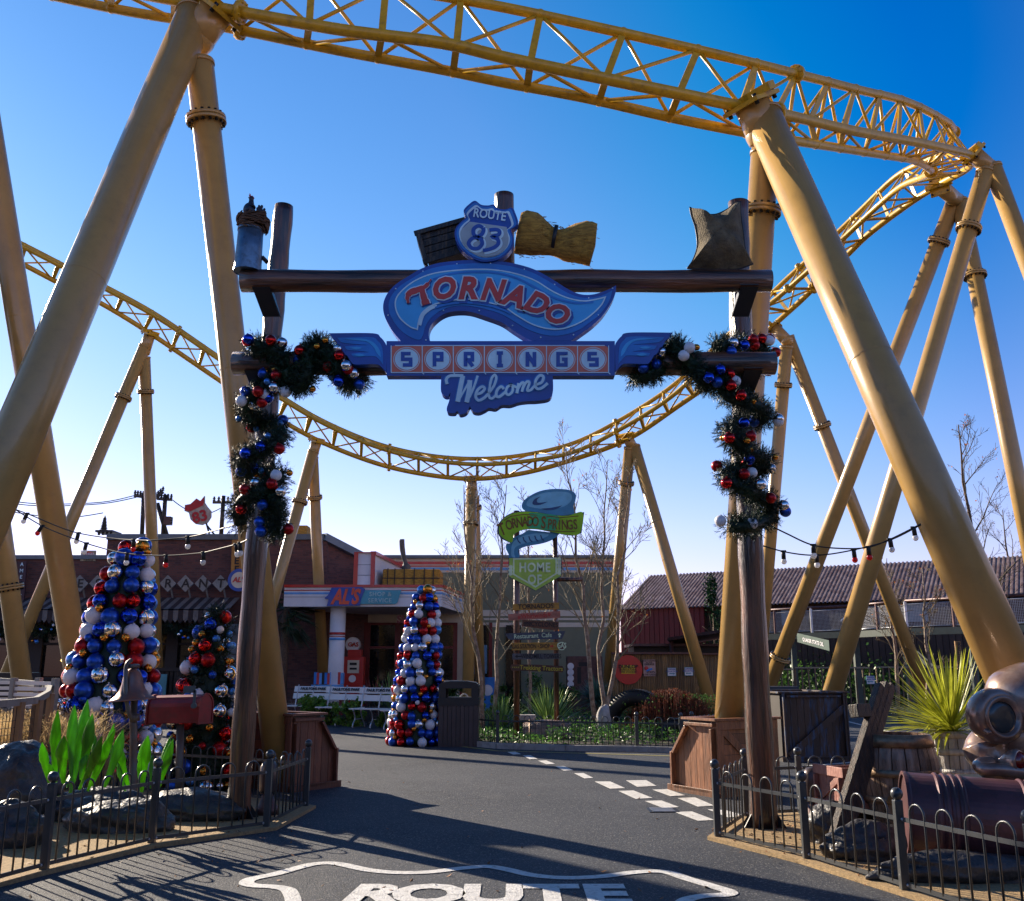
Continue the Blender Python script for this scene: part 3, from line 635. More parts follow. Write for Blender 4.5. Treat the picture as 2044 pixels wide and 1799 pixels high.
# ================================================================== things on the gate
def crate_top():
    t = thing('wooden_crate', 'small dark slatted crate tilted on the gate beam behind the route shield', 'crate', S(740, 395, BY + .1))
    a = rad(17); m = Matrix.Rotation(-a, 3, 'Y'); c = S(765, 305, BY + .08); mb = MB()
    for k in range(4): mb.box(c + m @ V((0, -.16, -.12 + k * .08)), (.55, .02, .07), m)
    mb.box(c + m @ V((0, .0, 0)), (.52, .28, .3), m); mb.build('slat_body', m_wood_k, t)
    mb = MB()
    for z in (-.165, .165): mb.box(c + m @ V((0, -.18, z)), (.64, .03, .05), m)
    for x in (-.285, .285): mb.box(c + m @ V((x, -.183, 0)), (.05, .03, .30), m); mb.box(c + m @ V((x * 1.02, 0, 0)), (.03, .34, .38), m)
    mb.build('frame', m_wood_k, t, bevel=.004)
crate_top()
hay = thing('hay_bundle', 'golden straw bundle tied at its waist, lying on the top gate beam', 'straw bundle', S(1300, 420, BY))
def hayshape(x0_, x1_, up, lo, nm):
    N = 26; vs = []; rnd = random.Random(3)
    P = [S(1105, 235, BY), S(1310, 272, BY), S(1510, 305, BY)]
    ax = (P[2] - P[0]); L = ax.length; ax.normalize(); mb = MB(); nn = 22
    prof = [.0, .225, .24, .235, .225, .205, .18, .155, .145, .16, .185, .205, .22, .232, .236, .23, .0]
    for i, pr in enumerate(prof):
        t = i / (len(prof) - 1); t = min(max((t - .04) / .92, 0), 1)
        c = P[0] + ax * L * t + V((0, 0, .03 * math.sin(t * 9)))
        for k in range(nn):
            an = 2 * math.pi * k / nn; q = pr * (1 + .05 * math.sin(k * 2.3 + i) + .035 * math.sin(k * 5.1)) if pr else .0
            side = V((0, 1, 0)); up_ = ax.cross(side)
            vs.append(c + side * math.cos(an) * q * .8 + up_ * math.sin(an) * q)
    fs = [(i * nn + k, i * nn + (k + 1) % nn, (i + 1) * nn + (k + 1) % nn, (i + 1) * nn + k) for i in range(len(prof) - 1) for k in range(nn)]
    mb.add(vs, fs, True); rr = random.Random(5)
    for _ in range(240):
        t = rr.random(); an = rr.uniform(0, 6.28); q = prof[min(int((.04 + t * .92) * 16), 15)]; c = P[0] + ax * L * t
        p0 = c + V((0, 1, 0)) * math.cos(an) * q * .8 + ax.cross(V((0, 1, 0))) * math.sin(an) * q
        mb.tube([p0, p0 + ax * rr.uniform(-.05, .05) + V((rr.uniform(-1, 1), rr.uniform(-1, 1), rr.uniform(-1, 1))) * .014], .0035, 3, False)
    mb.build('straw', m_hay, hay)
    c = P[0] + ax * L * .48; mb = MB(); mb.tube([c - ax * .018, c + ax * .018], .158, 20); mb.build('twine', m_black, hay)
hayshape(0, 0, 0, 0, '')
sack = thing('burlap_sack', 'bulging dark burlap sack perched on the right end of the top gate beam', 'sack', PY(1435, 540, BY))
ol = [(1377,414,1),(1392,424),(1410,428),(1430,428),(1452,418),(1468,405),(1478,403,1),(1479,430),(1484,465),(1488,500),(1496,520),(1503,527,1),(1470,538),(1430,538),(1385,537),(1372,536,1),(1384,518),(1392,490),(1388,455),(1380,430)]
P_ = cr([PY(a, b, BY - .02) for a, b in sh(ol)], 5, True); c = sum(P_, V((0, 0, 0))) / len(P_); mb = MB(); N = len(P_); lay = 7; vs = []
for s_ in (-1, 1):
    for i in range(lay + 1):
        t = i / lay; k = math.cos(t * math.pi / 2)
        for q, p in enumerate(P_):
            pp = c + (p - c) * (1 - t * .999); wr = .05 * mnoise.fractal(pp * 5 + V((0, 3 * s_, 0)), 1., 2., 4) * (t > 0) + .018 * math.sin(pp.z * 16 + 3 * math.sin(pp.x * 9)) * (t > 0)
            vs.append(c + (p - c) * (1 - t * .999) + V((0, s_ * .19 * math.sin(min(t * 1.5, 1) * math.pi / 2) + wr * s_, 0)))
fs = []
for s_ in range(2):
    b = s_ * (lay + 1) * N
    for i in range(lay):
        for q in range(N): a_ = (b + i * N + q, b + i * N + (q + 1) % N, b + (i + 1) * N + (q + 1) % N, b + (i + 1) * N + q); fs.append(a_ if s_ == 0 else a_[::-1])
mb.add(vs, fs, True); mb.build('sack_cloth', m_sack, sack)
mb = MB(); mb.tube(P_, .009, 5, closed=True); mb.build('stitched_seam', m_black, sack)
# bucket with nest and hen
def BT(x, y, Y): return PY((880 + x / 2.57) * .499, (740 + y / 2.57) * .499, Y)
bk = thing('tin_bucket', 'upright tin churn hooked on the left end of the gate under a nest', 'bucket', BT(280, 900, BY))
a = BT(283, 890, BY - .02); b = BT(318, 455, BY - .02); d = (b - a).normalized(); mb = MB()
mb.tube([a, a + d * .01, a.lerp(b, .5), b], [.138, .138, .132, .128], 28); bdy = mb.build('drum', m_tin, bk)
mb = MB(); mb.tube([BT(430, 740, BY), BT(490, 800, BY + .05)], .022, 8); mb.build('hook', m_black, bk)
mb = MB(); mb.tube([a - d * .006, a + d * .02], .144, 28, caps=False); mb.tube([b - d * .03, b], .134, 28); mb.build('rim', m_tin, bk)
c = BT(345, 390, BY - .02)
mb = MB(); rr = random.Random(2)
for k in range(240):
    an = rr.uniform(0, 6.28); rad_ = rr.uniform(.12, .175); z = rr.uniform(-.07, .055); rad_ *= (1 - abs(z) * 2.2); ln = rr.uniform(.4, 1.3); tl = rr.uniform(-.05, .05)
    mb.tube([c + V((math.cos(an + ln * q / 5) * rad_, math.sin(an + ln * q / 5) * rad_, z + tl * q / 5)) for q in range(6)], rr.uniform(.007, .012), 4, False)
mb.ball(c, .12, 14, 8, (1, 1, .6)); nest = mb.build('birds_nest', M('nest_straw', (.10, .05, .025), .8, island=.6)); tag(nest, 'woven straw nest sitting on top of the tin churn', 'nest')
hen = thing('hen', 'black hen with red comb sitting in the nest on the gate', 'hen', c + V((0, 0, .05)))
m_feather = M('hen_feather', (.012, .014, .03), .5, var=.5, ns=20, bump=.5)
# body loft: breast to tail, one closed surface with neck and head
H0 = BT(305, 260, BY); mb = MB()
k = .0 
spine = [BT(352, 250, BY), BT(335, 262, BY), BT(310, 262, BY), BT(300, 235, BY), BT(318, 200, BY), BT(322, 165, BY), BT(322, 138, BY), BT(320, 120, BY)]
mb.tube(cr(spine, 4), [.012 + .001 * i for i in range(1)] * 1 + [0] * 0 if 0 else [v_ for v_ in (.02, .035, .05, .058, .064, .068, .072, .074, .074, .072, .068, .062, .056, .050, .045, .040, .035, .031, .028, .026, .025, .024, .025, .026, .026, .024, .020, .014, .006)][:len(cr(spine, 4))], 14)
mb.build('body', m_feather, hen)
mb = MB()
for (x, y) in ((398, 200), (425, 202), (450, 235), (462, 275), (385, 230)):
    mb.prism(cr([BT(380, 290, BY), BT(x - 14, y + 10, BY), BT(x, y - 4, BY), BT(x + 12, y + 14, BY), BT(400, 300, BY)], 4, True), (0, .012, 0)); 
    mb.v = [p + V((0, .004, 0)) if q >= 0 else p for q, p in enumerate(mb.v)]
mb.build('tail', m_feather, hen)
mb = MB(); mb.prism([BT(x, y, BY - .008) for x, y in ((302, 128), (296, 100), (304, 104), (302, 84), (314, 96), (318, 112), (338, 112), (352, 132), (340, 140), (338, 165), (326, 160), (318, 135))], (0, .016, 0)); mb.build('comb', m_red, hen)
mb = MB(); mb.tube([BT(300, 128, BY), BT(291, 134, BY)], [.01, .002], 8); mb.build('beak', m_yucca, hen)
# ================================================================== background buildings
UP = V((0, 0, 1)); RX = V((1, 0, 0))
def wallbox(mb, u1, v1, u2, v2, Y, th=.2):
    a, b = PY(u1, v1, Y), PY(u2, v2, Y); mb.box2((a.x, Y, a.z), (b.x, Y + th, b.z)); return mb
def rect(mb, u1, v1, u2, v2, Y, th=.05): return wallbox(mb, u1, v1, u2, v2, Y, th)
# ---- restaurant
RY = 36
rest = thing('restaurant_building', 'dark brick restaurant with flat parapet, striped awning and diamond letter boards', 'restaurant', (-15, RY, 0))
mb = MB(); a, b = PY(215, 1076, RY), PY(642, 1335, RY); mb.box2((a.x, RY, 0), (b.x, RY + 9, a.z)); a2 = PY(-120, 1112, RY); mb.box2((a2.x, RY, 0), (a.x, RY + 9, a2.z))
mb.prism([PY(642, 1076, RY + .01), PY(768, 1140, RY + 2.6), V((PY(768, 1140, RY + 2.6).x, RY + 2.6, 0)), V((b.x, RY + .01, 0))], (0.05, .3, 0))
mb.build('wall', m_brick, rest)
mb = MB(); wallbox(mb, 213, 1066, 646, 1077, RY - .12, 9.3); wallbox(mb, -120, 1108, 214.5, 1116, RY - .1, 9.2)
mb.beam(PY(645, 1072, RY - .05), PY(770, 1136, RY + 2.5), .35, .28); mb.build('coping', m_coping, rest)
# awning
AZ1, AZ2 = PY(0, 1193, RY).z, PY(0, 1216, RY - 1.3).z
xa, xb = PY(-120, 1200, RY).x, PY(478, 1200, RY).x
m_aws = [M('awning_dark', (.03, .02, .022), .8, island=.2), M('awning_pale', (.16, .15, .145), .8, dirt=.6)]
mb = MB(); N = 62; wv = (xb - xa) / N; vz = PY(0, 1243, RY - 1.3).z
for i in range(N):
    mb.m = 1 if i % 2 else 0; x = xa + i * wv
    mb.prism([(x, RY - .02, AZ1), (x + wv * .97, RY - .02, AZ1), (x + wv * .97, RY - 1.3, AZ2), (x, RY - 1.3, AZ2)], (0, 0, -.04))
    zz = vz - (.0 if i % 2 else .05); mb.prism([(x, RY - 1.3, AZ2 - .003), (x + wv * .97, RY - 1.3, AZ2 - .003), (x + wv * .97, RY - 1.3, zz + .12), (x + wv * .5, RY - 1.3, zz), (x, RY - 1.3, zz + .12)], (0, .03, 0))
mb.build('striped_awning', m_aws, rest)
# shop front under the awning
mb = MB(); fy = RY - .18
for u in (-100, -40, 60, 150, 262, 335, 385, 440, 478): rect(mb, u, 1246, u + 9, 1425, fy - .1, .14)
for v in (1250, 1283, 1352): rect(mb, -120, v, 490, v + 5, fy - .05, .14)
mb.build('timber_frontage', m_darkwood, rest)
mb = MB(); rect(mb, -118, 1256, 488, 1350, fy + .08, .04); mb.build('window_glass', m_glass, rest)
mb = MB(); rect(mb, -118, 1357, 488, 1425, fy + .04, .05); mb.build('panelling', m_darkwood, rest)
for u in (170, 455): mb = MB(); rect(mb, u, 1246, u + 11, 1425, RY - 1.25, .14); mb.build('awning_post', m_coping if u > 400 else m_darkwood, rest)
# inside lights glowing behind the glass
m_lamp = bpy.data.materials.new('warm_lamp'); m_lamp.use_nodes = True; b_ = m_lamp.node_tree.nodes['Principled BSDF']; b_.inputs['Emission Color'].default_value = (1, .6, .2, 1); b_.inputs['Emission Strength'].default_value = 3
for u, v in ((128, 1318), (165, 1322), (142, 1300)):
    mb = MB(); mb.ball(PY(u, v, fy - .02), .09, 10, 6, (1.4, .8, .8)); mb.build('lamp', m_lamp, rest)
# diamond letter boards
m_board = M('grey_board', (.24, .25, .25), .8, dirt=.6, ns=6)
for k, ch in enumerate('RESTAURANT'):
    u = 440 - (9 - k) * 35.1; v = 1165
    if u < 90: continue
    t = thing('diamond_letter_board', 'grey diamond letter board reading %s, number %d of the row above the awning' % (ch, k + 1), 'sign', PY(u, v, RY - .5), 'diamond boards of the restaurant sign')
    mb = MB(); mb.prism([PY(u - 16.5, v, RY - .5), PY(u, v + 17, RY - .5), PY(u + 16.5, v, RY - .5), PY(u, v - 17, RY - .5)], (0, .07, 0)); mb.beam(PY(u + 6, v + 8, RY - .4), PY(u + 10, 1193, RY - .1), .05, .05); mb.build('board', m_board, t)
    mb = MB(); mb.text(ch, PY(u, v + 8, RY - .512), RX, UP, .46, .01, .02, .05); mb.build('letter', m_black, t)
def bracket_sign(name, label, parts, loc):
    t = thing(name, label, 'sign', loc); return t
sg = thing('danger_sign', 'small cream and red sign reading danger high voltage on the brick wall', 'sign', PY(175, 1110, RY - .1))
mb = MB(); rect(mb, 162, 1112, 190, 1120, RY - .04, .03) if 0 else rect(mb, 162, 1099, 190, 1120, RY - .04, .03); mb.build('plate', M('old_cream', (.45, .40, .28), .7, dirt=.6), sg)
mb = MB(); mb.prism([PY(176 + 12 * math.cos(q * .3927), 1105.5 + 4.6 * math.sin(q * .3927), RY - .05) for q in range(16)], (0, .006, 0)); mb.build('red_oval', m_signred, sg)
mb = MB(); mb.text('DANGER', PY(176, 1108, RY - .053), RX, UP, .12, .006, .02); mb.build('danger_lettering', m_white, sg)
mb = MB(); mb.text('HIGH', PY(178, 1115, RY - .045), RX, UP, .09, .006, .02); mb.text('VOLTAGE', PY(176, 1119.6, RY - .045), RX, UP, .085, .006, .02); mb.build('voltage_lettering', m_black, sg)
sg = thing('american_sign', 'narrow vertical purple sign spelling american down the lower brick wing', 'sign', PY(42, 1160, RY - .3))
mb = MB(); mb.prism([PY(36, 1122, RY - .3), PY(53, 1120, RY - .3), PY(45, 1240, RY - .3), PY(31, 1240, RY - .3)], (0, .08, 0)); mb.build('board', M('plum', (.05, .02, .03), .6), sg)
mb = MB()
for k, ch in enumerate('AMERICAN'): mb.text(ch, PY(43.5 - k * .9, 1130 + k * 12.6, RY - .313), RX, UP, .19, .01, .01)
mb.build('lettering', m_pale, sg)
sg = thing('yellow_banner_sign', 'tall yellow vertical board with dark serif letters on the brick wall beside the gate post', 'sign', PY(474, 1110, RY - .3))
mb = MB(); mb.prism([PY(463, 1078, RY - .3), PY(484, 1077, RY - .3), PY(482, 1165, RY - .3), PY(460, 1167, RY - .3)], (0, .08, 0)); mb.build('board', M('ochre', (.36, .17, .03), .6, var=.2), sg)
mb = MB()
for k, ch in enumerate('SEED'): mb.text(ch, PY(472, 1109 + k * 17, RY - .313), RX, UP, .36, .01, .03)
mb.build('lettering', m_black, sg)
sg = thing('round_shop_sign', 'round dark blue sign with red lettering hanging low on the brick wall', 'sign', PY(477, 1158, RY - .5))
def disc(u, v, r, Y, n=28): c = PY(u, v, Y); return [c + V((r * math.cos(q * 2 * math.pi / n), 0, r * math.sin(q * 2 * math.pi / n))) for q in range(n)]
mb = MB(); mb.prism(disc(477, 1158, .42, RY - .5), (0, .07, 0)); mb.build('rim', m_navy, sg)
mb = MB(); mb.prism(disc(477, 1158, .30, RY - .51), (0, .007, 0)); mb.build('face', m_cream, sg)
mb = MB(); mb.text("AL'S", PY(477, 1162, RY - .525), RX, UP, .26, .01, .04, .2); mb.build('lettering', m_red, sg)
# garland under the awning
m_bau = {}
for nm, c, ro, me in (('red_matte', (.42, .006, .008), .33, .75), ('red_shiny', (.60, .01, .01), .08, .95), ('blue_matte', (.015, .085, .46), .33, .75), ('blue_shiny', (.01, .06, .50), .07, .95),
                      ('white', (.72, .72, .76), .28, 0.), ('silver', (.80, .80, .82), .05, 1.), ('sky', (.06, .24, .62), .3, .6), ('gold', (.75, .28, .03), .15, .95)):
    m_bau[nm] = M('bauble_' + nm, c, ro, me, var=.05, coat=.2)
SPH = {}
def bauble(par, p, r, kind, name='bauble'):
    if kind not in SPH:
        mb = MB(); mb.ball((0, 0, 0), 1, 20, 12); mb.lathe([(.16, .97), (.16, 1.1), (.0, 1.12)], 8)
        o = mb.build('tmp', m_bau[kind]); SPH[kind] = o.data; o.data.name = 'bauble_' + kind; bpy.data.objects.remove(o)
    o = bpy.data.objects.new(name, SPH[kind]); sc.collection.objects.link(o); o.parent = par
    o.location = V(p) - root_of(par).location; o.scale = (r, r, r); o.rotation_euler = (R.uniform(-.5, .5), R.uniform(-.5, .5), R.uniform(0, 6)); return o
KINDS = ['red_matte', 'red_shiny', 'blue_matte', 'blue_shiny', 'white', 'silver', 'sky', 'gold']
def tufts(mb, path, rad_, n, ln, seed=1, wd=.0045):
    rr = random.Random(seed); N = len(path)
    for _ in range(n):
        i = rr.randrange(N - 1); c = path[i].lerp(path[i + 1], rr.random()); d = V((rr.gauss(0, 1), rr.gauss(0, 1), rr.gauss(0, 1))).normalized()
        b = c + d * rad_ * rr.uniform(.25, .8); d2 = (d + V((rr.gauss(0, .35), rr.gauss(0, .35), rr.gauss(0, .35)))).normalized(); tip = b + d2 * ln * rr.uniform(.7, 1.3)
        for k in range(12):
            t = .1 + .9 * k / 12; p = b.lerp(tip, t * .85); sd_ = V((rr.gauss(0, 1), rr.gauss(0, 1), rr.gauss(0, 1))).normalized(); q = p + (d2 * .8 + sd_).normalized() * ln * .45
            w_ = d2.cross(sd_); 
            if w_.length < .01: continue
            w_.normalize(); w_ *= wd
            mb.add([p - w_, p + w_, q], [(0, 1, 2)])
    return mb
gl = thing('awning_garland', 'dark fir garland with tiny baubles hung along the restaurant awning', 'garland', PY(230, 1262, RY - 1.35))
path = [PY(u, 1258 + 6 * math.sin(u * .09), RY - 1.35) for u in range(-110, 470, 6)]
mb = MB(); tufts(mb, path, .2, 1500, .2, 4, .012); mb.build('fir_branches', m_needle, gl)
for q in range(80): p = path[R.randrange(len(path))]; bauble(gl, p + V((R.uniform(-.1, .1), -.22, R.uniform(-.35, .2))), R.choice((.04, .05, .07)), R.choice(KINDS))
# low timber screen with menu boards
for (u1, u2) in ((238, 300), (301, 355)):
    t = thing('timber_screen', 'dark timber screen panel in front of the restaurant, %s of the mailbox' % ('left' if u1 < 300 else 'behind and right'), 'screen', G((u1 + u2) / 2, 1440))
    Y = 29; mb = MB(); n_ = 12; w_ = (u2 - u1) / n_
    for k in range(n_): rect(mb, u1 + k * w_, 1340, u1 + (k + .93) * w_, 1428, Y + .02 * (k % 2), .05)
    mb.build('boards', m_darkwood, t); mb = MB(); rect(mb, u1 - 1, 1333, u2 + 1, 1340, Y - .06, .2); mb.build('cap_rail', m_darkwood, t)
m_teal = M('menu_teal', (.08, .26, .30), .5)
for (u1, v1, u2, v2) in ((292, 1346, 328, 1406), (64, 1342, 74, 1372)):
    t = thing('menu_board', ('teal menu board with round badge beside the copper bell' if u1 > 100 else 'small teal notice behind the white barrier at far left'), 'menu board', PY(u1, v2, 28.8))
    mb = MB(); rect(mb, u1, v1, u2, v2, 28.8, .05); mb.build('panel', m_teal, t)
    if u1 > 100:
        mb = MB(); mb.prism(disc(302, 1356, .16, 28.78), (0, .01, 0)); mb.build('badge', m_cream, t)
        mb = MB(); mb.prism(disc(302, 1356, .1, 28.77), (0, .005, 0)); mb.build('badge_centre', m_red, t)
        mb = MB(); mb.text('85', PY(302, 1358, 28.76), RX, UP, .1, .004, .02); mb.build('badge_number', m_white, t)
        for (v, s_) in ((1374, .17), (1396, .14)):
            mb = MB(); rect(mb, 297, v - 8, 316, v + 9, 28.79, .01); mb.build('photo_panel', m_pale, t); mb = MB(); mb.prism(disc(307, v, s_ * .7, 28.775), (0, .01, 0)); mb.build('plate_picture', m_white, t)
# roof things: poles, insulators, shield sign
def pole(label, pts, arms, r=.09):
    t = thing('utility_pole', label, 'utility pole', pts[0], 'stub utility poles on the restaurant roof')
    mb = MB(); mb.tube(pts, r, 8); mb.build('pole', m_wood_k, t)
    for (a, b) in arms:
        mb = MB(); mb.beam(a, b, .10, .10); arm = mb.build('crossarm', m_wood_k, t)
        for k in range(5):
            p = a.lerp(b, .05 + k * .225); mb = MB(); mb.lathe([(.03, 0), (.07, .03), (.03, .06), (.07, .1), (.03, .14), (.05, .17), (0, .2)], 8, Matrix.Translation(p + V((0, 0, .05)))); mb.build('insulator', m_tyre, arm)
P = lambda u, v, Y=38: PY(u, v, Y)
pole('roof pole leaning left above the brick parapet, hidden partly by the support leg', [P(283, 1075), P(287, 985)], [(P(268, 990), P(292, 993))])
pole('tallest roof pole with two crossarms left of the red shield', [P(325, 1075), P(330, 988)], [(P(314, 996), P(343, 998))])
pole('slanted roof brace pole leaning between the two left poles', [P(334, 1072), P(314, 1005)], [(P(304, 1000), P(326, 982))])
pole('lone roof pole with one crossarm right of the red shield', [P(441, 1075), P(446, 990)], [(P(425, 1003), P(466, 1003))])
t = thing('transformer_box', 'small brown transformer box with side insulators fixed to a roof pole', 'transformer', P(334, 1045, 37.8)); mb = MB(); rect(mb, 327, 1031, 339, 1047, 37.7, .3); mb.build('box', m_rust, t); mb = MB()
for k in range(3): mb.tube([P(338, 1034 + k * 5, 37.8), P(344, 1034 + k * 5, 37.8)], .04, 8)
mb.build('insulator_stack', m_tyre, t)
t = thing('roof_insulator_stack', 'ribbed insulator spire on a small table frame above the parapet', 'insulator', P(207, 1066, 37)); mb = MB(); rect(mb, 190, 1058, 224, 1062, 36.6, .9)
for u in (195, 203, 211, 219): rect(mb, u, 1062, u + 3, 1068, 36.7, .1)
mb.build('stand', m_black, t); mb = MB(); z0 = P(207, 1058, 37).z; prof = []
for k in range(9): prof += [(.16 - .011 * k, z0 + k * .058), (.09 - .006 * k, z0 + k * .058 + .03)]
mb.lathe(prof + [(0, z0 + .6)], 12, Matrix.Translation(V((P(207, 1058, 37).x, 37, 0)))); mb.build('insulator', m_tyre, t)
sg = thing('roof_shield_sign', 'weathered red and cream shield sign with 83 leaning on struts above the roof', 'sign', P(398, 1075, 37.5))
so = [(392,995),(400,1000),(408,990),(408,1003),(414,1012),(421,1020),(421,1032),(414,1043),(403,1048),(390,1046),(380,1037),(377,1024),(368,1020),(369,1008),(380,1006)]
mb = MB(); mb.prism([P(a, b, 37.5) for a, b in so], (0, .1, 0)); mb.build('board', M('faded_cream', (.42, .38, .33), .7, dirt=.7, ns=5), sg)
mb = MB(); mb.prism([P(a, b, 37.48) for a, b in ((392,996),(399,1001),(407,992),(407,1003),(405,1009),(379,1021),(369,1019),(370,1009),(380,1007))], (0, .015, 0)); mb.build('red_band', M('faded_red', (.42, .02, .025), .6, dirt=.4), sg)
mb = MB(); mb.text('83', P(401, 1041, 37.47), (math.cos(.3), 0, math.sin(.3)), (-math.sin(.3), 0, math.cos(.3)), .62, .01, .03); mb.build('number', M('faded_red_number', (.42, .02, .025), .6), sg)
mb = MB(); mb.beam(P(412, 1045, 37.6), P(420, 1075, 37.6), .06, .06); mb.beam(P(414, 1050, 37.6), P(430, 1070, 37.6), .06, .06); mb.build('strut', m_black, sg)
for k, (pts, lb) in enumerate((([(-20, 995, 38), (80, 1006, 38), (200, 1003, 38), (270, 989, 38)], 'upper'), ([(-20, 1000, 37.9), (80, 1010, 37.9), (200, 1006, 37.9), (272, 993, 37.9)], 'middle'), ([(344, 998, 38), (360, 1010, 38), (380, 1022, 38)], 'short'), ([(-20, 1015, 37), (80, 1030, 37), (150, 1032, 37), (206, 1024, 37)], 'lowest'), ([(405, 1030, 38), (430, 1020, 38), (452, 1008, 38)], 'right hand'))):
    mb = MB(); mb.tube(cr([P(*p) for p in pts], 5), .02, 4); o = mb.build('overhead_cable', m_black); tag(o, 'thin black %s cable strung between the roof poles' % lb, 'cable', 'cables over the restaurant roof')
t = thing('roof_hay_block', 'small golden strapped hay block at the right end of the brick roof', 'hay bale', P(608, 1070, 37)); mb = MB(); rect(mb, 592, 1049, 612, 1068, 37, .9); mb.build('bale', m_hay, t)
# ---- shop
SHY_ = 38
shop = thing('shop_building', 'sage green and cream shop with red and blue roof stripes', 'shop', (2, SHY_, 0))
xl, xr = PY(644, 1200, SHY_).x, PY(1225, 1200, SHY_).x
zt = lambda v, Y=SHY_: PY(0, v, Y).z
mb = MB(); mb.box2((xl, SHY_, 0), (xr, SHY_ + 8, zt(1113))); mb.build('wall', m_green, shop)
def band(nm, v1, v2, mat, u1=644, u2=1225, pr=.02):
    mb = MB(); a, b = PY(u1, v1, SHY_ - pr), PY(u2, v2, SHY_ - pr); mb.box2((a.x, SHY_ - pr, a.z), (b.x + .03, SHY_ - .001, b.z)); mb.box2((b.x + .003, SHY_ + .002, a.z), (b.x + .03, SHY_ + 8, b.z)) if u2 == 1225 else None; mb.build(nm, mat, shop)
band('coping', 1108, 1114, m_coping, 640, 1226, .2); band('cream_band', 1114, 1143, m_cream); band('red_stripe', 1121, 1127, m_red, pr=.03); band('thin_red_stripe', 1129, 1131.5, m_red, pr=.03); band('blue_stripe', 1133, 1138.5, m_lblue, pr=.03)
band('lower_cream_band', 1218, 1230, m_cream, 940, 1225); band('lower_cream_band', 1234, 1238, m_cream, 940, 1225); band('lower_cream_band', 1243, 1252, m_cream, 940, 1225)
band('cream_door_surround', 1216, 1420, m_cream, 560, 935, .04)
mb = MB()
for (u1, u2) in ((598, 660), (668, 728), (730, 790), (792, 850), (852, 905), (935, 975), (1010, 1040)):
    rect(mb, u1, 1248, u2, 1290, SHY_ - .12, .03); rect(mb, u1, 1296, u2, 1420, SHY_ - .12, .03)
mb.build('window_glass', m_glass, shop)
mb = MB(); m_dred = M('dark_red_frame', (.14, .008, .008), .4)
for u in (594, 661, 728, 789, 850, 905, 931, 976): rect(mb, u, 1243, u + 6, 1420, SHY_ - .2, .12)
for v in (1243, 1290): rect(mb, 594, v, 911, v + 5, SHY_ - .185, .12)
mb.build('red_window_frame', m_dred, shop)
mb = MB(); mb.text('SHOP', PY(818, 1243, 33.95), RX, UP, .36, .02, .05); mb.build('shop_lettering', m_dred, shop)
mb = MB(); rect(mb, 934, 1288, 972, 1345, SHY_ - .3, .05); mb.build('wall_poster', M('poster_blue', (.10, .22, .35), .6), shop)
mb = MB(); rect(mb, 937, 1300, 966, 1318, SHY_ - .32, .01); mb.build('poster_panel', m_signred, shop)
mb = MB(); mb.text('SNACK', PY(952, 1298, SHY_ - .33), RX, UP, .14, .01, .02) if 0 else mb.text('CAFE', PY(952, 1297, SHY_ - .33), RX, UP, .16, .01, .02); mb.build('poster_lettering', m_white, shop)
# canopy
CY = 33
can = thing('shop_canopy', 'white flat canopy with red and blue stripes and a sign over the forecourt', 'canopy', (-5, CY, 0))
cz1, cz2 = PY(0, 1170, CY).z, PY(0, 1211, CY).z; cx1, cx2 = PY(567, 1190, CY).x, PY(882, 1190, CY).x; ex = PY(934, 1190, 37.9).x
mb = MB(); mb.prism([V((cx1, CY, cz1)), V((cx2, CY, cz1)), V((ex, 37.9, cz1)), V((cx1, 37.9, cz1))], (0, 0, cz2 - cz1)); mb.build('roof_slab', m_white, can)
def fstripe(nm, v1, v2, mat, pr):
    a, b = PY(0, v1, CY).z, PY(0, v2, CY).z; d = V((ex - cx2, 4.9, 0)).normalized(); nn = V((d.y, -d.x, 0)); mb = MB()
    mb.prism([V((cx1, CY - pr, a)), V((cx2 + pr * .7, CY - pr, a)), V((cx2 + pr * .7, CY - pr, b)), V((cx1, CY - pr, b))], (0, pr - .001, 0))
    e0 = V((cx2, CY, 0)) + nn * pr; e1 = V((ex, 37.9, 0)) + nn * pr
    mb.prism([e0 + UP * a, e1 + UP * a, e1 + UP * b, e0 + UP * b], -nn * (pr - .002)); mb.build(nm, mat, can)
fstripe('red_edge', 1167.5, 1173, m_red, .06); fstripe('thin_red_stripe', 1177.5, 1179.5, m_red, .012); fstripe('blue_stripe', 1182.5, 1186.5, m_lblue, .012); fstripe('grey_line', 1191.5, 1192.3, m_coping, .012)
for u in (672,):
    c = PY(u, 1300, CY + .6); r = .27; mb = MB(); mb.tube([V((c.x, c.y, 0)), V((c.x, c.y, cz2))], r, 20); cl = mb.build('column', m_white, can)
    for v1, v2, mt in ((1262, 1267, m_red), (1269, 1271, m_red), (1273, 1278, m_lblue)):
        mb = MB(); mb.tube([V((c.x, c.y, PY(0, v2, CY + .3).z)), V((c.x, c.y, PY(0, v1, CY + .3).z))], r + .01, 20); mb.build('column_stripe', mt, cl)
mb = MB(); mb.prism(cr([PY(a, b, CY - .14) for a, b in sh([(649,1193,1),(656,1186),(662,1173,1),(722,1172,1),(728,1177),(722,1192),(718,1209,1),(652,1210,1),(655,1197),(648,1195)])], 4, True), (0, .1, 0)); mb.build('logo_board', m_navy, can)
mb = MB(); mb.prism([PY(718, 1178, CY - .1), PY(801, 1178, CY - .1), PY(793, 1203, CY - .1), PY(788, 1206, CY - .1), PY(716, 1206, CY - .1)], (0, .06, 0)); mb.build('teal_board', M('teal_board', (.08, .36, .45), .5), can)
mb = MB(); mb.text("AL'S", PY(688, 1205, CY - .155), RX, UP, .70, .012, .04, .3, sx=.72); mb.build('logo_lettering', M('orange_red', (.72, .10, .04), .5), can)
m_ltx = M('mint_text', (.42, .62, .62), .6)
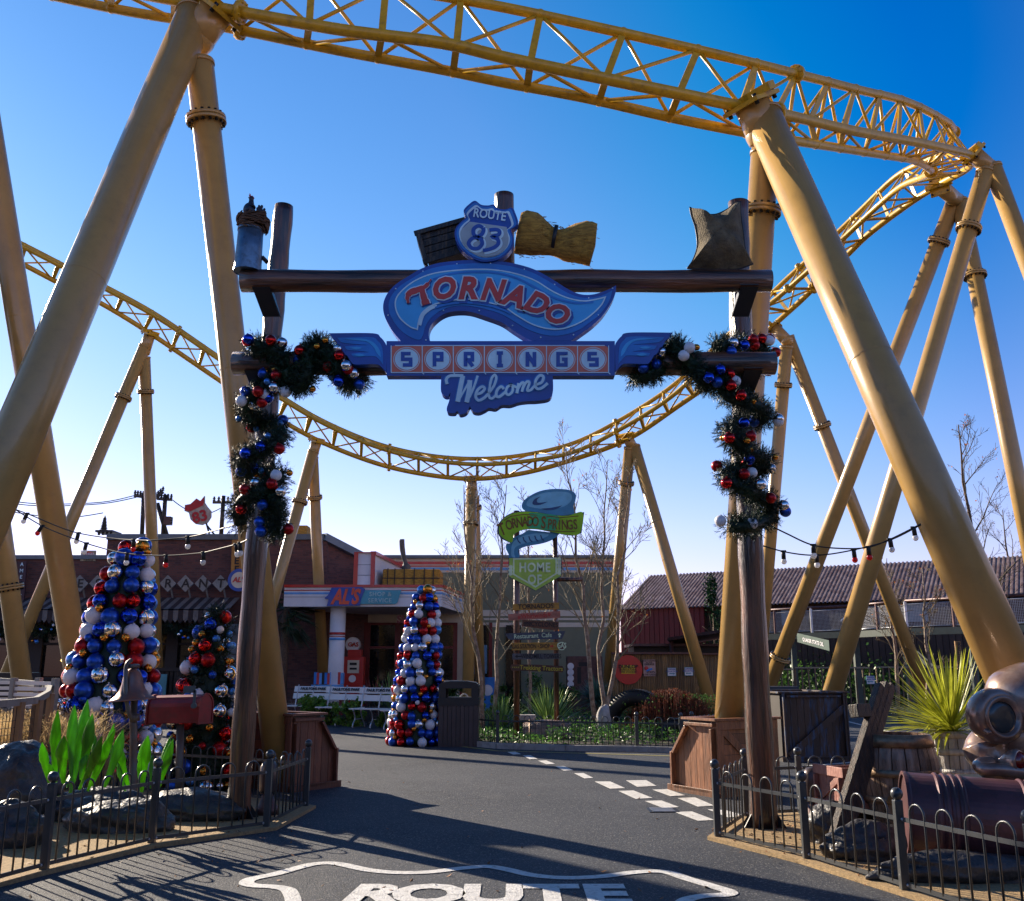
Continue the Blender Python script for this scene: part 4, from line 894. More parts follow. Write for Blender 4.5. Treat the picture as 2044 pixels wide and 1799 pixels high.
mb = MB(); mb.text("SHOP &", PY(759, 1190, CY - .115), RX, UP, .20, .012, .014, 0, spacing=1.15); mb.text("SERVICE", PY(758, 1202.6, CY - .115), RX, UP, .20, .012, .014, 0, spacing=1.15); mb.build('board_lettering', m_ltx, can)
# pylon over canopy
mb = MB(); a, b = PY(709, 1104, 33.6), PY(744, 1168, 33.6); mb.box2((a.x, 33.6, cz1 + .01), (b.x, 33.9, a.z)); 
mb.prism([V((b.x, 33.62, cz1 + .01)), V((b.x, 33.62, a.z - .02)), V((PY(800, 1140, 37).x, 37.9, PY(0, 1135, 37.9).z)), V((PY(800, 1140, 37).x, 37.9, cz1 + .01))], (-.1, .0, 0)); py = mb.build('pylon', m_white, can)
mb = MB(); 
for u in (707, 741): rect(mb, u, 1102, u + 5.5, 1168.5, 33.52, .14)
rect(mb, 707, 1102, 746.5, 1103.5, 33.5, .4)
mb.beam(PY(745, 1104, 33.6), V((PY(800, 1140, 37).x, 37.9, PY(0, 1134, 37.9).z)), .2, .12); mb.build('red_edge_trim', m_red, py)
mb = MB()
for v in (1127, 1148): rect(mb, 712, v, 741, v + .8, 33.585, .01)
mb.build('panel_joint', m_coping, py)
hb = thing('strapped_hay_block', 'large golden block of hay with dark straps on top of the canopy', 'hay bale', PY(822, 1169, 34.5)); mb = MB(); a, b = PY(764, 1136, 34), PY(878, 1168, 34); 
mb.box2((a.x, 34, cz1 + .005), (b.x, 35.6, a.z)); mb.build('hay', m_hay, hb, bevel=.05); mb = MB()
for u in (773, 787, 806, 826, 846, 864): mb.box2((PY(u, 1150, 33.96).x, 33.96, cz1 + .01), (PY(u + 1.5, 1150, 33.96).x, 34.0, a.z + .02)); mb.box2((PY(u, 1150, 33.96).x, 34.0, a.z), (PY(u + 1.5, 1150, 33.96).x, 35.6, a.z + .02))
mb.box2((a.x, 33.965, (cz1 + a.z) / 2), (b.x, 33.995, (cz1 + a.z) / 2 + .03)); mb.build('strap', m_black, hb)
t = thing('upright_paddle', 'grey wooden paddle handle standing up from the hay block on the canopy', 'paddle', PY(811, 1138, 34.6)); mb = MB(); p = cr([PY(811, 1140, 34.6), PY(810, 1128, 34.6), PY(806, 1112, 34.6), PY(803, 1095, 34.6), PY(802, 1077, 34.6)], 4)
mb.tube(p, [.15, .19, .16, .19, .13, .08, .075, .08, .085, .09, .095, .1, .1, .1, .1, .1, .1, .05][:len(p)], 10); mb.build('handle', M('grey_wood', (.10, .095, .09), .7, var=.3), t)
# gas pump
gp = thing('gas_pump', 'red vintage gas pump with round white globe in front of the shop', 'gas pump', G(705, 1424)); c = G(705, 1424); Y = c.y; q = lambda u, v, y=Y: PY(u, v, y)
mb = MB(); a, b = q(687, 1311), q(724, 1425); mb.box2((a.x, Y - .25, 0), (b.x, Y + .25, a.z)); mb.box((c.x, Y, a.z + .1), (.5, .4, .3)); mb.build('cabinet', m_red, gp, bevel=.02)
mb = MB(); g = q(705, 1287); mb.tube([g - V((0, .12, 0)), g + V((0, .12, 0))], .27, 24); gl_ = mb.build('globe', m_white, gp); mb = MB(); mb.tube([g - V((0, .14, 0)), g - V((0, .10, 0))], .285, 24, caps=False); mb.tube([g - V((0, .135, 0)), g - V((0, .125, 0))], .05, 3); mb.build('globe_ring', m_hay, gl_)
mb = MB(); mb.text('GAS', q(705, 1290.5, Y - .15), RX, UP, .21, .01, .03); mb.build('globe_lettering', m_red, gl_)
mb = MB(); rect(mb, 694, 1318, 716, 1344, Y - .29, .04); dl = mb.build('dial_panel', m_cream, gp); mb = MB(); rect(mb, 698, 1323, 712, 1328, Y - .3, .02); rect(mb, 698, 1333, 712, 1337, Y - .3, .02); mb.build('counter_window', m_black, dl)
mb = MB(); mb.prism(disc(703, 1355, .13, Y - .29), (0, .04, 0)); mb.build('round_gauge', m_white, gp)
# pop display
t = thing('bottle_display', 'blue and red striped display counter with upright coloured bottles', 'display stand', G(652, 1430)); Y = G(652, 1430).y - .3
mb = MB(); a, b = q(623, 1380, Y), q(684, 1430, Y); mb.box2((a.x, Y, 0), (b.x, Y + .5, a.z)); mb.build('counter', m_dred, t)
for v1, v2, mt in ((1367, 1372, m_lblue), (1372.5, 1377, m_red), (1377.5, 1381, m_white)):
    mb = MB(); mb.prism([V((q(u, 0, Y).x if 0 else PY(u, v1, Y - yy).x, Y - yy, PY(0, v1, Y).z)) for u, yy in ((621, .0), (630, .25), (652, .33), (676, .25), (686, .0))], (0, 0, PY(0, v2, Y).z - PY(0, v1, Y).z)); mb.build('counter_stripe', mt, t)
for k in range(11):
    u = 627 + k * 5.3; mb = MB(); rect(mb, u, 1342 + (k % 3), u + 4.2, 1366, Y - .05, .25); mb.build('bottle_crate', [m_blue1, m_signred, m_lblue, m_black][k % 4], t)
# ---- barn on the right
BA, BB = V((PY(1238, 1213, 52).x, 52, 0)), V((PY(2044, 1184, 42).x, 42, 0)); BB = BA + (BB - BA) * 1.25
ez = PY(0, 1213, 52).z; bd = (BB - BA).normalized(); bn = V((-bd.y, bd.x, 0)); rz = ez + 2.05; RW = 4.2
barn = thing('barn_building', 'long barn with rusty corrugated roof, red end wall and dark brown siding', 'barn', BA)
m_corr = M('rusty_corrugated_iron', (.16, .085, .06), .5, .15, var=.4, ns=2.5, col2=(.34, .25, .22), stretch=(1, 1, .4), dirt=.6)
mb = MB(); L = (BB - BA).length; RP = .20; n_ = int(L / RP)
for i in range(n_):
    vs = []
    for k, (t, h) in enumerate(((0, 0), (.35, 0), (.45, .055), (.85, .055), (1.0, 0))):
        p = BA + bd * ((i + t) * RP); vs += [p + UP * (ez + h) - bn * .3 - UP * .14, p + bn * RW + UP * (rz + h)]
    for k in range(4): mb.add([vs[2 * k], vs[2 * k + 2], vs[2 * k + 3], vs[2 * k + 1]], [(0, 1, 2, 3)])
mb.prism([BA + bn * RW + UP * (rz - .05), BB + bn * RW + UP * (rz - .05), BB + bn * (2 * RW) + UP * (ez - .05), BA + bn * (2 * RW) + UP * (ez - .05)], (0, 0, -.1)); mb.build('corrugated_roof', m_corr, barn)
xs = (PY(1400, 1213, 50).x - BA.x) / bd.x
mb = MB()
for (s0, s1, mt) in ((0, xs, 0),):
    nb = int((s1 - s0) / .28)
    for i in range(nb):
        p = BA + bd * (s0 + i * .28); mb.prism([p, p + bd * .25, p + bd * .25 + UP * ez, p + UP * ez], bn * .1)
    mb.prism([BA + bn * .05, BA + bd * s1 + bn * .05, BA + bd * s1 + bn * .05 + UP * (ez - .02), BA + bn * .05 + UP * (ez - .02)], bn * .1)
mb.build('red_wall', M('barn_red', (.13, .012, .014), .7, island=.12), barn)
mb = MB(); nb = int((L - xs) / .28)
for i in range(nb):
    p = BA + bd * (xs + i * .28) + bn * .6; mb.prism([p, p + bd * .255, p + bd * .255 + UP * (ez + .2), p + UP * (ez + .2)], bn * .1)
mb.prism([BA + bd * (xs - 2.5) + bn * .68, BB + bn * .68, BB + bn * .68 + UP * (ez + .1), BA + bd * (xs - 2.5) + bn * .68 + UP * (ez + .1)], bn * .1)
mb.prism([BA + bn * .1 - bd * .02, BA + bn * 8 - bd * .02, BA + bn * 8 + UP * ez - bd * .02, BA + bn * RW + UP * (rz - .1) - bd * .02, BA + bn * .1 + UP * ez - bd * .02], bd * .05)
mb.build('brown_siding', M('brown_siding', (.055, .03, .022), .7, island=.2), barn)
m_bg = M('barn_glass', (.2, .26, .3), .2)
for u in (1560, 1765):
    s_ = (PY(u, 1220, 47).x - BA.x) / bd.x; p = BA + bd * s_ + bn * .5; mb = MB(); mb.prism([p + UP * (ez - 1.1), p + bd * .9 + UP * (ez - 1.1), p + bd * .9 + UP * (ez - .3), p + UP * (ez - .3)], bn * .05); mb.build('window', m_bg, barn)
t = thing('lean_to_roof', 'low rusty sloping lean-to roof in front of the red barn wall', 'roof', G(1400, 1420)); mb = MB(); mb.prism([PY(1332, 1273, 40), PY(1470, 1252, 36), PY(1520, 1256, 40), PY(1345, 1285, 43)], (0, 0, -.12)); mb.build('sheet', m_rust, t)
mb = MB(); mb.tube([PY(1340, 1280, 40.2), V((PY(1340, 1280, 40.2).x, 40.2, 0))], .08, 8); mb.tube([PY(1468, 1256, 37), V((PY(1468, 1256, 37).x, 37, 0))], .08, 8); mb.build('post', m_rust, t)
t = thing('dark_shed', 'low dark open shed between the bamboo screen and the gate post', 'shed', G(1440, 1420)); mb = MB(); a, b = PY(1265, 1290, 41), PY(1500, 1425, 41); mb.box2((a.x, 41.0, 0), (b.x, 43, a.z)); mb.build('shed_body', m_darkwood, t); mb = MB(); rect(mb, 1262, 1285, 1505, 1290, 40.6, 3); mb.build('shed_roof', m_rust, t)
# bamboo screen + signs
BYY = 34
t = thing('bamboo_screen', 'ochre bamboo cane screen carrying the round tyre sign', 'screen', (PY(1300, 1400, BYY).x, BYY, 0)); mb = MB(); u = 1222
while u < 1450:
    a, b = PY(u, 1306, BYY), PY(u, 1425, BYY); mb.tube([V((a.x, BYY + R.uniform(-.01, .01), 0)), V((a.x, BYY, a.z + R.uniform(-.01, .01)))], .032, 6); u += 3.6
mb.build('canes', M('bamboo', (.20, .12, .045), .6, island=.35), t); mb = MB(); rect(mb, 1221, 1302, 1382, 1306, BYY - .1, .2); rect(mb, 1383, 1304, 1452, 1307, BYY - .1, .2); mb.build('top_rail', m_rust, t)
t = thing('round_tyre_sign', 'round red sign with a yellow band reading dunlop on the bamboo screen'.replace('dunlop', 'a tyre name'), 'sign', PY(1254, 1337, BYY - .12)); mb = MB(); mb.prism(disc(1254, 1337, .50, BYY - .12), (0, .05, 0)); mb.build('red_disc', m_red, t)
mb = MB(); rect(mb, 1240, 1328, 1268, 1345, BYY - .14, .018); mb.build('yellow_band', M('sign_yellow', (.65, .42, .02), .5), t)
mb = MB(); mb.text('DUNLOP', PY(1254, 1334, BYY - .145), RX, UP, .165, .004, .03); mb.text('AGRICULTURAL', PY(1254, 1338.7, BYY - .145), RX, UP, .085, .004, .02); mb.text('TYRE & SERVICE' if 0 else 'TYRE STOCKIST', PY(1254, 1343.3, BYY - .145), RX, UP, .085, .004, .02); mb.build('lettering', m_black, t)
t = thing('comic_poster', 'pink cream poster with a red and blue cartoon figure beside the round sign', 'poster', PY(1297, 1343, BYY - .12)); mb = MB(); rect(mb, 1284, 1317, 1309, 1350, BYY - .12, .03); mb.build('sheet', M('poster_pink', (.45, .30, .26), .7), t)
mb = MB(); mb.text('WHAT HAPPENS', PY(1296, 1321, BYY - .125), RX, UP, .075, .004, .02); mb.text('IN THE', PY(1296, 1324.6, BYY - .125), RX, UP, .07, .004, .02); mb.text('GARAGE', PY(1296, 1328, BYY - .125), RX, UP, .09, .004, .02); mb.text('STAYS', PY(1299, 1344, BYY - .125), RX, UP, .10, .004, .02); mb.text('IN THE GARAGE', PY(1297, 1348.5, BYY - .125), RX, UP, .075, .004, .02); mb.build('lettering', m_black, t)
mb = MB(); mb.ball(PY(1290, 1334, BYY - .13), .07, 8, 6, (1, .15, 1)); mb.build('red_shape', m_red, t); mb = MB(); mb.beam(PY(1290, 1339, BYY - .13), PY(1302, 1335, BYY - .13), .01, .07, (1, 0, 0)); mb.build('blue_shape', m_blue1, t)
def driver(u, v, Y, d, lbl):
    t = thing('driver_collection_sign', lbl, 'sign', PY(u, v, Y), 'driver collection signs'); mb = MB(); rect(mb, u - 9, v - 8, u + 9, v + 9, Y, .03); mb.build('plate', m_teal, t)
    mb = MB(); rect(mb, u - 8, v - 7, u + 8, v + 8, Y - .008, .006); mb.build('white_face', m_white, t)
    mb = MB(); k = Y / 34; mb.text('DRIVER', PY(u, v - 3.2, Y - .012), RX, UP, .075 * k, .004, .02); mb.text('COLLECTION', PY(u, v + .8, Y - .012), RX, UP, .065 * k, .004, .02); mb.build('lettering', m_navy, t)
    mb = MB(); rect(mb, u - 5, v + 3, u + 5, v + 5, Y - .012, .004); e = u + 6.5 * d; mb.prism([PY(e, v + 4, Y - .012), PY(u + 3.5 * d, v + 1.8, Y - .012), PY(u + 3.5 * d, v + 6.2, Y - .012)], (0, .004, 0)); mb.build('arrow', m_teal, t)
driver(1341, 1341, BYY - .14, 1, 'driver collection sign with arrow pointing right, on the bamboo screen'); driver(1375, 1340, BYY - .14, -1, 'driver collection sign with arrow pointing left, on the bamboo screen')
# ---- raised walkway
walk = thing('raised_walkway', 'raised timber walkway with wire mesh railing in front of the barn', 'walkway', G(1800, 1420))
WP = [PY(1480, 1273, 44), PY(1700, 1271, 40), PY(1812, 1267, 37), PY(2120, 1262, 33)]; wz = WP[0].z; WP = [V((p.x, p.y, wz)) for p in WP]
m_greenw = M('green_grey_beam', (.07, .09, .075), .7, dirt=.5)
mb = MB(); mb2 = MB()
for a, b in zip(WP[:-1], WP[1:]):
    mb.beam(a, b, .14, .26); d = (b - a).normalized(); nn = V((-d.y, d.x, 0)); mb2.prism([a + UP * .1, b + UP * .1, b + nn * 2.4 + UP * .1, a + nn * 2.4 + UP * .1], (0, 0, -.1))
mb.build('edge_beam', m_greenw, walk); mb2.build('deck', m_wood_d, walk)
m_galv = M('galvanised_wire', (.45, .46, .48), .35, .6)
for a, b in zip(WP[:-1], WP[1:]):
    n_ = max(2, round((b - a).length / 1.8))
    for i in range(n_):
        p0, p1 = a.lerp(b, i / n_), a.lerp(b, (i + 1) / n_); mb = MB(); mb.box(p0 + UP * .62, (.09, .09, 1.1)); mb.build('railing_post', m_rust if i % 2 else m_galv, walk)
        mb = MB(); mb.tube([p0 + UP * .2, p1 + UP * .2], .02, 4); mb.tube([p0 + UP * 1.05, p1 + UP * 1.05], .02, 4); kx = 30
        for k in range(1, kx): q_ = p0.lerp(p1, k / kx); mb.beam(q_ + UP * .2, q_ + UP * 1.05, .008, .008)
        for k in range(1, 15): mb.beam(p0 + UP * (.2 + k * .057), p1 + UP * (.2 + k * .057), .008, .008)
        mb.build('wire_mesh_panel', m_galv, walk)
    mb = MB(); mb.tube([a + UP * 1.18, b + UP * 1.18], .05, 8); mb.build('handrail', m_rust, walk)
for p in (WP[0].lerp(WP[1], .5), WP[1].lerp(WP[2], .1), WP[2], WP[2].lerp(WP[3], .45)):
    mb = MB(); mb.box((p.x, p.y + .2, wz / 2 - .1), (.22, .22, wz - .1)); mb.build('support_post', m_greenw, walk)
mb = MB(); mb.beam(PY(1800, 1278, 38), V((PY(1905, 1335, 36).x, 36, .9)), .12, .26); mb.build('stair_stringer', m_greenw, walk)
mb = MB(); mb.beam(PY(1678, 1240, 41), PY(1716, 1212, 43), .05, .05); mb.build('stair_rail', m_galv, walk)
t = thing('oil_sign', 'dark green slanted board reading an oil name beside the flanged support', 'sign', PY(1622, 1284, 36.5)); e0, e1 = PY(1592, 1273, 37), PY(1655, 1289, 34.5); d = (e1 - e0); up = UP * .17
mb = MB(); mb.prism([e0 - up, e1 - up * 1.1, e1 + up * 1.1, e0 + up], V((0, .06, 0))); mb.build('board', M('dark_green', (.02, .06, .05), .5), t)
mb = MB(); dn = d.normalized(); mb.text('QUAKER STATE OIL', (e0 + e1) / 2 - UP * .075 - V((0, .02, 0)), dn, (dn.cross(V((0, -1, 0)))) * -1 if 0 else V((-dn.z * 0, 0, 1)), .19, .01, .02); mb.build('lettering', m_white, t)
t = thing('relics_sign', 'narrow vertical ochre board reading relics under the walkway', 'sign', PY(1914, 1300, 33.5)); mb = MB(); rect(mb, 1906, 1280, 1923, 1336, 33.5, .06); mb.build('board', M('ochre_old', (.30, .16, .05), .7, dirt=.5), t)
mb = MB()
for k, ch in enumerate('RELICS'): mb.text(ch, PY(1915, 1290 + k * 9, 33.48), RX, UP, .19, .01, .02)
mb.build('lettering', m_black, t)
# picket screen
def picket(u1, u2, v1, v2, Y1, Y2, lbl):
    a, b = PY(u1, v2, Y1), PY(u2, v2, Y2); a.z = b.z = 0; t = thing('slat_fence', lbl, 'fence', a); h1 = PY(u1, v1, Y1).z; n_ = int((b - a).length / .22); mb = MB()
    for i in range(n_ + 1): p = a.lerp(b, i / n_); mb.box(p + UP * h1 / 2, (.05, .04, h1))
    mb.build('slats', M('pale_slat', (.16, .10, .055), .6, island=.3), t); mb = MB(); mb.beam(a + UP * h1, b + UP * h1, .09, .05); mb.beam(a + UP * .15, b + UP * .15, .09, .05); mb.build('rail', m_bench if 0 else M('pale_rail', (.30, .24, .17), .6), t)
picket(1592, 1742, 1333, 1413, 36, 35, 'tall wooden slat fence with pale top rail below the oil sign')
picket(1756, 2120, 1332, 1413, 35, 31, 'tall wooden slat fence with pale top rail below the relics sign')
picket(1462, 1590, 1336, 1413, 37, 36, 'tall wooden slat fence glimpsed between the gate post and the supports')
driver(1738, 1357, 34.6, -1, 'driver collection sign with arrow pointing left, on the slat fence')
# dark understorey behind the fence
for k in range(14):
    u = 1500 + k * 42; p = G(u, 1412 if k % 2 else 1408); mb = MB(); rr = random.Random(k)
    for _ in range(420):
        c = p + V((rr.gauss(0, .8), 1.5 + rr.gauss(0, .4), abs(rr.gauss(.9, .5)))); a_ = V((rr.gauss(0, 1), rr.gauss(0, 1), rr.gauss(0, 1))).normalized() * .09; b_2 = V((rr.gauss(0, 1), rr.gauss(0, 1), rr.gauss(0, 1))).normalized() * .06
        mb.add([c - a_, c + b_2, c + a_, c - b_2], [(0, 1, 2, 3)])
    o = mb.build('shrub', m_shrub); tag(o, 'dark loose shrub behind the slat fence under the raised walkway', 'shrub', 'shrubs behind the slat fence')
# ================================================================== beds, markings
def offs(pts, d):
    """push an outline outwards (2D centroid based)"""
    c = sum(pts, V((0, 0, 0))) / len(pts); return [p + (p - c).normalized() * d for p in pts]
LF = [G(-190, 1822), G(87, 1744), G(302, 1690), G(531, 1657), G(610, 1615)]; LB = [G(610, 1615), G(470, 1597), G(335, 1587), G(150, 1583), G(-120, 1583)]
RF = [G(1433, 1677), G(1611, 1722), G(1807, 1786), G(2080, 1872)]; RB = [G(1492, 1636), G(1600, 1631), G(1760, 1628)]
bed('gravel_left', offs([G(-500, 1900)] + LF[1:] + LB[1:4] + [G(-500, 1575)], .12), m_sand, .035)
bed('gravel_right', offs(RF + [G(2600, 1960), G(2400, 1590), G(1800, 1575), G(1760, 1628)] + RB[::-1][1:], .10), m_sand, .035)
CB = [G(878, 1476), G(993, 1491), G(1130, 1495), G(1272, 1497), G(1361, 1500)]
m_soil = M('planted_soil', (.035, .025, .018), .9, var=.5, ns=8, bump=1, bs=20, dirt=.4)
bed('planted_bed', CB + [G(1440, 1478), G(1400, 1405), G(1100, 1398), G(860, 1405), G(560, 1418), G(560, 1440), G(800, 1440)], m_soil, .05)
# kerb of the bed (a real step)
kp = [G(870, 1479), G(885, 1484), G(993, 1494.5), G(1130, 1499), G(1272, 1501), G(1361, 1504), G(1452, 1489)]
mb = MB()
for a, b in zip(kp[:-1], kp[1:]): mb.beam(a + UP * .05, b + UP * .05, .10, .12)
mb.build('kerb', M('kerb_stone', (.34, .33, .31), .8, dirt=.4), kind='structure')
# painted route shield on the road
def MK(x, y): return G((900 + x * 1.0274) * .499, (2950 + y * 1.0274) * .499, .004)
mk = [(262,690),(266,640),(255,606),(236,590),(180,581),(112,577),(84,567),(105,551),(200,531),(290,506),(350,493),(430,491),(560,517),(680,527),(800,524),(920,510),(1020,503),(1090,513),(1200,537),(1330,547),(1470,541),(1580,527),(1670,521),(1730,527),(1800,550),(1900,580),(1962,600),(1952,612),(1860,618),(1790,636),(1760,680)]
road = thing('painted_route_marking', 'white shield outline with the word route painted on the asphalt at the front', 'road marking', (0, 6.5, 0))
mb = MB(); p = cr([MK(x, y) for x, y in mk], 6); mb.ribbon(p, .115, (0, 0, 1), (0, 0, .002)); mb.build('shield_outline', m_mark, road)
lt = G(1022, 1765, .004).y; hh = .80
for ch, x in zip('ROUTE', (548, 782, 1040, 1278, 1494)):
    u = (900 + x * 1.0274) * .499; c = G(u, 1782, .004); base = V((c.x * (lt - hh * .73) / c.y * 1.0, lt - hh * .73, .0045)); 
    mb = MB(); mb.text(ch, base, (1, 0, 0), (0, 1, 0), hh, .0015, .05, .12 if ch == 'R' else 0, sx=.80); mb.build('letter', m_mark, road)
# lane dashes
def quad(name, label, pts, grp, z=.004):
    mb = MB(); mb.prism([G(u, v, z) for u, v in pts], (0, 0, .002)); o = mb.build(name, m_mark); tag(o, label, 'road marking', grp); return o
def Z5(x, y): return ((2600 + x / 2.555) * .499, (2700 + y / 2.555) * .499)
def Z9(x, y): return ((900 + x * 1.0274) * .499, (2950 + y * 1.0274) * .499)
dsh = [[(1100,57),(1130,56),(1152,65),(1122,67)],[(1160,71),(1190,70),(1217,84),(1187,85)],[(1220,91),(1250,90),(1285,103),(1252,105)],[(1287,113),(1320,112),(1356,128),(1320,130)],[(1360,140),(1395,139),(1434,158),(1400,160)]]
for k, q in enumerate(dsh): quad('lane_dash', 'narrow white dash, number %d from the far end of the dashed line' % (k + 1), [Z9(*p) for p in q], 'white dashes on the road')
blk = [[(1440,172),(1500,172),(1558,198),(1500,200)],[(1562,168),(1640,167),(1680,189),(1606,193)],[(1533,209),(1590,207),(1664,236),(1600,240)],[(1665,204),(1722,202),(1792,226),(1735,229)],[(1636,248),(1700,246),(1768,272),(1706,275)],[(1764,237),(1830,234),(1905,266),(1842,270)],[(1752,291),(1818,289),(1906,322),(1843,325)],[(1880,280),(1950,284),(2030,306),(1960,312)]]
nm = ['far left', 'far right', 'second left', 'second right', 'third left', 'third right', 'nearest left', 'nearest right']
for k, q in enumerate(blk): quad('crossing_block', 'wide white crossing block, %s of the two staggered rows' % nm[k], [Z9(*p) for p in q], 'white crossing blocks')
mb = MB(); a, b = G(1405, 1551, .004), G(1640, 1527, .004); mb.ribbon([a, b, G(1700, 1522, .004)], .09, (0, 0, 1), (0, 0, .002)); o = mb.build('stop_line', m_mark); tag(o, 'thin white line crossing the road behind the pale crate', 'road marking')
mb = MB(); mb.ribbon([G(1690, 1440, .004), G(1780, 1462, .004), G(1830, 1475, .004)], .1, (0, 0, 1), (0, 0, .002)); o = mb.build('edge_line', m_mark); tag(o, 'thin white road line behind the barrels at right', 'road marking')
m_yel = M('yellow_line', (.34, .30, .10), .8, dirt=.6)
mb = MB(); mb.ribbon([G(870, 1484, .004), G(993, 1499, .004), G(1272, 1507, .004), G(1361, 1510, .004), G(1540, 1476, .004)], .09, (0, 0, 1), (0, 0, .002)); o = mb.build('yellow_edge_line', m_yel); tag(o, 'faded yellow line painted along the kerb of the planted bed', 'road marking')
gr = thing('drain_grate', 'small dark drain grate set in the asphalt beside the crossing blocks', 'drain', G(1320, 1618)); mb = MB(); c = G(1322, 1617, .006); mb.box(c, (.34, .34, .006)); mb.build('cover', m_black, gr); mb = MB()
for k in range(6): mb.box(c + V((0, -.13 + k * .052, .005)), (.26, .02, .006))
mb.build('bars', m_galv, gr)
# ================================================================== bow top fences
def fence(label, pts, H=.74, hoops=.25, first=True, last=True, rp=.030, br=.0085, group='bow top railings'):
    t = thing('bow_top_fence', label, 'fence', pts[0], group)
    for i, p in enumerate(pts):
        if (i == 0 and not first) or (i == len(pts) - 1 and not last): continue
        mb = MB(); mb.box(p + UP * (H - .09) / 2, (rp * 2, rp * 2, H - .09)); mb.box(p + UP * .01, (rp * 3.4, rp * 3.4, .02)); po = mb.build('post', m_fence, t, bevel=.004)
        mb = MB(); mb.ball(p + UP * (H - .045), .045, 16, 10); mb.tube([p + UP * (H - .1), p + UP * (H - .07)], .02, 8); mb.build('ball_finial', m_fence, po)
    top = H - .22
    for a, b in zip(pts[:-1], pts[1:]):
        d = (b - a); L = d.length; d.normalize(); a0 = a + d * (rp + .01); b0 = b - d * (rp + .01); mb = MB()
        mb.beam(a0 + UP * top, b0 + UP * top, .010, .032); mb.beam(a0 + UP * .07, b0 + UP * .07, .010, .032)
        n_ = max(1, round((L - .12) / hoops)); w_ = (L - .12) / n_
        for k in range(n_):
            x0_, x1_ = .06 + w_ * (k + .22), .06 + w_ * (k + .78); r_ = (x1_ - x0_) / 2; cx = (x0_ + x1_) / 2; zt_ = H - .10 - r_
            p_ = [a + d * x0_ + UP * .07, a + d * x0_ + UP * zt_] + [a + d * (cx - r_ * math.cos(q * math.pi / 8)) + UP * (zt_ + r_ * math.sin(q * math.pi / 8)) for q in range(1, 8)] + [a + d * x1_ + UP * zt_, a + d * x1_ + UP * .07]
            mb.tube(p_, br, 6)
        mb.m = 1
        for q in (a0, b0): mb.ball(q + UP * top, .014, 6, 4); mb.ball(q + UP * .07, .014, 6, 4)
        mb.build('hooped_panel', [m_fence, m_galv], t)
fence('grey bow top fence along the front of the left rock bed', LF, .78)
fence('grey bow top fence behind the left gate post and mailbox', LB, .72, .26, first=False)
fence('grey bow top fence along the front of the right sandy bed', RF, .74)
fence('grey bow top fence returning behind the right gate post', [RF[0]] + RB, .74, first=False)
fence('dark bow top fence along the kerb of the planted bed', [G(893, 1479), G(993, 1491), G(1272, 1497), G(1361, 1500), G(1383, 1496), G(1450, 1484)], .74, .24, rp=.035)
fence('dark bow top fence behind the white benches', [G(548, 1436), G(640, 1440), G(735, 1447), G(800, 1450)], .72, .25, rp=.03)
fence('grey bow top fence glimpsed right of the right gate post', [G(1545, 1500), G(1590, 1498)], .74, .25)
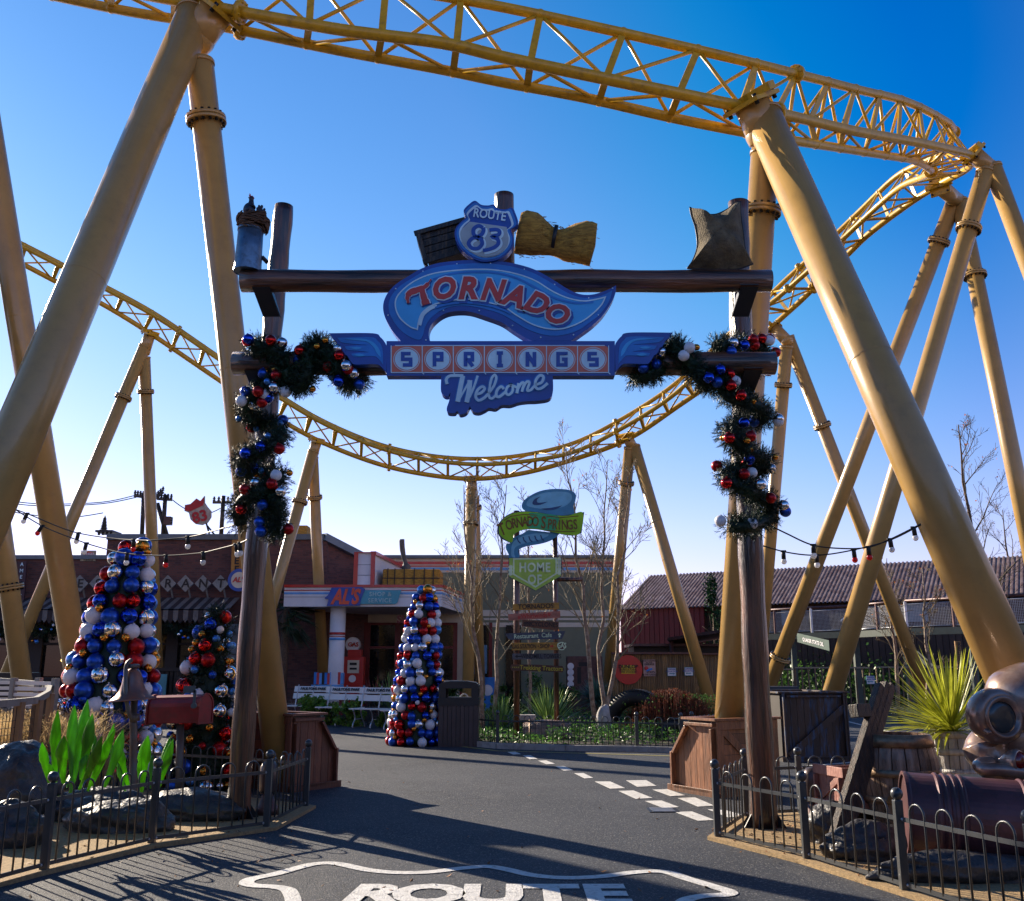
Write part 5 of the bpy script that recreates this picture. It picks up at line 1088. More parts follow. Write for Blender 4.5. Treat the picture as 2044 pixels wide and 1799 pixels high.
# ================================================================== leg cover crates
def legcrate(label, C, E, vtop, side, depth, mat, diag, cut=True, grp=None):
    """C: front corner on the ground, E: far end of the face with the cut shoulder, side: direction to extrude"""
    t = thing('leg_cover_crate', label, 'crate', C); h = (PY(1022, vtop, C.y)).z; e = (E - C); w_ = e.length; e.normalize(); n = V((-e.y, e.x, 0)) * side
    if cut: prof = [(0, 0), (w_, 0), (w_, .50 * h), (.60 * w_, h), (0, h)]
    else: prof = [(0, 0), (w_, 0), (w_, h), (0, h)]
    P3 = lambda x, z, o=0.: C + e * x + UP * z + n * o
    out = -n
    mb = MB(); mb.prism([P3(x, z, .03) for x, z in prof], n * (depth - .06)); mb.build('core', m_darkwood, t)
    # planks on the e-face
    mb = MB(); k = 0; bw = .13; c1 = sum((P3(x, z) for x, z in prof), V((0, 0, 0))) / len(prof)
    x = .02
    while x < w_ - .03:
        x2 = min(x + bw - .006, w_ - .02)
        def top(xx): return h - .02 if (not cut or xx <= .6 * w_) else h - (xx - .6 * w_) / (.4 * w_) * .5 * h - .02
        mb.prism([P3(x, .02, .028), P3(x2, .02, .028), P3(x2, top(x2), .028), P3(x, top(x), .028)], n * -.014); x += bw
    mb.build('planks', mat, t)
    mb = MB(); inset = [(.05 if q[0] < .01 else q[0] - .05, .05 if q[1] < .01 else q[1] - .05) for q in prof]
    if cut: inset = [(.05, .06), (w_ - .05, .06), (w_ - .05, .5 * h - .015), (.6 * w_ - .03, h - .05), (.05, h - .05)]
    N = len(inset)
    for i in range(N):
        a, b = P3(*inset[i]), P3(*inset[(i + 1) % N]); d = (b - a).normalized(); mb.beam(a - d * (.05 if i % 2 else -.05), b + d * (.05 if i % 2 else -.05), .10, .034 + .002 * i, n.cross(d) if 0 else d.cross(n))
    if diag: mb.beam(P3(.08, h * .95, .006), P3(w_ * .8, .1, .006), .10, .02, e)
    mb.beam(P3(-.04, .04, -.035), P3(w_ + .04, .04, -.035), .09, .03, n); mb.build('frame', mat, t, bevel=.004)
    # the face along n at corner C, looking -e
    mb = MB(); z = .12
    while z < h - .12: mb.prism([P3(-.004, z, .04), P3(-.004, z + .125, .04), P3(-.004, z + .125, depth - .04), P3(-.004, z, depth - .04)], e * .02); z += .131
    mb.build('side_planks', mat, t)
    mb = MB()
    for z in (.055, h - .055): mb.beam(P3(-.02, z, 0), P3(-.02, z, depth), .034, .11)
    for o_ in (.055, depth - .055): mb.beam(P3(-.018, .11, o_), P3(-.018, h - .11, o_), .11, .03, e)
    mb.beam(P3(-.012, h - .12, .12), P3(-.012, .12, depth - .12), .10, .02, e) if diag or 1 else None
    mb.build('side_frame', mat, t, bevel=.004)
    mb = MB(); tp = [(0, 0), (0, depth), ((.6 * w_ if cut else w_), depth), ((.6 * w_ if cut else w_), 0)]
    mb.ribbon([C + e * x_ + n * o_ + UP * (h + .003) for x_, o_ in tp], .12, UP, UP * .03, True); mb.build('rim', mat, t); return t
legcrate('dark red stained crate with a sloped shoulder boxing the left support leg', G(578, 1582), G(672, 1570), 1430, 1, 1.05, m_wood_d, False)
legcrate('pale brown plank crate with a sloped shoulder boxing the right support leg', G(1434, 1593), G(1342, 1577), 1440, -1, 1.05, m_wood, False)
t = legcrate('square dark crate with worn blue paint and a diagonal brace', G(1697, 1519), G(1565, 1521), 1384, -1, 1.7, m_wood_b, False, False)
C_, E_ = G(1697, 1519), G(1565, 1521); mb = MB(); mb.beam(E_ + UP * .10 + V((.1, -.03, 0)), C_ + UP * .92 + V((-.05, -.03, 0)), .025, .12, (0, 0, 1)); mb.build('diagonal_brace', m_wood_b, t)
# ================================================================== bauble trees
def bauble_tree(label, prof, base, n, br, seed, group=None, foliage=0, core=True, kinds=None):
    """prof: list of (z fraction, radius, x offset)"""
    t = thing('bauble_tree', label, 'bauble tree', base, 'bauble trees'); rr = random.Random(seed); H = prof[-1][0]
    def pr(z):
        for (a, b) in zip(prof[:-1], prof[1:]):
            if z <= b[0]: k = (z - a[0]) / (b[0] - a[0]); return a[1] + (b[1] - a[1]) * k, a[2] + (b[2] - a[2]) * k
        return prof[-1][1], prof[-1][2]
    mb = MB(); N = 24; mb.tube([base + UP * (H * i / N * .96 + .02) + V((pr(H * i / N)[1], 0, 0)) for i in range(N + 1)], [max(.03, (pr(H * i / N)[0] - br * .75) * (1.0 if not foliage else .8)) for i in range(N + 1)], 16); mb.build('core', m_needle, t)
    if foliage:
        mb = MB(); r2 = random.Random(seed + 1)
        for _ in range(foliage):
            z = H * r2.random(); r_, xo = pr(z); an = r2.uniform(0, 6.28); d = V((math.cos(an), math.sin(an), r2.uniform(-.3, .5))).normalized(); c = base + UP * z + V((xo, 0, 0)) + V((d.x, d.y, 0)) * r_ * .72
            tufts(mb, [c, c + d * .05], .04, 1, .13, r2.random(), .006)
        mb.build('fir_branches', m_needle, t)
    pts = []; z = br * .9; row = 0
    if not foliage:
        while z < H:
            r_, xo = pr(z); m_ = max(3, int(2 * math.pi * max(r_, br * .6) / (br * 2.12))); ph0 = rr.uniform(0, 6)
            for q in range(m_):
                an = ph0 + 2 * math.pi * (q + rr.uniform(-.22, .22)) / m_; k = rr.choice([1.04, 1, .95, .9, .82])
                if rr.random() < .03: continue
                rj = r_ - br * .3 + rr.uniform(-.12, .12) * br
                pts.append((base + UP * (z + rr.uniform(-.16, .16) * br) + V((xo, 0, 0)) + V((math.cos(an), math.sin(an), 0)) * rj, k))
                if rr.random() < .22: pts.append((base + UP * (z + br * .85) + V((xo, 0, 0)) + V((math.cos(an + math.pi / m_), math.sin(an + math.pi / m_), 0)) * (r_ - br * .1), .48))
            z += br * 1.66; row += 1
    tries = 0
    while foliage and len(pts) < n and tries < 60000:
        tries += 1; z = H * (rr.random() ** 1.25) ; r_, xo = pr(z); an = rr.uniform(0, 6.28); k = rr.choice([1, 1, .9, .55, .5])
        p = base + UP * max(z, br) + V((xo, 0, 0)) + V((math.cos(an), -math.sin(an), 0)) * (r_ + br * .1)
        if all((p - q).length > (k + k2) * br * 1.0 for q, k2 in pts): pts.append((p, k))
    pts.sort(key=lambda q: (q[0] - V((0, 0, 1.6))).length); rest_ = pts[100:]; pts = pts[:100]; last = None
    CH = ['red_matte', 'blue_matte', 'white', 'silver', 'blue_shiny', 'red_shiny', 'red_matte', 'white', 'blue_matte', 'silver', 'blue_matte']; names = sorted(set(CH)) + ['gold', 'sky']
    for p, k in pts:
        kd = rr.choice(CH) if k > .6 else rr.choice(['gold', 'sky', 'gold'])
        while kd == last: kd = rr.choice(CH)
        last = kd; bauble(t, p, br * k, kd)
    if rest_:
        mb = MB()
        for p, k in rest_: mb.m = rr.randrange(len(names)); mb.ball(p, br * k, 14, 8)
        mb.build('rear_baubles', [m_bau[q] for q in names], t, kind='stuff')
    return t
b1 = G(200, 1548); k1 = b1.y / F
bauble_tree('tallest cone of big red, white and blue baubles behind the spiky green plant', [(0, 104 * k1, 0), (150 * k1, 86 * k1, .02), (262 * k1, 64 * k1, .08), (350 * k1, 50 * k1, .13), (415 * k1, 36 * k1, .18), (446 * k1, 20 * k1, .2)], b1, 96, .137, 11)
b2 = G(400, 1578); k2_ = b2.y / F
bauble_tree('short bushy fir tower with scattered baubles behind the red mailbox', [(0, 72 * k2_, 0), (150 * k2_, 55 * k2_, 0), (260 * k2_, 38 * k2_, .03), (315 * k2_, 20 * k2_, .05), (335 * k2_, 8 * k2_, .06)], b2, 120, .098, 5, foliage=1500)
b3 = G(830, 1487); k3 = b3.y / F
bauble_tree('distant cone of red, white and blue baubles beside the litter bin', [(0, 54 * k3, 0), (150 * k3, 41 * k3, .04), (240 * k3, 29 * k3, .10), (285 * k3, 19 * k3, .15), (296 * k3, 12 * k3, .17)], b3, 100, .107, 3)
# ================================================================== garlands on the gate
def GP(u, v, dy): return PY(u, v, GY + dy)
def Q4(x, y): return (x * .3336, 599 + y * .3336)
def garland(label, pts, n, seed, nb, rad_=.135):
    path = cr([GP(u, v, dy) for (u, v, dy) in pts], 8); t = thing('fir_garland', label, 'garland', path[0], 'fir garlands on the gate'); rr = random.Random(seed)
    mb = MB(); tufts(mb, path, rad_, int(n * 2.4), .085, seed, .0034); mb.build('fir_branches', m_needle, t); mb = MB(); mb.tube(path, rad_ * .5, 8); mb.build('wire_core', m_needle, t)
    for _ in range(nb):
        c = path[rr.randrange(len(path))]; an = rr.uniform(-1.9, 1.9); d = V((math.sin(an), -abs(math.cos(an)) * .9 - .1, rr.uniform(-.5, .5))).normalized()
        kd = rr.choice(KINDS); bauble(t, c + d * rad_ * 1.15, .056 if kd not in ('gold', 'sky') else .032, kd)
F1, B1 = -.30, .20
garland('fir garland spiralling down the left gate post', [(505,690,-.42),(540,700,-.42),(566,722,-.35),(560,755,-.3),(530,775,-.3),(504,800,-.25),(495,825,-.1),(515,842,.15),(548,850,.1),(560,870,-.15),(535,893,-.25),(500,908,-.25),(484,925,-.1),(500,945,.15),(540,945,.15),(555,955,-.1),(535,975,-.25),(498,990,-.25),(478,1015,-.1),(480,1045,0)], 1500, 21, 42)
garland('short fir garland tail hanging on the right side of the left post', [(535,975,-.2),(548,1005,-.2),(548,1035,-.15),(545,1065,-.12)], 420, 22, 9)
garland('fir garland swagged on the lower beam left of the sign', [(568,740,-.4),(595,772,-.35),(612,752,-.42),(618,705,-.42),(640,690,-.4),(660,715,-.42),(680,745,-.42),(700,765,-.3),(722,755,-.1)], 900, 23, 18)
garland('fir garland swagged on the lower beam right of the sign', [(1270,752,-.2),(1292,748,-.35),(1320,735,-.3),(1335,700,-.25),(1352,695,-.42),(1378,725,-.42),(1398,755,-.42),(1420,765,-.35),(1440,755,-.3)], 750, 24, 15)
garland('fir garland spiralling down the right gate post', [(1430,692,-.3),(1465,688,-.1),(1500,690,.1),(1520,700,.1),(1510,730,.25),(1450,757,-.25),(1450,785,-.3),(1480,800,-.3),(1515,815,-.1),(1522,835,.1),(1485,840,.25),(1455,862,-.25),(1470,885,-.3),(1500,905,-.2),(1525,920,.05),(1510,940,.2),(1470,935,-.15),(1452,955,-.3),(1480,975,-.3),(1515,990,-.1),(1538,1010,.1),(1530,1035,.05),(1495,1050,-.25),(1458,1050,-.2)], 1900, 25, 48)
# ================================================================== left bed
def rock(label, u, v, r, sc_, seed, z=0, noise=.15):
    p = G(u, v); mb = MB(); mb.ball(p + UP * (r * sc_[2] * .55 + z), r, 72, 44, sc_, noise=noise, seed=seed); o = mb.build('rock', m_rock); tag(o, label, 'rock', 'dark garden rocks'); return o
rock('big smooth dark boulder at the far left among the dry grass', 10, 1640, .52, (1.1, .9, .95), 1)
rock('low dark boulder under the green spiky plant', 190, 1640, .42, (1.2, .8, .55), 2)
rock('long flat dark rock behind the left fence below the mailbox', 385, 1640, .42, (1.45, .7, .5), 3)
rock('dark rock lowest at the left edge behind the fence', 20, 1695, .28, (1.2, .8, .9), 4)
rock('broad dark rock between the fence posts below the bell', 235, 1665, .33, (1.6, .7, .65), 5)
rock('small dark rock at the foot of the bell pole', 300, 1625, .25, (1.3, .8, .5), 6)
rock('round wet rock at the foot of the leaning plank', 1660, 1690, .24, (.9, .9, 1.0), 7, noise=.2)
rock('long knobbly wet rock in front of the wooden barrel', 1745, 1722, .27, (1.6, .7, .75), 8, noise=.2)
rock('long wet rock along the front of the lying drum', 1930, 1765, .27, (2.6, .7, .6), 9, noise=.2)
# steel agave leaves
def Z0(x, y): return (x / 2.92 * .499, (2600 + y / 2.92) * .499)
def agave(label, leaves, Y):
    bx = [Z0(*l[1]) for l in leaves]; base = PY(sum(b[0] for b in bx) / len(bx), 1570, Y); base.z = 0
    t = thing('agave_plant', label, 'plant', base, 'spiky green plants')
    rr = random.Random(8)
    for (tp, bt, wd) in leaves:
        lean = rr.uniform(-.22, .22); y0 = Y + rr.uniform(-.12, .12); a = PY(*Z0(*bt), y0); b = PY(*Z0(*tp), y0 + lean); W_ = 1.12 * wd / 2.92 * .499 / F * Y; mb = MB(); N = 14; vs = []; 
        d = (b - a); side = V((d.z, 0, -d.x)).normalized(); nf = V((0, -1, 0)); 
        a = a - d * .18
        d = b - a; bow = side * (rr.uniform(-.02, .02))
        for i in range(N + 1):
            s_ = i / N; w2_ = W_ * .5 * (math.sin(min(s_ * 1.25 + .22, math.pi / 2 + .0)) if s_ < .55 else max(0.0, 1 - ((s_ - .55) / .45) ** 2.2)) ; c = a + d * s_ + bow * math.sin(s_ * 3.1)
            cup = .35 * w2_
            for k, sg_ in enumerate((-1, -.5, 0, .5, 1)): vs.append(c + side * w2_ * sg_ + nf * (-cup * (sg_ * sg_) + cup))
            for k, sg_ in enumerate((1, .5, 0, -.5, -1)): vs.append(c + side * w2_ * sg_ + nf * (-cup * (sg_ * sg_) + cup) - nf * .008)
        fs = [(i * 10 + k, i * 10 + (k + 1) % 10, (i + 1) * 10 + (k + 1) % 10, (i + 1) * 10 + k) for i in range(N) for k in range(10)]
        mb.add(vs, fs, True); mb.build('leaf', m_leafgreen, t)
agave('large bright green spiky plant with many upright blades on the left bed', [((675,705),(650,1450),112),((870,640),(835,1350),112),((1022,580),(850,1500),145),((1078,740),(965,1400),125),((750,1003),(740,1480),140),((490,1080),(565,1500),95),((575,1330),(625,1500),62),((1190,1000),(960,1540),105),((1345,925),(1070,1540),105),((1435,930),(1255,1500),120),((1330,860),(1110,1480),80),((1020,1215),(950,1450),80),((825,1435),(790,1580),72),((1110,990),(1060,1300),55),((545,1370),(560,1500),45)], 8.9)
agave('small green spiky plant just left of the bell pole', [((1350,1050),(1480,1520),125),((1375,1310),(1450,1600),55)], 9.6)
agave('green spiky plant with splayed blades between bell pole and mailbox pole', [((1730,995),(1665,1560),135),((1785,1220),(1760,1560),45),((1985,1010),(1850,1480),75),((2020,1040),(1860,1580),95),((1650,1230),(1640,1560),50)], 9.7)
# bell on pole
bp = G(266, 1608); bl = thing('bronze_bell', 'weathered copper bell hung in a forked pole on the left rocks', 'bell', bp); Yb = bp.y
m_copper = M('weathered_copper', (.34, .13, .07), .36, .6, var=.35, ns=4, col2=(.20, .14, .13), dirt=.3)
m_pole = M('grey_brown_pole', (.10, .12, .13), .45, .3, var=.4, ns=4, col2=(.12, .07, .045), stretch=(2, 2, .8))
top = PY(268, 1334, Yb); mb = MB(); mb.tube(cr([bp, bp.lerp(top, .5), PY(266, 1440, Yb), PY(267, 1410, Yb + .12), PY(270, 1380, Yb + .14)], 5), [.052] * 9 + [.048, .046, .044, .042, .04, .036, .034, .03, .028, .026, .024][:12] if 0 else .045, 14); mb.build('pole', m_pole, bl)
mb = MB(); mb.tube(cr([PY(269, 1440, Yb - .02), PY(258, 1425, Yb - .13), PY(252, 1390, Yb - .17), PY(251, 1350, Yb - .14), PY(253, 1327, Yb - .08), PY(262, 1318, Yb)], 6), .026, 10); mb.tube([PY(240, 1348, Yb - .1) if 0 else PY(258, 1330, Yb - .08), PY(276, 1330, Yb + .06)], .028, 10)
mb.tube([PY(269, 1440, Yb - .03), PY(269, 1425, Yb - .03)], .06, 14); mb.build('yoke', m_pole, bl)
kb = Yb / F; c = PY(264, 1399, Yb - .0); prof = [(.0, 62), (.12, 61.5), (6, 61), (11, 58), (15, 52), (18, 42), (20, 32), (24, 21), (31, 11), (39, 5), (43, 1), (42.5, 0), (38, 3), (30, 9)]
mb = MB(); mb.lathe([(a * kb, b * kb) for a, b in prof][::-1], 32, Matrix.Translation(c) @ Matrix.Rotation(rad(-4), 4, 'Y'), caps=False); mb.build('bell', m_copper, bl)
mb = MB(); mb.ball(c + UP * 4 * kb, 6 * kb, 12, 8); mb.tube([c + UP * 4 * kb, c + UP * 50 * kb], .01, 6); mb.build('clapper', m_black, bl)
# mailbox
mp_ = G(357, 1596); mbx = thing('mailbox', 'dented red american mailbox with raised grey flag on a pole', 'mailbox', mp_); Ym = mp_.y; km = Ym / F
m_mail = M('worn_red_paint', (.20, .012, .016), .42, .2, var=.25, ns=5, dirt=.45)
mb = MB(); mb.tube([mp_, PY(360, 1446, Ym)], .048, 14); mb.build('pole', m_pole, mbx)
L0, L1 = PY(307, 1415, Ym + .15), PY(411, 1413, Ym - .12); ax = (L1 - L0); ln = ax.length; ax.normalize(); sd2 = V((-ax.y, ax.x, 0)).normalized(); hw = 20 * km
sec = [(-1, -1.3), (1, -1.3)] + [(math.cos(q * math.pi / 10), .15 + 1.05 * math.sin(q * math.pi / 10)) for q in range(11)]
mb = MB(); mb.prism([L0 + sd2 * a * hw + UP * b * hw * 1.05 for a, b in sec], ax * ln); mb.build('body', m_mail, mbx, bevel=.006)
mb = MB(); mb.ribbon([L0 - ax * .006 + sd2 * a * hw * 1.03 + UP * b * hw * 1.08 for a, b in sec], .02, ax, ax * .03, True); mb.build('rim', m_mail, mbx); mb = MB(); mb.ribbon([L1 - ax * .02 + sd2 * a * hw * 1.03 + UP * b * hw * 1.08 for a, b in sec], .02, ax, ax * .03, True); mb.build('rim', m_mail, mbx)
fp = PY(387, 1409, Ym - .3); mb = MB(); mb.box(fp + UP * .08, (.035, .012, .22)); mb.box(fp + UP * .20 + V((-.07, 0, 0)), (.15, .012, .085)); mb.tube([fp - V((0, .02, 0)), fp + V((0, .02, 0))], .035, 12); mb.build('flag', M('flag_grey', (.08, .11, .13), .5, .3), mbx)
# floodlights
def flood(label, u, v, r, Y=None):
    p = G(u, v) + UP * .035; t = thing('floodlight', label, 'floodlight', p, 'ground floodlights'); mb = MB(); mb.lathe([(r * 1.25, 0), (r * 1.25, .07), (r * .9, .1), (r * .5, .22)], 16, Matrix.Translation(p)); mb.build('base', m_rust, t)
    mb = MB(); mb.lathe([(r * .72, .22), (r * .95, .25), (r * 1.0, .42), (r * .92, .5), (r * .6, .55), (0, .56)], 20, Matrix.Translation(p)); mb.build('housing', M('dull_brown_metal', (.12, .09, .085), .35, .5, var=.3), t)
flood('domed brown floodlight beside the left gate post', 532, 1632, .105); flood('domed brown floodlight under the pink crate behind the fence', 1628, 1652, .10)
# dry grass
def grass_clump(label, u, v, n, h, w_, seed, mat, kind='stuff'):
    p = G(u, v); rr = random.Random(seed); mb = MB()
    for _ in range(n):
        b = p + V((rr.gauss(0, w_), rr.gauss(0, w_ * .6), 0)); hh_ = h * rr.uniform(.45, 1.1); d = V((rr.gauss(0, .38), rr.gauss(0, .3), 1)); pr_ = V((rr.uniform(-1, 1), rr.uniform(-1, 1), 0)).normalized() * .0036; prev = None; K_ = 5; vs = []
        for k in range(K_ + 1):
            s_ = k / K_; c = b + V((d.x * hh_ * s_ ** 1.7, d.y * hh_ * s_ ** 1.7, hh_ * (s_ - .18 * s_ ** 3))); vs += [c - pr_ * (1 - s_ * .7), c + pr_ * (1 - s_ * .7)]
        mb.add(vs, [(2 * k, 2 * k + 1, 2 * k + 3, 2 * k + 2) for k in range(K_)])
        if rr.random() < .25:
            for q in range(5): c2 = vs[-1] + V((rr.gauss(0, .012), rr.gauss(0, .012), rr.gauss(0, .02))); mb.add([c2, c2 + pr_ * 2, c2 + UP * .02], [(0, 1, 2)])
    o = mb.build('feather_grass', mat); tag(o, label, 'grass', kind=kind)
grass_clump('blond feathery dry grass glowing in the sun at the far left', 75, 1572, 6000, 1.15, .42, 3, m_grass)
grass_clump('blond feathery dry grass at the frame edge beside the white barrier', 10, 1560, 3500, 1.1, .4, 4, m_grass)
# ================================================================== right bed
p = G(1655, 1652); t = thing('pink_crate', 'small open crate with worn pinkish paint behind the fence', 'crate', G(1650, 1640)); Yc = 9.6
cA, cB, cC = PY(1617, 1522, 9.9), PY(1683, 1534, 9.35), PY(1716, 1524, 9.75); ab = cB - cA; bc = cC - cB; ab.z = bc.z = 0; ab.normalize(); bc = V((-ab.y, ab.x, 0)); wA, wB, hC = .47, .42, .40
O = V((cB.x, cB.y, cB.z - hC)); mb = MB()
for k in range(3): mb.prism([O - ab * wA + ab * (.03 + k * .147) - bc * 0, O - ab * wA + ab * (.172 + k * .147), O - ab * wA + ab * (.172 + k * .147) + UP * hC * .95, O - ab * wA + ab * (.03 + k * .147) + UP * hC * .95], bc * .02)
for k in range(3): mb.prism([O + bc * (.02 + k * .135), O + bc * (.15 + k * .135), O + bc * (.15 + k * .135) + UP * hC * .95, O + bc * (.02 + k * .135) + UP * hC * .95], -ab * .02)
mb.prism([O - ab * wA, O - ab * wA + bc * wB, O - ab * wA + bc * wB + UP * hC * .95, O - ab * wA + UP * hC * .95], ab * .02); mb.prism([O - ab * wA + bc * wB, O + bc * wB, O + bc * wB + UP * hC * .95, O - ab * wA + bc * wB + UP * hC * .95], -bc * .02)
mb.prism([O - ab * wA, O, O + bc * wB, O - ab * wA + bc * wB], UP * .02); mb.build('boards', m_wood_p, t)
mb = MB()
for z in (.045, hC - .04):
    mb.beam(O - ab * (wA + .01) + UP * z - bc * .016, O + ab * .02 + UP * z - bc * .016, .03, .09); mb.beam(O + UP * z + ab * .016 - bc * .03, O + UP * z + ab * .016 + bc * wB, .03, .088)
for s_ in (.03, wA - .03): mb.beam(O - ab * s_ - bc * .014 + UP * .09, O - ab * s_ - bc * .014 + UP * (hC - .085), .07, .026, ab.cross(UP) if 0 else ab)
mb.beam(O - ab * (wA - .07) - bc * .01 + UP * .1, O - ab * .07 - bc * .01 + UP * (hC - .1), .018, .06, UP); mb.build('frame', m_wood_p, t, bevel=.004)
mb = MB(); mb.box(O - ab * wA / 2 + bc * wB / 2 - UP * (O.z / 2 + .01), (.3, .3, O.z - .03)); mb.build('stand', m_darkwood, t)
# leaning plank
t = thing('leaning_plank', 'tall blackened plank leaning to the right with a short stub crosspiece', 'plank', G(1652, 1664)); a = PY(1663, 1655, 8.7); a.z = .05; b = PY(1767, 1368, 9.5); dd = (b - a).normalized()
wv = V((.80, .55, 0)).normalized()
mb = MB(); xq = [(-.1, 0), (-.03, .004), (.04, -.003), (.1, 0)]
for k in range(3): mb.beam(a + wv * (-.085 + .083 * k), b + wv * (-.085 + .083 * k) + dd * (.02 * (k % 2)), .08, .07 + .006 * k, wv.cross(dd) if 0 else wv.cross(dd))
mb.build('board', M('plank_wood', (.02, .013, .01), .5, var=.3, ns=5, bump=1., bs=20, stretch=(6, 6, .5), col2=(.10, .055, .028), c2b=.55), t, bevel=.006)
mb = MB(); c = PY(1722, 1418, 9.3); mb.beam(c - wv * .16 - V((0, .04, 0)), c + wv * .04 - V((0, .04, 0)), .10, .12, dd); mb.build('stub', m_wood_k, t, bevel=.006)
# barrels
m_barrel = M('barrel_staves', (.12, .07, .045), .42, var=.5, ns=4, bump=.8, bs=18, stretch=(5, 5, .6), col2=(.34, .22, .15), island=.25, coat=.25)
m_hoop = M('barrel_hoop', (.26, .17, .10), .38, .5, var=.5, ns=6, bump=.3, dirt=.5)
m_barrel_g = M('grey_barrel_staves', (.24, .21, .19), .4, var=.4, ns=5, bump=.8, bs=20, stretch=(5, 5, .7), col2=(.40, .37, .35), island=.2, coat=.3)
def barrel(label, p, H, prof, hoops, ms, mh, nst=18, bung=False, tilt=None):
    t = thing('barrel', label, 'barrel', p, 'wooden barrels'); 
    def rr_(z):
        for a, b in zip(prof[:-1], prof[1:]):
            if z <= b[0] + 1e-6: k = (z - a[0]) / (b[0] - a[0]); k = k * k * (3 - 2 * k) if 0 else k; return a[1] + (b[1] - a[1]) * k
        return prof[-1][1]
    mb = MB(); K_ = 14
    for s_ in range(nst):
        a0, a1 = 2 * math.pi * (s_ + .04) / nst, 2 * math.pi * (s_ + .96) / nst; vs = []
        for i in range(K_ + 1):
            z = H * i / K_; r_ = rr_(z)
            for an, q in ((a0, .985), ((a0 + a1) / 2, 1.0), (a1, .985)): vs.append(p + V((math.cos(an) * r_ * q, math.sin(an) * r_ * q, z)))
            for an in (a1, a0): vs.append(p + V((math.cos(an) * (r_ - .03), math.sin(an) * (r_ - .03), z)))
        fs = [(i * 5 + k, i * 5 + (k + 1) % 5, (i + 1) * 5 + (k + 1) % 5, (i + 1) * 5 + k) for i in range(K_) for k in range(5)] + [(4, 3, 2, 1, 0), tuple(K_ * 5 + k for k in range(5))]
        mb.add(vs, fs, False)
    mb.build('staves', ms, t)
    mb = MB(); mb.lathe([(0, H - .05), (rr_(H) - .02, H - .05)], 24, Matrix.Translation(p), caps=False); mb.lathe([(0, .03), (rr_(0) - .02, .03)], 24, Matrix.Translation(p), caps=False); mb.build('lid', ms, t)
    for (z0_, z1_) in hoops:
        mb = MB(); mb.lathe([(rr_(z0_) + .001, z0_), (rr_(z0_) + .012, z0_), (rr_(z1_) + .012, z1_), (rr_(z1_) + .001, z1_)], 40, Matrix.Translation(p), caps=False); mb.build('hoop', mh, t)
    if bung:
        d = V((-.55, -.83, 0)).normalized(); c = p + UP * H * .42 + d * rr_(H * .42); mb = MB(); mb.tube([c - d * .01, c + d * .03], .045, 18); mb.tube([c + d * .03, c + d * .042], .03, 18); mb.build('bung', M('amber_bung', (.30, .15, .05), .4, .3), t)
bp1 = PY(1803, 1640, 9.35); bp1.z = .03
barrel('wide dark wooden barrel with a bung standing beside the leaning plank', bp1, .97, [(0, .20), (.12, .245), (.3, .30), (.5, .345), (.64, .365), (.75, .355), (.88, .325), (.97, .29)], [(.36, .42), (.60, .665), (.86, .97)], m_barrel, m_hoop, 18, True)
bp2 = PY(1911, 1560, 12.4); bp2.z = 0
barrel('pale grey worn barrel holding the yellow green yucca', bp2, .84, [(0, .22), (.25, .26), (.5, .265), (.7, .25), (.84, .225)], [(.18, .25), (.32, .39), (.56, .63), (.76, .84)], m_barrel_g, m_barrel_g, 14)
# strap leaved plants
def strap(label, name, p, n, L, wd, seed, mat, up=.35, droop=.5, spread=1., group='spiky strap leaved plants', bias=None, trunk=0):
    t = thing(name, label, 'plant', p, group); rr = random.Random(seed); mb = MB()
    for _ in range(n):
        an = rr.uniform(0, 6.28); el = math.asin(min(1, up + (1 - up) * rr.random() ** .8)) if rr.random() < .8 else rr.uniform(-.2, .5); d = V((math.cos(an) * math.cos(el), math.sin(an) * math.cos(el), math.sin(el)))
        if bias: d = (d + V(bias)).normalized()
        l_ = L * rr.uniform(.7, 1.05); sd_ = d.cross(UP)
        if sd_.length < .05: sd_ = V((1, 0, 0))
        sd_.normalize(); vs = []; K_ = 6; o = p + V((rr.gauss(0, .015), rr.gauss(0, .015), trunk + rr.uniform(0, .06)))
        for k in range(K_ + 1):
            s_ = k / K_; c = o + d * l_ * s_ - UP * droop * l_ * s_ ** 2.4 * rr.uniform(.9, 1.1) * (1 - abs(d.z)); w_ = wd * (.45 + .55 * math.sin(min(1, s_ * 2) * math.pi / 2)) * (1 - s_ ** 3) + .0005
            vs += [c - sd_ * w_, c - UP * w_ * .3, c + sd_ * w_]
        mb.add(vs, [(3 * k, 3 * k + 1, 3 * k + 4, 3 * k + 3) for k in range(K_)] + [(3 * k + 1, 3 * k + 2, 3 * k + 5, 3 * k + 4) for k in range(K_)], True)
    mb.build('leaves', mat, t)
    if trunk: mb = MB(); mb.tube([p, p + UP * (trunk + .05)], .04, 8); mb.build('trunk', m_bark, t)
    return t
strap('fountain of long yellow green leaves growing from the pale barrel', 'yucca_plant', bp2 + UP * .80, 170, 1.15, .021, 1, m_yucca, .05, .22, bias=(-.38, -.1, .12))
strap('small drooping tuft of yellow leaves hanging beside the pale barrel', 'yucca_plant', bp2 + V((-.18, -.05, .80)), 16, .5, .013, 2, m_yucca, .0, 1.3, bias=(-1.2, 0, -.1))
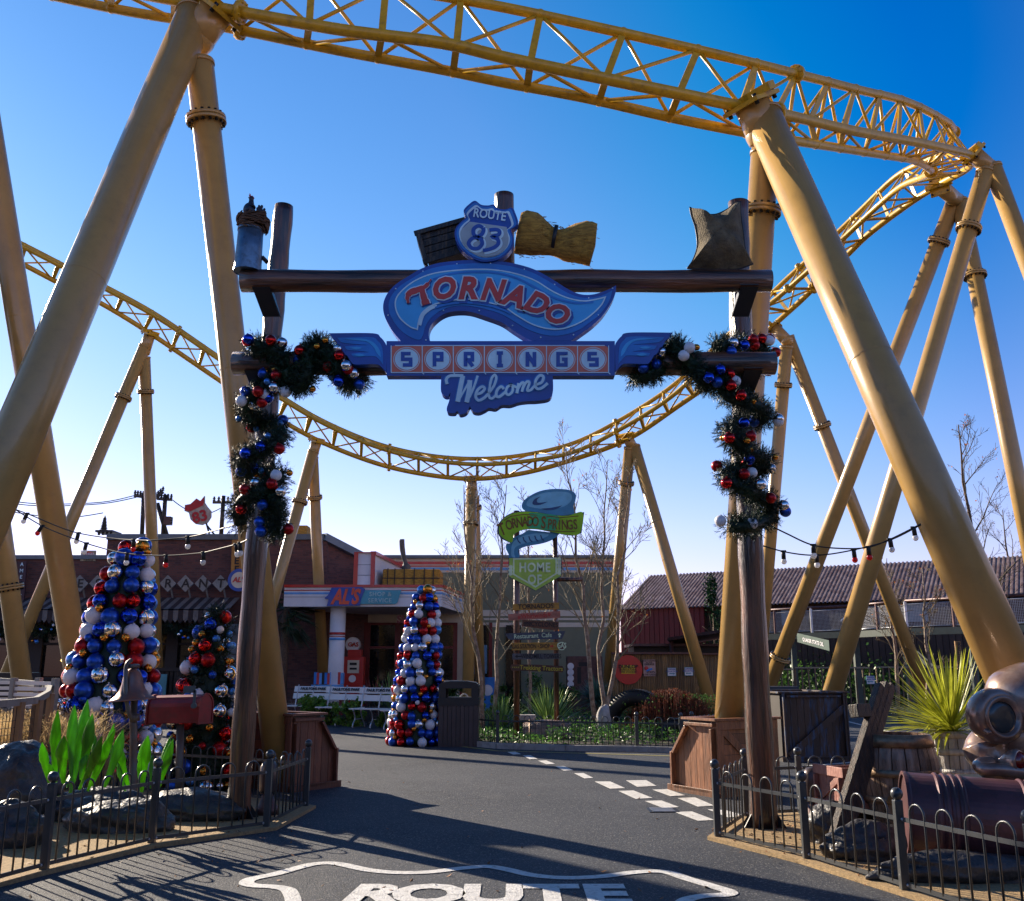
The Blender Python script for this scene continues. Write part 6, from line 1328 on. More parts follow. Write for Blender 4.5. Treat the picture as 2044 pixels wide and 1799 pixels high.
# lying drum
a = PY(1803, 1622, 8.35); b = PY(2180, 1682, 8.0); a.z = .43; b.z = .36; ax = (b - a); L = ax.length; ax.normalize(); t = thing('lying_oil_drum', 'rusty maroon ribbed oil drum lying on its side behind the fence', 'oil drum', V((a.x, a.y, 0)))
xA = ax.cross(UP).normalized(); yA = xA.cross(ax) * 1; rot = Matrix((xA, xA.cross(ax) * -1, ax)).transposed().to_4x4(); r0 = .325
prof = [(0, .02), (r0 - .03, .02), (r0 - .02, 0), (r0 + .008, 0), (r0 + .008, .025), (r0, .04)]
for c0 in (.26, .32, .38, .44, .90, .96, 1.02, 1.08): prof += [(r0, c0 - .028), (r0 + .014, c0 - .014), (r0 + .014, c0), (r0, c0 + .014)]
prof += [(r0, L - .03), (r0 + .008, L), (0, L)]
mb = MB(); mb.lathe(prof, 48, Matrix.Translation(a) @ rot, caps=False); dr = mb.build('drum_body', M('maroon_drum', (.11, .045, .05), .42, .25, var=.3, ns=2.5, dirt=.75), t)
for p_ in dr.data.polygons: p_.use_smooth = False
mb = MB(); 
for s_ in (.2, .75): q = a + ax * L * s_; mb.box(V((q.x, q.y, .09)), (.3, .5, .18))
mb.build('cradle', m_darkwood, t)
# old truck front
def Z6(x, y): return ((3296 + x / 2.555) * .499, (2700 + y / 2.555) * .499)
T_ = lambda x, y, Y=8.9: PY(*Z6(x, y), Y)
tr = thing('old_truck_front', 'rusty rounded front of an old truck with one big headlight at the right edge', 'truck', V((T_(1800, 800).x, 9.2, 0)))
m_truck = M('rusty_truck_paint', (.20, .095, .055), .3, .4, var=.5, ns=2.6, col2=(.42, .32, .27), coat=.6, dirt=.35, c2b=.5)
kx = 8.9 / F * .499 / 2.555 * 1.0
hc = T_(1850, 440, 8.72); R0 = 150 * 8.8 / F * .499 / 2.555 * 2.0 / 2.0
pxl = 8.8 / F * .1953
view = Matrix.Rotation(rad(12), 4, 'Z') @ Matrix.Rotation(rad(90), 4, 'X')
mb = MB()   # fender pod: a rounded hood closing to the back, opening to the lamp
pod = [(60, 560), (120, 555), (215, 500), (262, 400), (285, 260), (280, 120), (262, 40), (240, 0), (215, -15), (185, -18), (170, 10)]
mb.lathe([(a_ * pxl, -b_ * pxl) for a_, b_ in pod], 40, Matrix.Translation(T_(1832, 425, 8.7)) @ view @ Matrix.Diagonal((1.02, .95, .5, 1)), caps=False); fen = mb.build('fender', m_truck, tr)
mb = MB(); mb.lathe([(205 * pxl, -10 * pxl), (205 * pxl, 14 * pxl), (180 * pxl, 18 * pxl), (165 * pxl, 0), (150 * pxl, -20 * pxl)], 40, Matrix.Translation(T_(1840, 435, 8.69)) @ view, caps=False); mb.build('headlight_rim', m_truck, tr)
mb = MB(); mb.lathe([(0, 10 * pxl), (60 * pxl, 7 * pxl), (110 * pxl, 0), (135 * pxl, -10 * pxl), (152 * pxl, -22 * pxl)], 36, Matrix.Translation(T_(1840, 440, 8.70)) @ view, caps=False); mb.build('headlight_lens', M('dusty_dark_lens', (.035, .045, .05), .25, coat=.5), tr)
# hood running up to the right, off the frame
mb = MB(); mb.tube(cr([T_(1760, 380, 9.0), T_(1900, 300, 8.98), T_(2120, 270, 8.95), T_(2500, 280, 8.95)], 6), [.10, .14, .18, .22, .25, .28, .30, .31, .32, .33, .34, .35, .35, .35, .35, .35, .35, .35, .35], 28); mb.build('hood', m_truck, tr)
# lower panel and mudguard
mb = MB(); mb.tube(cr([T_(1590, 560, 9.1), T_(1640, 700, 9.1), T_(1700, 850, 9.05), T_(1850, 1000, 9.0), T_(2000, 1060, 8.95), T_(2300, 1090, 8.9)], 5), [.06, .09, .12, .15, .17, .19, .2, .2, .2, .19, .18, .18, .17, .17, .16, .16, .15, .15, .15, .15, .15, .15, .15, .15, .15, .15], 22)
mb.tube(cr([T_(1640, 600, 9.25), T_(1900, 660, 9.2), T_(2300, 620, 9.1)], 5), [.1, .16, .22, .26, .28, .3, .3, .3, .3, .3, .3], 22); mb.build('front_panel', m_truck, tr)
mb = MB(); mb.tube(cr([T_(1760, 890, 8.98), T_(1640, 900, 8.85), T_(1580, 930, 8.72), T_(1640, 965, 8.62), T_(1800, 970, 8.6), T_(2000, 990, 8.58), T_(2250, 1040, 8.55)], 7), .055, 20); mb.build('bumper', m_truck, tr)
mb = MB(); mb.tube(cr([T_(1500, 530, 8.85), T_(1560, 525, 8.8), T_(1640, 560, 8.7), T_(1700, 600, 8.62)], 5), [.012, .02, .027, .03, .033, .034, .034, .033, .032, .032, .03, .028, .026, .024, .02, .01], 12); mb.build('trim_fin', m_truck, tr)
v2 = Matrix.Rotation(rad(38), 4, 'Z') @ Matrix.Rotation(rad(90), 4, 'X')
mb = MB(); mb.lathe([(20 * pxl, -180 * pxl), (90 * pxl, -90 * pxl), (118 * pxl, -10 * pxl), (112 * pxl, 20 * pxl), (96 * pxl, 22 * pxl)], 30, Matrix.Translation(T_(1985, 885, 8.6)) @ v2, caps=False); lp = mb.build('lamp_housing', m_truck, tr)
mb = MB(); mb.lathe([(96 * pxl, 15 * pxl), (85 * pxl, 45 * pxl), (55 * pxl, 68 * pxl), (0, 78 * pxl)], 26, Matrix.Translation(T_(1985, 885, 8.6)) @ v2, caps=False); mb.build('red_lens', M('red_lens', (.20, .004, .004), .06, coat=1), lp)
mb = MB(); mb.box(V((T_(1900, 900).x + .2, 9.5, .3)), (1.0, .8, .55)); mb.build('chassis', m_black, tr)
# ================================================================== benches, bin, mid ground
def bench():
    t = thing('park_bench', 'x', 'bench', (0, 0, 0), 'white park benches'); L = 1.25; s_ = []
    tl = Matrix.Rotation(rad(-14), 3, 'X')
    for k, z in enumerate((.70, .88)): mb = MB(); mb.box((0, .24 + .045 * k, z), (L, .03, .15), tl); sl = mb.build('back_slat', m_bench, t, bevel=.004)
    mb = MB(); mb.text('PAULTONS PARK', V((0, .245, .858)), (1, 0, 0), tl @ V((0, 0, 1)), .105, .019, .006); mb.build('lettering', m_black, sl)
    for k in range(3): mb = MB(); mb.box((0, -.17 + k * .14, .45), (L, .12, .03)); mb.build('seat_slat', m_bench, t, bevel=.004)
    for x in (-.5, 0, .5):
        mb = MB(); mb.tube(cr([(x, -.22, 0), (x, -.20, .1), (x, -.12, .2), (x, -.16, .34), (x, -.23, .43)], 4), .018, 6); mb.tube(cr([(x, .36, 0), (x, .30, .12), (x, .20, .25), (x, .16, .4), (x, .2, .6), (x, .30, 1.0)], 4), .018, 6); mb.tube([(x, -.24, .43), (x, .17, .43)], .016, 6); mb.tube([(x, -.14, .2), (x, .22, .2)], .012, 6); mb.build('cast_leg', m_fence if 0 else m_galv, t)
    return t
b0 = bench()
bl_ = ['white slatted bench at the left end of the row, half behind the gate support', 'second white slatted bench of the row in front of the yuccas', 'third white slatted bench of the row touching the distant bauble cone', 'fourth white slatted bench of the row mostly behind the distant bauble cone']
for k, lb in enumerate(bl_):
    o = b0 if k == 0 else copy_tree(b0); u = (612, 678, 748, 812)[k]; o.location = G(u, 1444 + k * 4.5); o.rotation_euler.z = rad(-22); o.scale = (1.12,) * 3; o['label'] = lb
pb = G(914, 1491); t = thing('litter_bin', 'tall dark litter bin with slatted body and open hooded top', 'bin', pb); kk = pb.y / F; W2 = 37 * kk; Hb = 76 * kk; Ht = 121 * kk; cY = pb.y + W2
mb = MB(); 
for k in range(9):
    x = -W2 + (k + .5) * 2 * W2 / 9
    for (dx, dy, sx_, sy_) in ((x, -W2, 2 * W2 / 9 * .9, .03), (x, W2, 2 * W2 / 9 * .9, .03), (-W2, x, .03, 2 * W2 / 9 * .9), (W2, x, .03, 2 * W2 / 9 * .9)): mb.box((pb.x + dx, cY + dy, Hb / 2), (sx_, sy_, Hb))
mb.build('slats', m_binw, t); mb = MB(); mb.box((pb.x, cY, Hb / 2 - .02), (2 * W2 - .04, 2 * W2 - .04, Hb)); mb.build('liner', m_black, t)
mb = MB(); mb.box((pb.x, cY, Hb + .08), (2 * W2 + .06, 2 * W2 + .06, .16))
for sx_ in (-1, 1):
    for sy_ in (-1, 1): mb.box((pb.x + sx_ * (W2 - .06), cY + sy_ * (W2 - .03), (Hb + Ht) / 2), (.15, .08, Ht - Hb - .1))
mb.build('collar', m_bin, t)
mb = MB(); mb.prism([V((pb.x + x * W2 * 1.05, cY - W2 - .03, Ht - .14 + z)) for x, z in ((-1, 0), (1, 0), (1, .06), (.85, .12), (.4, .15), (-.4, .15), (-.85, .12), (-1, .06))], (0, 2 * W2 + .06, 0)); mb.build('hood', m_bin, t)
for (u, v, lb) in ((870, 0, 0),): pass
# second bin glimpsed right of the gate
pb = G(1560, 1470); t = thing('litter_bin', 'grey sided litter bin behind the gate post, left of the blue crate', 'bin', pb); mb = MB(); mb.box(pb + UP * .45 + V((-.05, .3, 0)), (1.1, .8, .9)); mb.build('body', m_binw, t); mb = MB(); mb.box(pb + UP * 1.02 + V((-.05, .3, 0)), (1.2, .9, .3), taper=.85); mb.build('hood', m_bin, t)
# white timber barrier at far left
t = thing('white_timber_barrier', 'pale timber post and rail barrier with wire mesh at the far left', 'barrier', G(40, 1545)); m_ptim = M('pale_timber', (.26, .25, .23), .7, island=.2, dirt=.4)
tp = [PY(-60, 1410, 11), PY(35, 1402, 12), PY(72, 1398, 12.6), PY(95, 1385, 13.4), PY(100, 1372, 14.5), PY(85, 1366, 15.5), PY(40, 1362, 16.5), PY(-30, 1356, 17.5)]
for i, (a, b) in enumerate(zip(tp[:-1], tp[1:])):
    mb = MB(); mb.beam(a, b, .06, .085); mb.build('rail', m_ptim, t)
for p_ in tp[:5]: mb = MB(); mb.box((p_.x, p_.y + .06, p_.z / 2), (.10, .10, p_.z)); mb.build('post', M('tan_timber', (.30, .18, .09), .7) if 'tan_timber' not in bpy.data.materials else bpy.data.materials['tan_timber'], t)
for a, b in zip(tp[:3], tp[1:4]):
    mb = MB()
    for k in range(14): q_ = a.lerp(b, k / 14); mb.beam(V((q_.x, q_.y, .1)), V((q_.x, q_.y, q_.z - .06)), .006, .006)
    for k in range(12): z_ = .1 + k * .08; mb.beam(V((a.x, a.y, z_)), V((b.x, b.y, z_)), .006, .006)
    mb.build('wire_mesh', m_black, t)
for k, (u, Yk, rz_) in enumerate(((15, 15.2, -12), (62, 14.6, -30))):
    o = thing('timber_bench', ('slatted timber bench back at the far left edge' if k == 0 else 'slatted timber bench back turned beside the big bauble cone'), 'bench', G(u, 1440) * 1.0); o.location = (0, 0, 0)
    for z in range(6): mb = MB(); mb.box((0, .03 * z / 6, .5 + z * .085), (1.0, .025, .05)); mb.build('slat', m_bench, o)
    for x in (-.5, .5): mb = MB(); mb.box((x, .02, .25), (.09, .08, 1.5)); mb.box((x, -.25, .52), (.07, .5, .06)); mb.box((x, -.45, .03), (.07, .07, .98)); mb.build('side_post', m_ptim, o)
    c = PY(u, 1400, Yk); o.location = (c.x, Yk, .46); o.rotation_euler.z = rad(rz_)
t = thing('dark_box', 'black box with a shiny lid at the far left behind the barrier', 'box', G(15, 1425)); mb = MB(); a, b = PY(-30, 1343, 22), PY(39, 1420, 22); mb.box2((a.x, 22, 0), (b.x, 22.8, a.z)); mb.build('body', m_bin, t)

rr = random.Random(77); mb = MB()
for _ in range(420):
    if rr.random() < .45: p = rr.choice(RF[:-1]).lerp(rr.choice([G(1700, 1650), G(2000, 1750), G(1560, 1660)]), rr.random()) + V((rr.gauss(0, .25), rr.gauss(0, .25), .04))
    elif rr.random() < .4: p = G(rr.uniform(50, 600), rr.uniform(1640, 1740)) + UP * .04
    else: p = G(rr.uniform(50, 2000), rr.uniform(1480, 1799)) + UP * .006
    an = rr.uniform(0, 6.28); a_ = V((math.cos(an), math.sin(an), rr.uniform(-.2, .4))) * rr.uniform(.012, .03); b_2 = V((-a_.y, a_.x, rr.uniform(0, .012))) * .5; mb.add([p - a_, p + b_2, p + a_ + UP * .008, p - b_2], [(0, 1, 2, 3)])
o = mb.build('fallen_leaves', M('dead_leaf', (.24, .10, .03), .7, island=.6)); tag(o, 'scattered dead brown leaves on the sand and asphalt', 'fallen leaves', kind='stuff')
# ================================================================== hanging gardens sign
GYs = 23
sg = thing('wayfinding_sign', 'tall wayfinding sign with a blue twister, green ribbon, lime pentagon and stacked plank boards', 'sign', (PY(1068, 1400, GYs).x, GYs, 0))
for (u, r_) in ((1031, .075), (1108, .062)):
    a = PY(u, 1100, GYs); tz = PY(u, 1020 if u < 1050 else 1060, GYs).z; mb = MB(); mb.tube([V((a.x, GYs, 0)), V((a.x, GYs, tz * .5)), V((a.x, GYs, tz))], r_, 14); mb.build('post', m_log, sg)
mb = MB(); mb.tube([PY(1108, 1157, GYs), PY(1162, 1157, GYs)], .05, 10); mb.build('cross_arm', m_log, sg)
def B4(x, y, Y=GYs - .12): return PY((1950 + x / 2.116) * .499, (1900 + y / 2.116) * .499, Y)
def sB(seq, n=5, Y=GYs - .12): return cr([B4(a, b, Y) for a, b in sh(seq)], n, True)
m_hat, m_hat2, m_hat3 = M('twister_blue', (.035, .22, .38), .5), M('twister_pale', (.14, .42, .60), .5), M('twister_dark', (.006, .05, .16), .5)
hat = [(290,265),(310,215),(380,165),(470,130),(590,118),(700,130),(748,168),(742,225),(728,262),(738,330,1),(600,345),(400,330),(320,300)]
mb = MB(); mb.prism(sB(hat), (0, .1, 0)); hp = mb.build('twister_top', m_hat, sg)
mb = MB(); mb.prism(sB([(330,255),(360,200),(470,155),(590,142),(690,152),(715,185),(700,230),(640,270),(520,290),(400,280)], 5, GYs - .127), (0, .006, 0)); mb.build('pale_swirl', m_hat2, hp)
mb = MB(); mb.prism(sB([(380,240),(400,205),(450,182,1),(420,210),(430,235),(510,228,1),(450,252),(400,255)], 5, GYs - .134), (0, .006, 0)); mb.prism(sB([(455,285,1),(540,278),(635,258,1),(580,290),(500,298)], 5, GYs - .134), (0, .006, 0)); mb.build('dark_swirl', m_hat3, hp)
tail = [(195,575),(225,530),(300,495),(345,465,1),(610,495,1),(560,540),(470,575),(335,600),(272,625),(262,655),(272,690),(235,725),(222,768,1),(182,715),(178,670),(156,620),(165,585)]
mb = MB(); mb.prism(sB(tail, 5, GYs - .10), (0, .1, 0)); tp_ = mb.build('twister_tail', m_hat, sg)
mb = MB(); mb.prism(sB([(210,585),(240,550),(310,515),(420,495),(520,505),(450,545),(330,575),(240,610),(225,660),(235,700),(205,690),(200,640)], 5, GYs - .107), (0, .006, 0)); mb.build('pale_swirl', m_hat2, tp_)
mb = MB()
for x in (250, 300, 350, 400, 450): mb.ribbon([B4(x, 530 - (x - 250) * .1, GYs - .113), B4(x + 10, 560 - (x - 250) * .1, GYs - .113), B4(x + 30, 580 - (x - 250) * .12, GYs - .113)], .03, FT, (0, .003, 0))
mb.build('dark_swirl', m_hat3, tp_)
rib = [(85,480),(90,425),(130,368),(200,325),(300,308),(420,315),(560,338),(690,342),(820,314,1),(797,492,1),(700,512),(560,487),(430,462),(330,460),(260,480),(215,512),(197,577,1),(130,545),(95,512)]
m_lime, m_lime2, m_greeny = M('ribbon_lime', (.36, .70, .02), .5, trans=.3), M('lime_panel', (.55, .78, .14), .5, var=.06, trans=.35), M('ribbon_green', (.02, .36, .14), .5)
m_edge = M('sign_edge', (.01, .03, .09), .5)
mb = MB(); mb.prism(sB(rib, 5, GYs - .17), (0, .045, 0)); rb = mb.build('ribbon_edge', m_edge, sg)
mb = MB(); mb.prism(sB(shrink(rib, .965, (450, 420)), 5, GYs - .178), (0, .006, 0)); mb.build('ribbon_face', m_lime, rb)
mb = MB(); mb.prism(sB([(350,325),(470,328),(600,350),(590,420),(560,475),(440,455),(345,445),(330,400),(380,370)], 5, GYs - .184), (0, .005, 0)); mb.build('ribbon_green_glow', m_greeny, rb)
m_ol = M('olive_lettering', (.16, .08, .01), .6)
mb = MB(); word = 'TORNADO SPRINGS'; xs_ = [140, 192, 232, 275, 320, 362, 405, 0, 472, 525, 568, 610, 655, 700, 748]; ys_ = [505, 462, 448, 440, 435, 432, 433, 0, 452, 455, 460, 462, 462, 462, 458]; an_ = [22, 14, 9, 6, 3, 0, -2, 0, -3, -4, -3, -1, 1, 3, 5]
for ch, x, y, a_ in zip(word, xs_, ys_, an_):
    if ch == ' ': continue
    big = ch in 'TS' and x in (140, 472); a_ = rad(a_); mb.text(ch, B4(x, y, GYs - .188), (math.cos(a_), 0, math.sin(a_)), (-math.sin(a_), 0, math.cos(a_)), (.42 if big else .34), .006, .02, sx=.62)
mb.ribbon([B4(140, 385, GYs - .19), B4(200, 350, GYs - .19), B4(300, 335, GYs - .19), B4(420, 340, GYs - .19)], .02, FT, (0, .003, 0)); mb.ribbon([B4(500, 348, GYs - .19), B4(620, 362, GYs - .19), B4(770, 348, GYs - .19)], .02, FT, (0, .003, 0)); mb.ribbon([B4(500, 470, GYs - .19), B4(620, 480, GYs - .19), B4(740, 478, GYs - .19)], .02, FT, (0, .003, 0))
mb.build('ribbon_lettering', m_ol, rb)
pen = [(178,702),(628,697),(628,855),(408,984),(178,862)]
mb = MB(); mb.prism([B4(a, b, GYs - .13) for a, b in pen], (0, .05, 0)); pn = mb.build('pentagon_edge', m_edge, sg)
mb = MB(); mb.prism([B4(a, b, GYs - .137) for a, b in shrink(pen, .972, (404, 820))], (0, .006, 0)); mb.build('pentagon_face', m_lime2, pn)
m_pt = M('pale_lime', (.62, .76, .50), .5); mb = MB(); mb.ribbon([B4(a, b, GYs - .142) for a, b in ((222,712),(582,708),(582,835),(406,948),(222,842))], .035, FT, (0, .003, 0), True)
for x, ys in ((196, (780, 808, 836)), (607, (715, 742, 770, 800, 830))):
    for y in ys: mb.prism([B4(x, y, GYs - .142) + V((.05 * math.cos(q * .5236), 0, .05 * math.sin(q * .5236))) for q in range(12)], (0, .003, 0))
mb.text('HOME', B4(400, 820, GYs - .146), RX, UP, .31, .004, .03, sx=.82, spacing=1.1); mb.text('OF', B4(400, 922, GYs - .146), RX, UP, .31, .004, .03, sx=.82, spacing=1.1); mb.build('home_of_lettering', m_pt, pn)
def B2(x, y, Y=GYs - .14): return PY((1800 + x / 2.555) * .499, (2300 + y / 2.555) * .499, Y)
BD = [('TORNADOS', [(640,297),(1115,283),(1115,350),(640,362)], (.42, .22, .03), m_black, .155, 1.0), ('WHIRLWINDS', [(595,402),(1125,368),(1130,438),(598,468)], (.40, .15, .10), m_red, .155, .85), ('CYCLONES', [(740,460),(1113,478),(1108,572),(735,525)], (.14, .055, .025), m_black, .15, .85),
      ('Restaurant  Cafe', [(558,600),(1182,573),(1145,655),(605,664)], (.055, .07, .10), m_pt, .145, .92), ('GAS STATION • SHOP', [(632,695),(1140,688),(1140,768),(632,770)], (.42, .22, .03), m_black, .135, .68), ('WINDMILL TOWERS', [(637,805),(1117,803),(1117,860),(637,866)], (.09, .09, .10), m_black, .145, .72), ('Trekking Tractors', [(615,945),(630,915),(900,918),(1150,932),(1168,965),(1150,998),(900,985),(630,978)], (.085, .035, .02), M('mustard', (.45, .38, .03), .6), .145, .95)]
for k, (st, q, c_, tm, sz, sx_) in enumerate(BD):
    st2 = 'Whirlwinds' if k == 1 else st; Yk = GYs - .14 - (.03 if k == 1 else 0)
    mb = MB(); mb.prism([B2(a, b, Yk) for a, b in q], (0, .05, 0)); bo = mb.build('plank_board', M('plank_%s' % st.split()[0].lower(), c_, .6, var=.3, ns=5, dirt=.5, stretch=(.6, 2, 3)), sg)
    x0_, y0_ = sum(a for a, b in q) / len(q), sum(b for a, b in q) / len(q); i0, i1 = (0, 1)
    ang = math.atan2((q[0][1] - q[1][1]), (q[1][0] - q[0][0])) if k != 6 else rad(-2)
    mb = MB(); rx = V((math.cos(ang), 0, math.sin(ang))); uy = V((-math.sin(ang), 0, math.cos(ang))); off = {0: 0, 1: 0, 2: 40, 3: -25, 4: -60, 5: 55, 6: 40}[k]
    mb.text(st2, B2(x0_ + off, y0_ + 20, Yk - .004) , rx, uy, sz, .006, .012, sx=sx_)
    if k == 3: mb.prism([B2(a, b, Yk - .006) for a, b in ((1120,592),(1140,615),(1127,615),(1127,638),(1112,638),(1112,615),(1100,615))], (0, .004, 0))
    if k == 5: mb.prism([B2(a, b, Yk - .006) for a, b in ((662,834),(690,815),(690,828),(730,828),(730,840),(690,840),(690,852))], (0, .004, 0))
    if k == 2:
        for yy in (485, 500, 515): mb.ribbon(cr([B2(755 + 12 * q_, yy + (4 if q_ % 2 else -4), Yk - .006) for q_ in range(7)], 3), .02, FT, (0, .003, 0))
    if k == 6:
        for xx in (640, 660, 680, 700): mb.prism([B2(xx - 8, 945, Yk - .006), B2(xx + 8, 935, Yk - .006), B2(xx + 4, 945, Yk - .006), B2(xx + 8, 955, Yk - .006)], (0, .003, 0))
    if k == 1:
        for xx, yy in ((705, 432), (1012, 402)): mb.ribbon([B2(xx + (4 + q_ * 1.1) * math.cos(q_ * .7), yy + (4 + q_ * 1.1) * math.sin(q_ * .7), Yk - .006) for q_ in range(13)], .018, FT, (0, .003, 0))
    mb.build('lettering', tm, bo)
    if k == 4:
        mb = MB(); mb.prism([B2(a, b, Yk - .006) for a, b in ((1060,728),(1042,710),(1042,722),(1022,722),(1022,736),(1042,736),(1042,748))], (0, .004, 0)); mb.build('arrow', m_red, bo)
        mb = MB(); mb.prism([B2(1142 + 44 * math.cos(q_ * .2618), 728 + 44 * math.sin(q_ * .2618), Yk - .02) for q_ in range(24)], (0, .03, 0)); dd_ = mb.build('gas_disc', m_rust, bo)
        mb = MB(); mb.ribbon([B2(1142 + 38 * math.cos(q_ * .2618), 728 + 38 * math.sin(q_ * .2618), Yk - .025) for q_ in range(24)], .02, FT, (0, .003, 0), True); mb.text('GAS', B2(1142, 746, Yk - .026), RX, UP, .17, .004, .02, sx=.7); mb.build('gas_lettering', m_pt, dd_)
# ================================================================== trees
import mathutils
def bare_tree(label, base, H, seed, r0=.07, mat=None, spread=.5, leaves=0, lean=(0, 0), group='bare winter trees', first=.25, twmat=None, nb=16, depth=3, leafmat=None, stems=1):
    t = thing('bare_tree', label, 'tree', base, group); rr = random.Random(seed); tw = MB(); tips = []; leafpts = []
    def branch(p, d, L, r, lv, mb):
        K_ = 5 if lv < 2 else 3; pts = [p]; dd = d.copy()
        for k in range(K_):
            dd = (dd + V((rr.gauss(0, .12), rr.gauss(0, .12), rr.gauss(0, .06) + .05))).normalized(); pts.append(pts[-1] + dd * L / K_)
        mb.tube(pts, [max(.0055, r * (1 - .75 * k / K_)) for k in range(K_ + 1)], 5 if lv < 2 else 3, caps=False)
        if lv >= depth: tips.append(pts[-1]); return
        n_ = (7, 6, 5, 4)[lv] if lv else nb
        for k in range(n_):
            s_ = (.2 + .8 * (k + rr.random()) / n_); i = min(int(s_ * K_), K_ - 1); q = pts[i].lerp(pts[i + 1], s_ * K_ - i); an = rr.uniform(0, 6.28); side = V((math.cos(an), math.sin(an), 0)); side = (side - dd * side.dot(dd)).normalized()
            nd = (dd * rr.uniform(.55, .9) + side * rr.uniform(.5, .9) + UP * .25).normalized(); branch(q, nd, L * rr.uniform(.38, .62) * (1.15 - .6 * s_), r * (.5 if lv < 2 else .6) * (1 - .5 * s_), lv + 1, tw)
    for s_i in range(stems):
        b_ = base + V((rr.uniform(-.25, .25), rr.uniform(-.2, .2), 0)) * (stems > 1); ln = V((lean[0] + rr.gauss(0, .09) * (stems > 1), lean[1], 0)); trunk = [b_ + V((ln.x * H * k / 10, ln.y * H * k / 10, H * k / 10)) + V((rr.gauss(0, .04), rr.gauss(0, .04), 0)) * (k > 0) for k in range(11)]
        mb = MB(); mb.tube(trunk, [r0 * (1 - .9 * k / 10) + .004 for k in range(11)], 8); mb.build('trunk', mat or m_bark, t)
        for k in range(nb):
            s_ = first + (1 - first) * (k + rr.random() * .8) / nb; i = min(int(s_ * 10), 9); q = trunk[i].lerp(trunk[i + 1], s_ * 10 - i); an = rr.uniform(0, 6.28); d = V((math.cos(an) * spread, math.sin(an) * spread, rr.uniform(.6, 1.1))).normalized()
            branch(q, d, H * .30 * (1.15 - s_ * .8), r0 * .40 * (1.1 - s_ * .8), 1, tw)
    tw.build('twigs', twmat or m_twig, t)
    if leaves:
        mb = MB()
        for _ in range(leaves): q = rr.choice(tips) + V((rr.gauss(0, .06), rr.gauss(0, .06), rr.gauss(0, .06))); a_ = V((rr.gauss(0, 1), rr.gauss(0, 1), rr.gauss(0, 1))).normalized() * .035; b_2 = V((rr.gauss(0, 1), rr.gauss(0, 1), rr.gauss(0, 1))).normalized() * .025; mb.add([q - a_, q + b_2, q + a_, q - b_2], [(0, 1, 2, 3)])
        mb.build('leaves', leafmat, t)
    return t
m_btw = M('birch_twig', (.20, .16, .09), .7, island=.5)
m_oleaf = M('orange_leaf', (.45, .14, .02), .6, island=.4, trans=.4)
def tb(u, Y, z=0): c = PY(u, 1400, Y); return V((c.x, Y, z))
bare_tree('leaning birch nearest the distant bauble cone, orange peeling bark', tb(965, 25), 6.4, 31, .065, m_birch, .55, 25, (-.10, 0), nb=13, twmat=m_btw, leafmat=m_oleaf, group='peeling birches in the planted bed')
bare_tree('birch standing between the lowest track support and the wayfinding sign', tb(985, 26), 6.6, 32, .06, m_birch, .5, 15, (.05, 0), nb=13, twmat=m_btw, leafmat=m_oleaf, group='peeling birches in the planted bed')
bare_tree('thin birch rising just behind the lime pentagon of the wayfinding sign', tb(1062, 27), 6.2, 33, .05, m_birch, .5, 10, (-.02, 0), nb=12, twmat=m_btw, leafmat=m_oleaf, group='peeling birches in the planted bed')
bare_tree('tall birch immediately right of the wayfinding sign boards', tb(1190, 25), 7.4, 34, .07, m_birch, .5, 25, (-.09, 0), nb=14, twmat=m_btw, leafmat=m_oleaf, group='peeling birches in the planted bed')
bare_tree('tall birch between the blue yucca ball and the right hand support', tb(1195, 25.6), 7.2, 35, .065, m_birch, .5, 25, (.05, 0), nb=14, twmat=m_btw, leafmat=m_oleaf, group='peeling birches in the planted bed')
bare_tree('rightmost birch leaning across the pale leg of the right hand support', tb(1212, 24.8), 6.6, 36, .06, m_birch, .6, 25, (.11, 0), nb=12, twmat=m_btw, leafmat=m_oleaf, group='peeling birches in the planted bed')
m_darktw = M('dark_twig', (.07, .05, .03), .7, island=.4)
bare_tree('tall dark bare tree at the far right in front of the barn', tb(1985, 27), 8.6, 41, .11, m_bark, .75, 90, (-.02, 0), nb=13, twmat=m_darktw, leafmat=m_oleaf, group='bare trees by the raised walkway')
bare_tree('small pale twiggy tree in front of the barn left of the thick support leg', tb(1795, 30), 5.0, 42, .07, m_birch, .9, 30, (0, 0), nb=12, twmat=m_twig, leafmat=m_oleaf, group='bare trees by the raised walkway')
bare_tree('low spreading tree beside the raised walkway railing', tb(1850, 29), 4.6, 43, .07, m_birch, 1.1, 60, (.06, 0), nb=10, twmat=m_twig, leafmat=m_oleaf, group='bare trees by the raised walkway')
bare_tree('tree with russet leaves left on it behind the barn at the far right', tb(2045, 60), 11.5, 44, .16, m_bark, .9, 1500, (0, 0), nb=14, twmat=m_darktw, leafmat=M('russet_leaf', (.16, .06, .03), .6, island=.4), group='bare trees by the raised walkway')
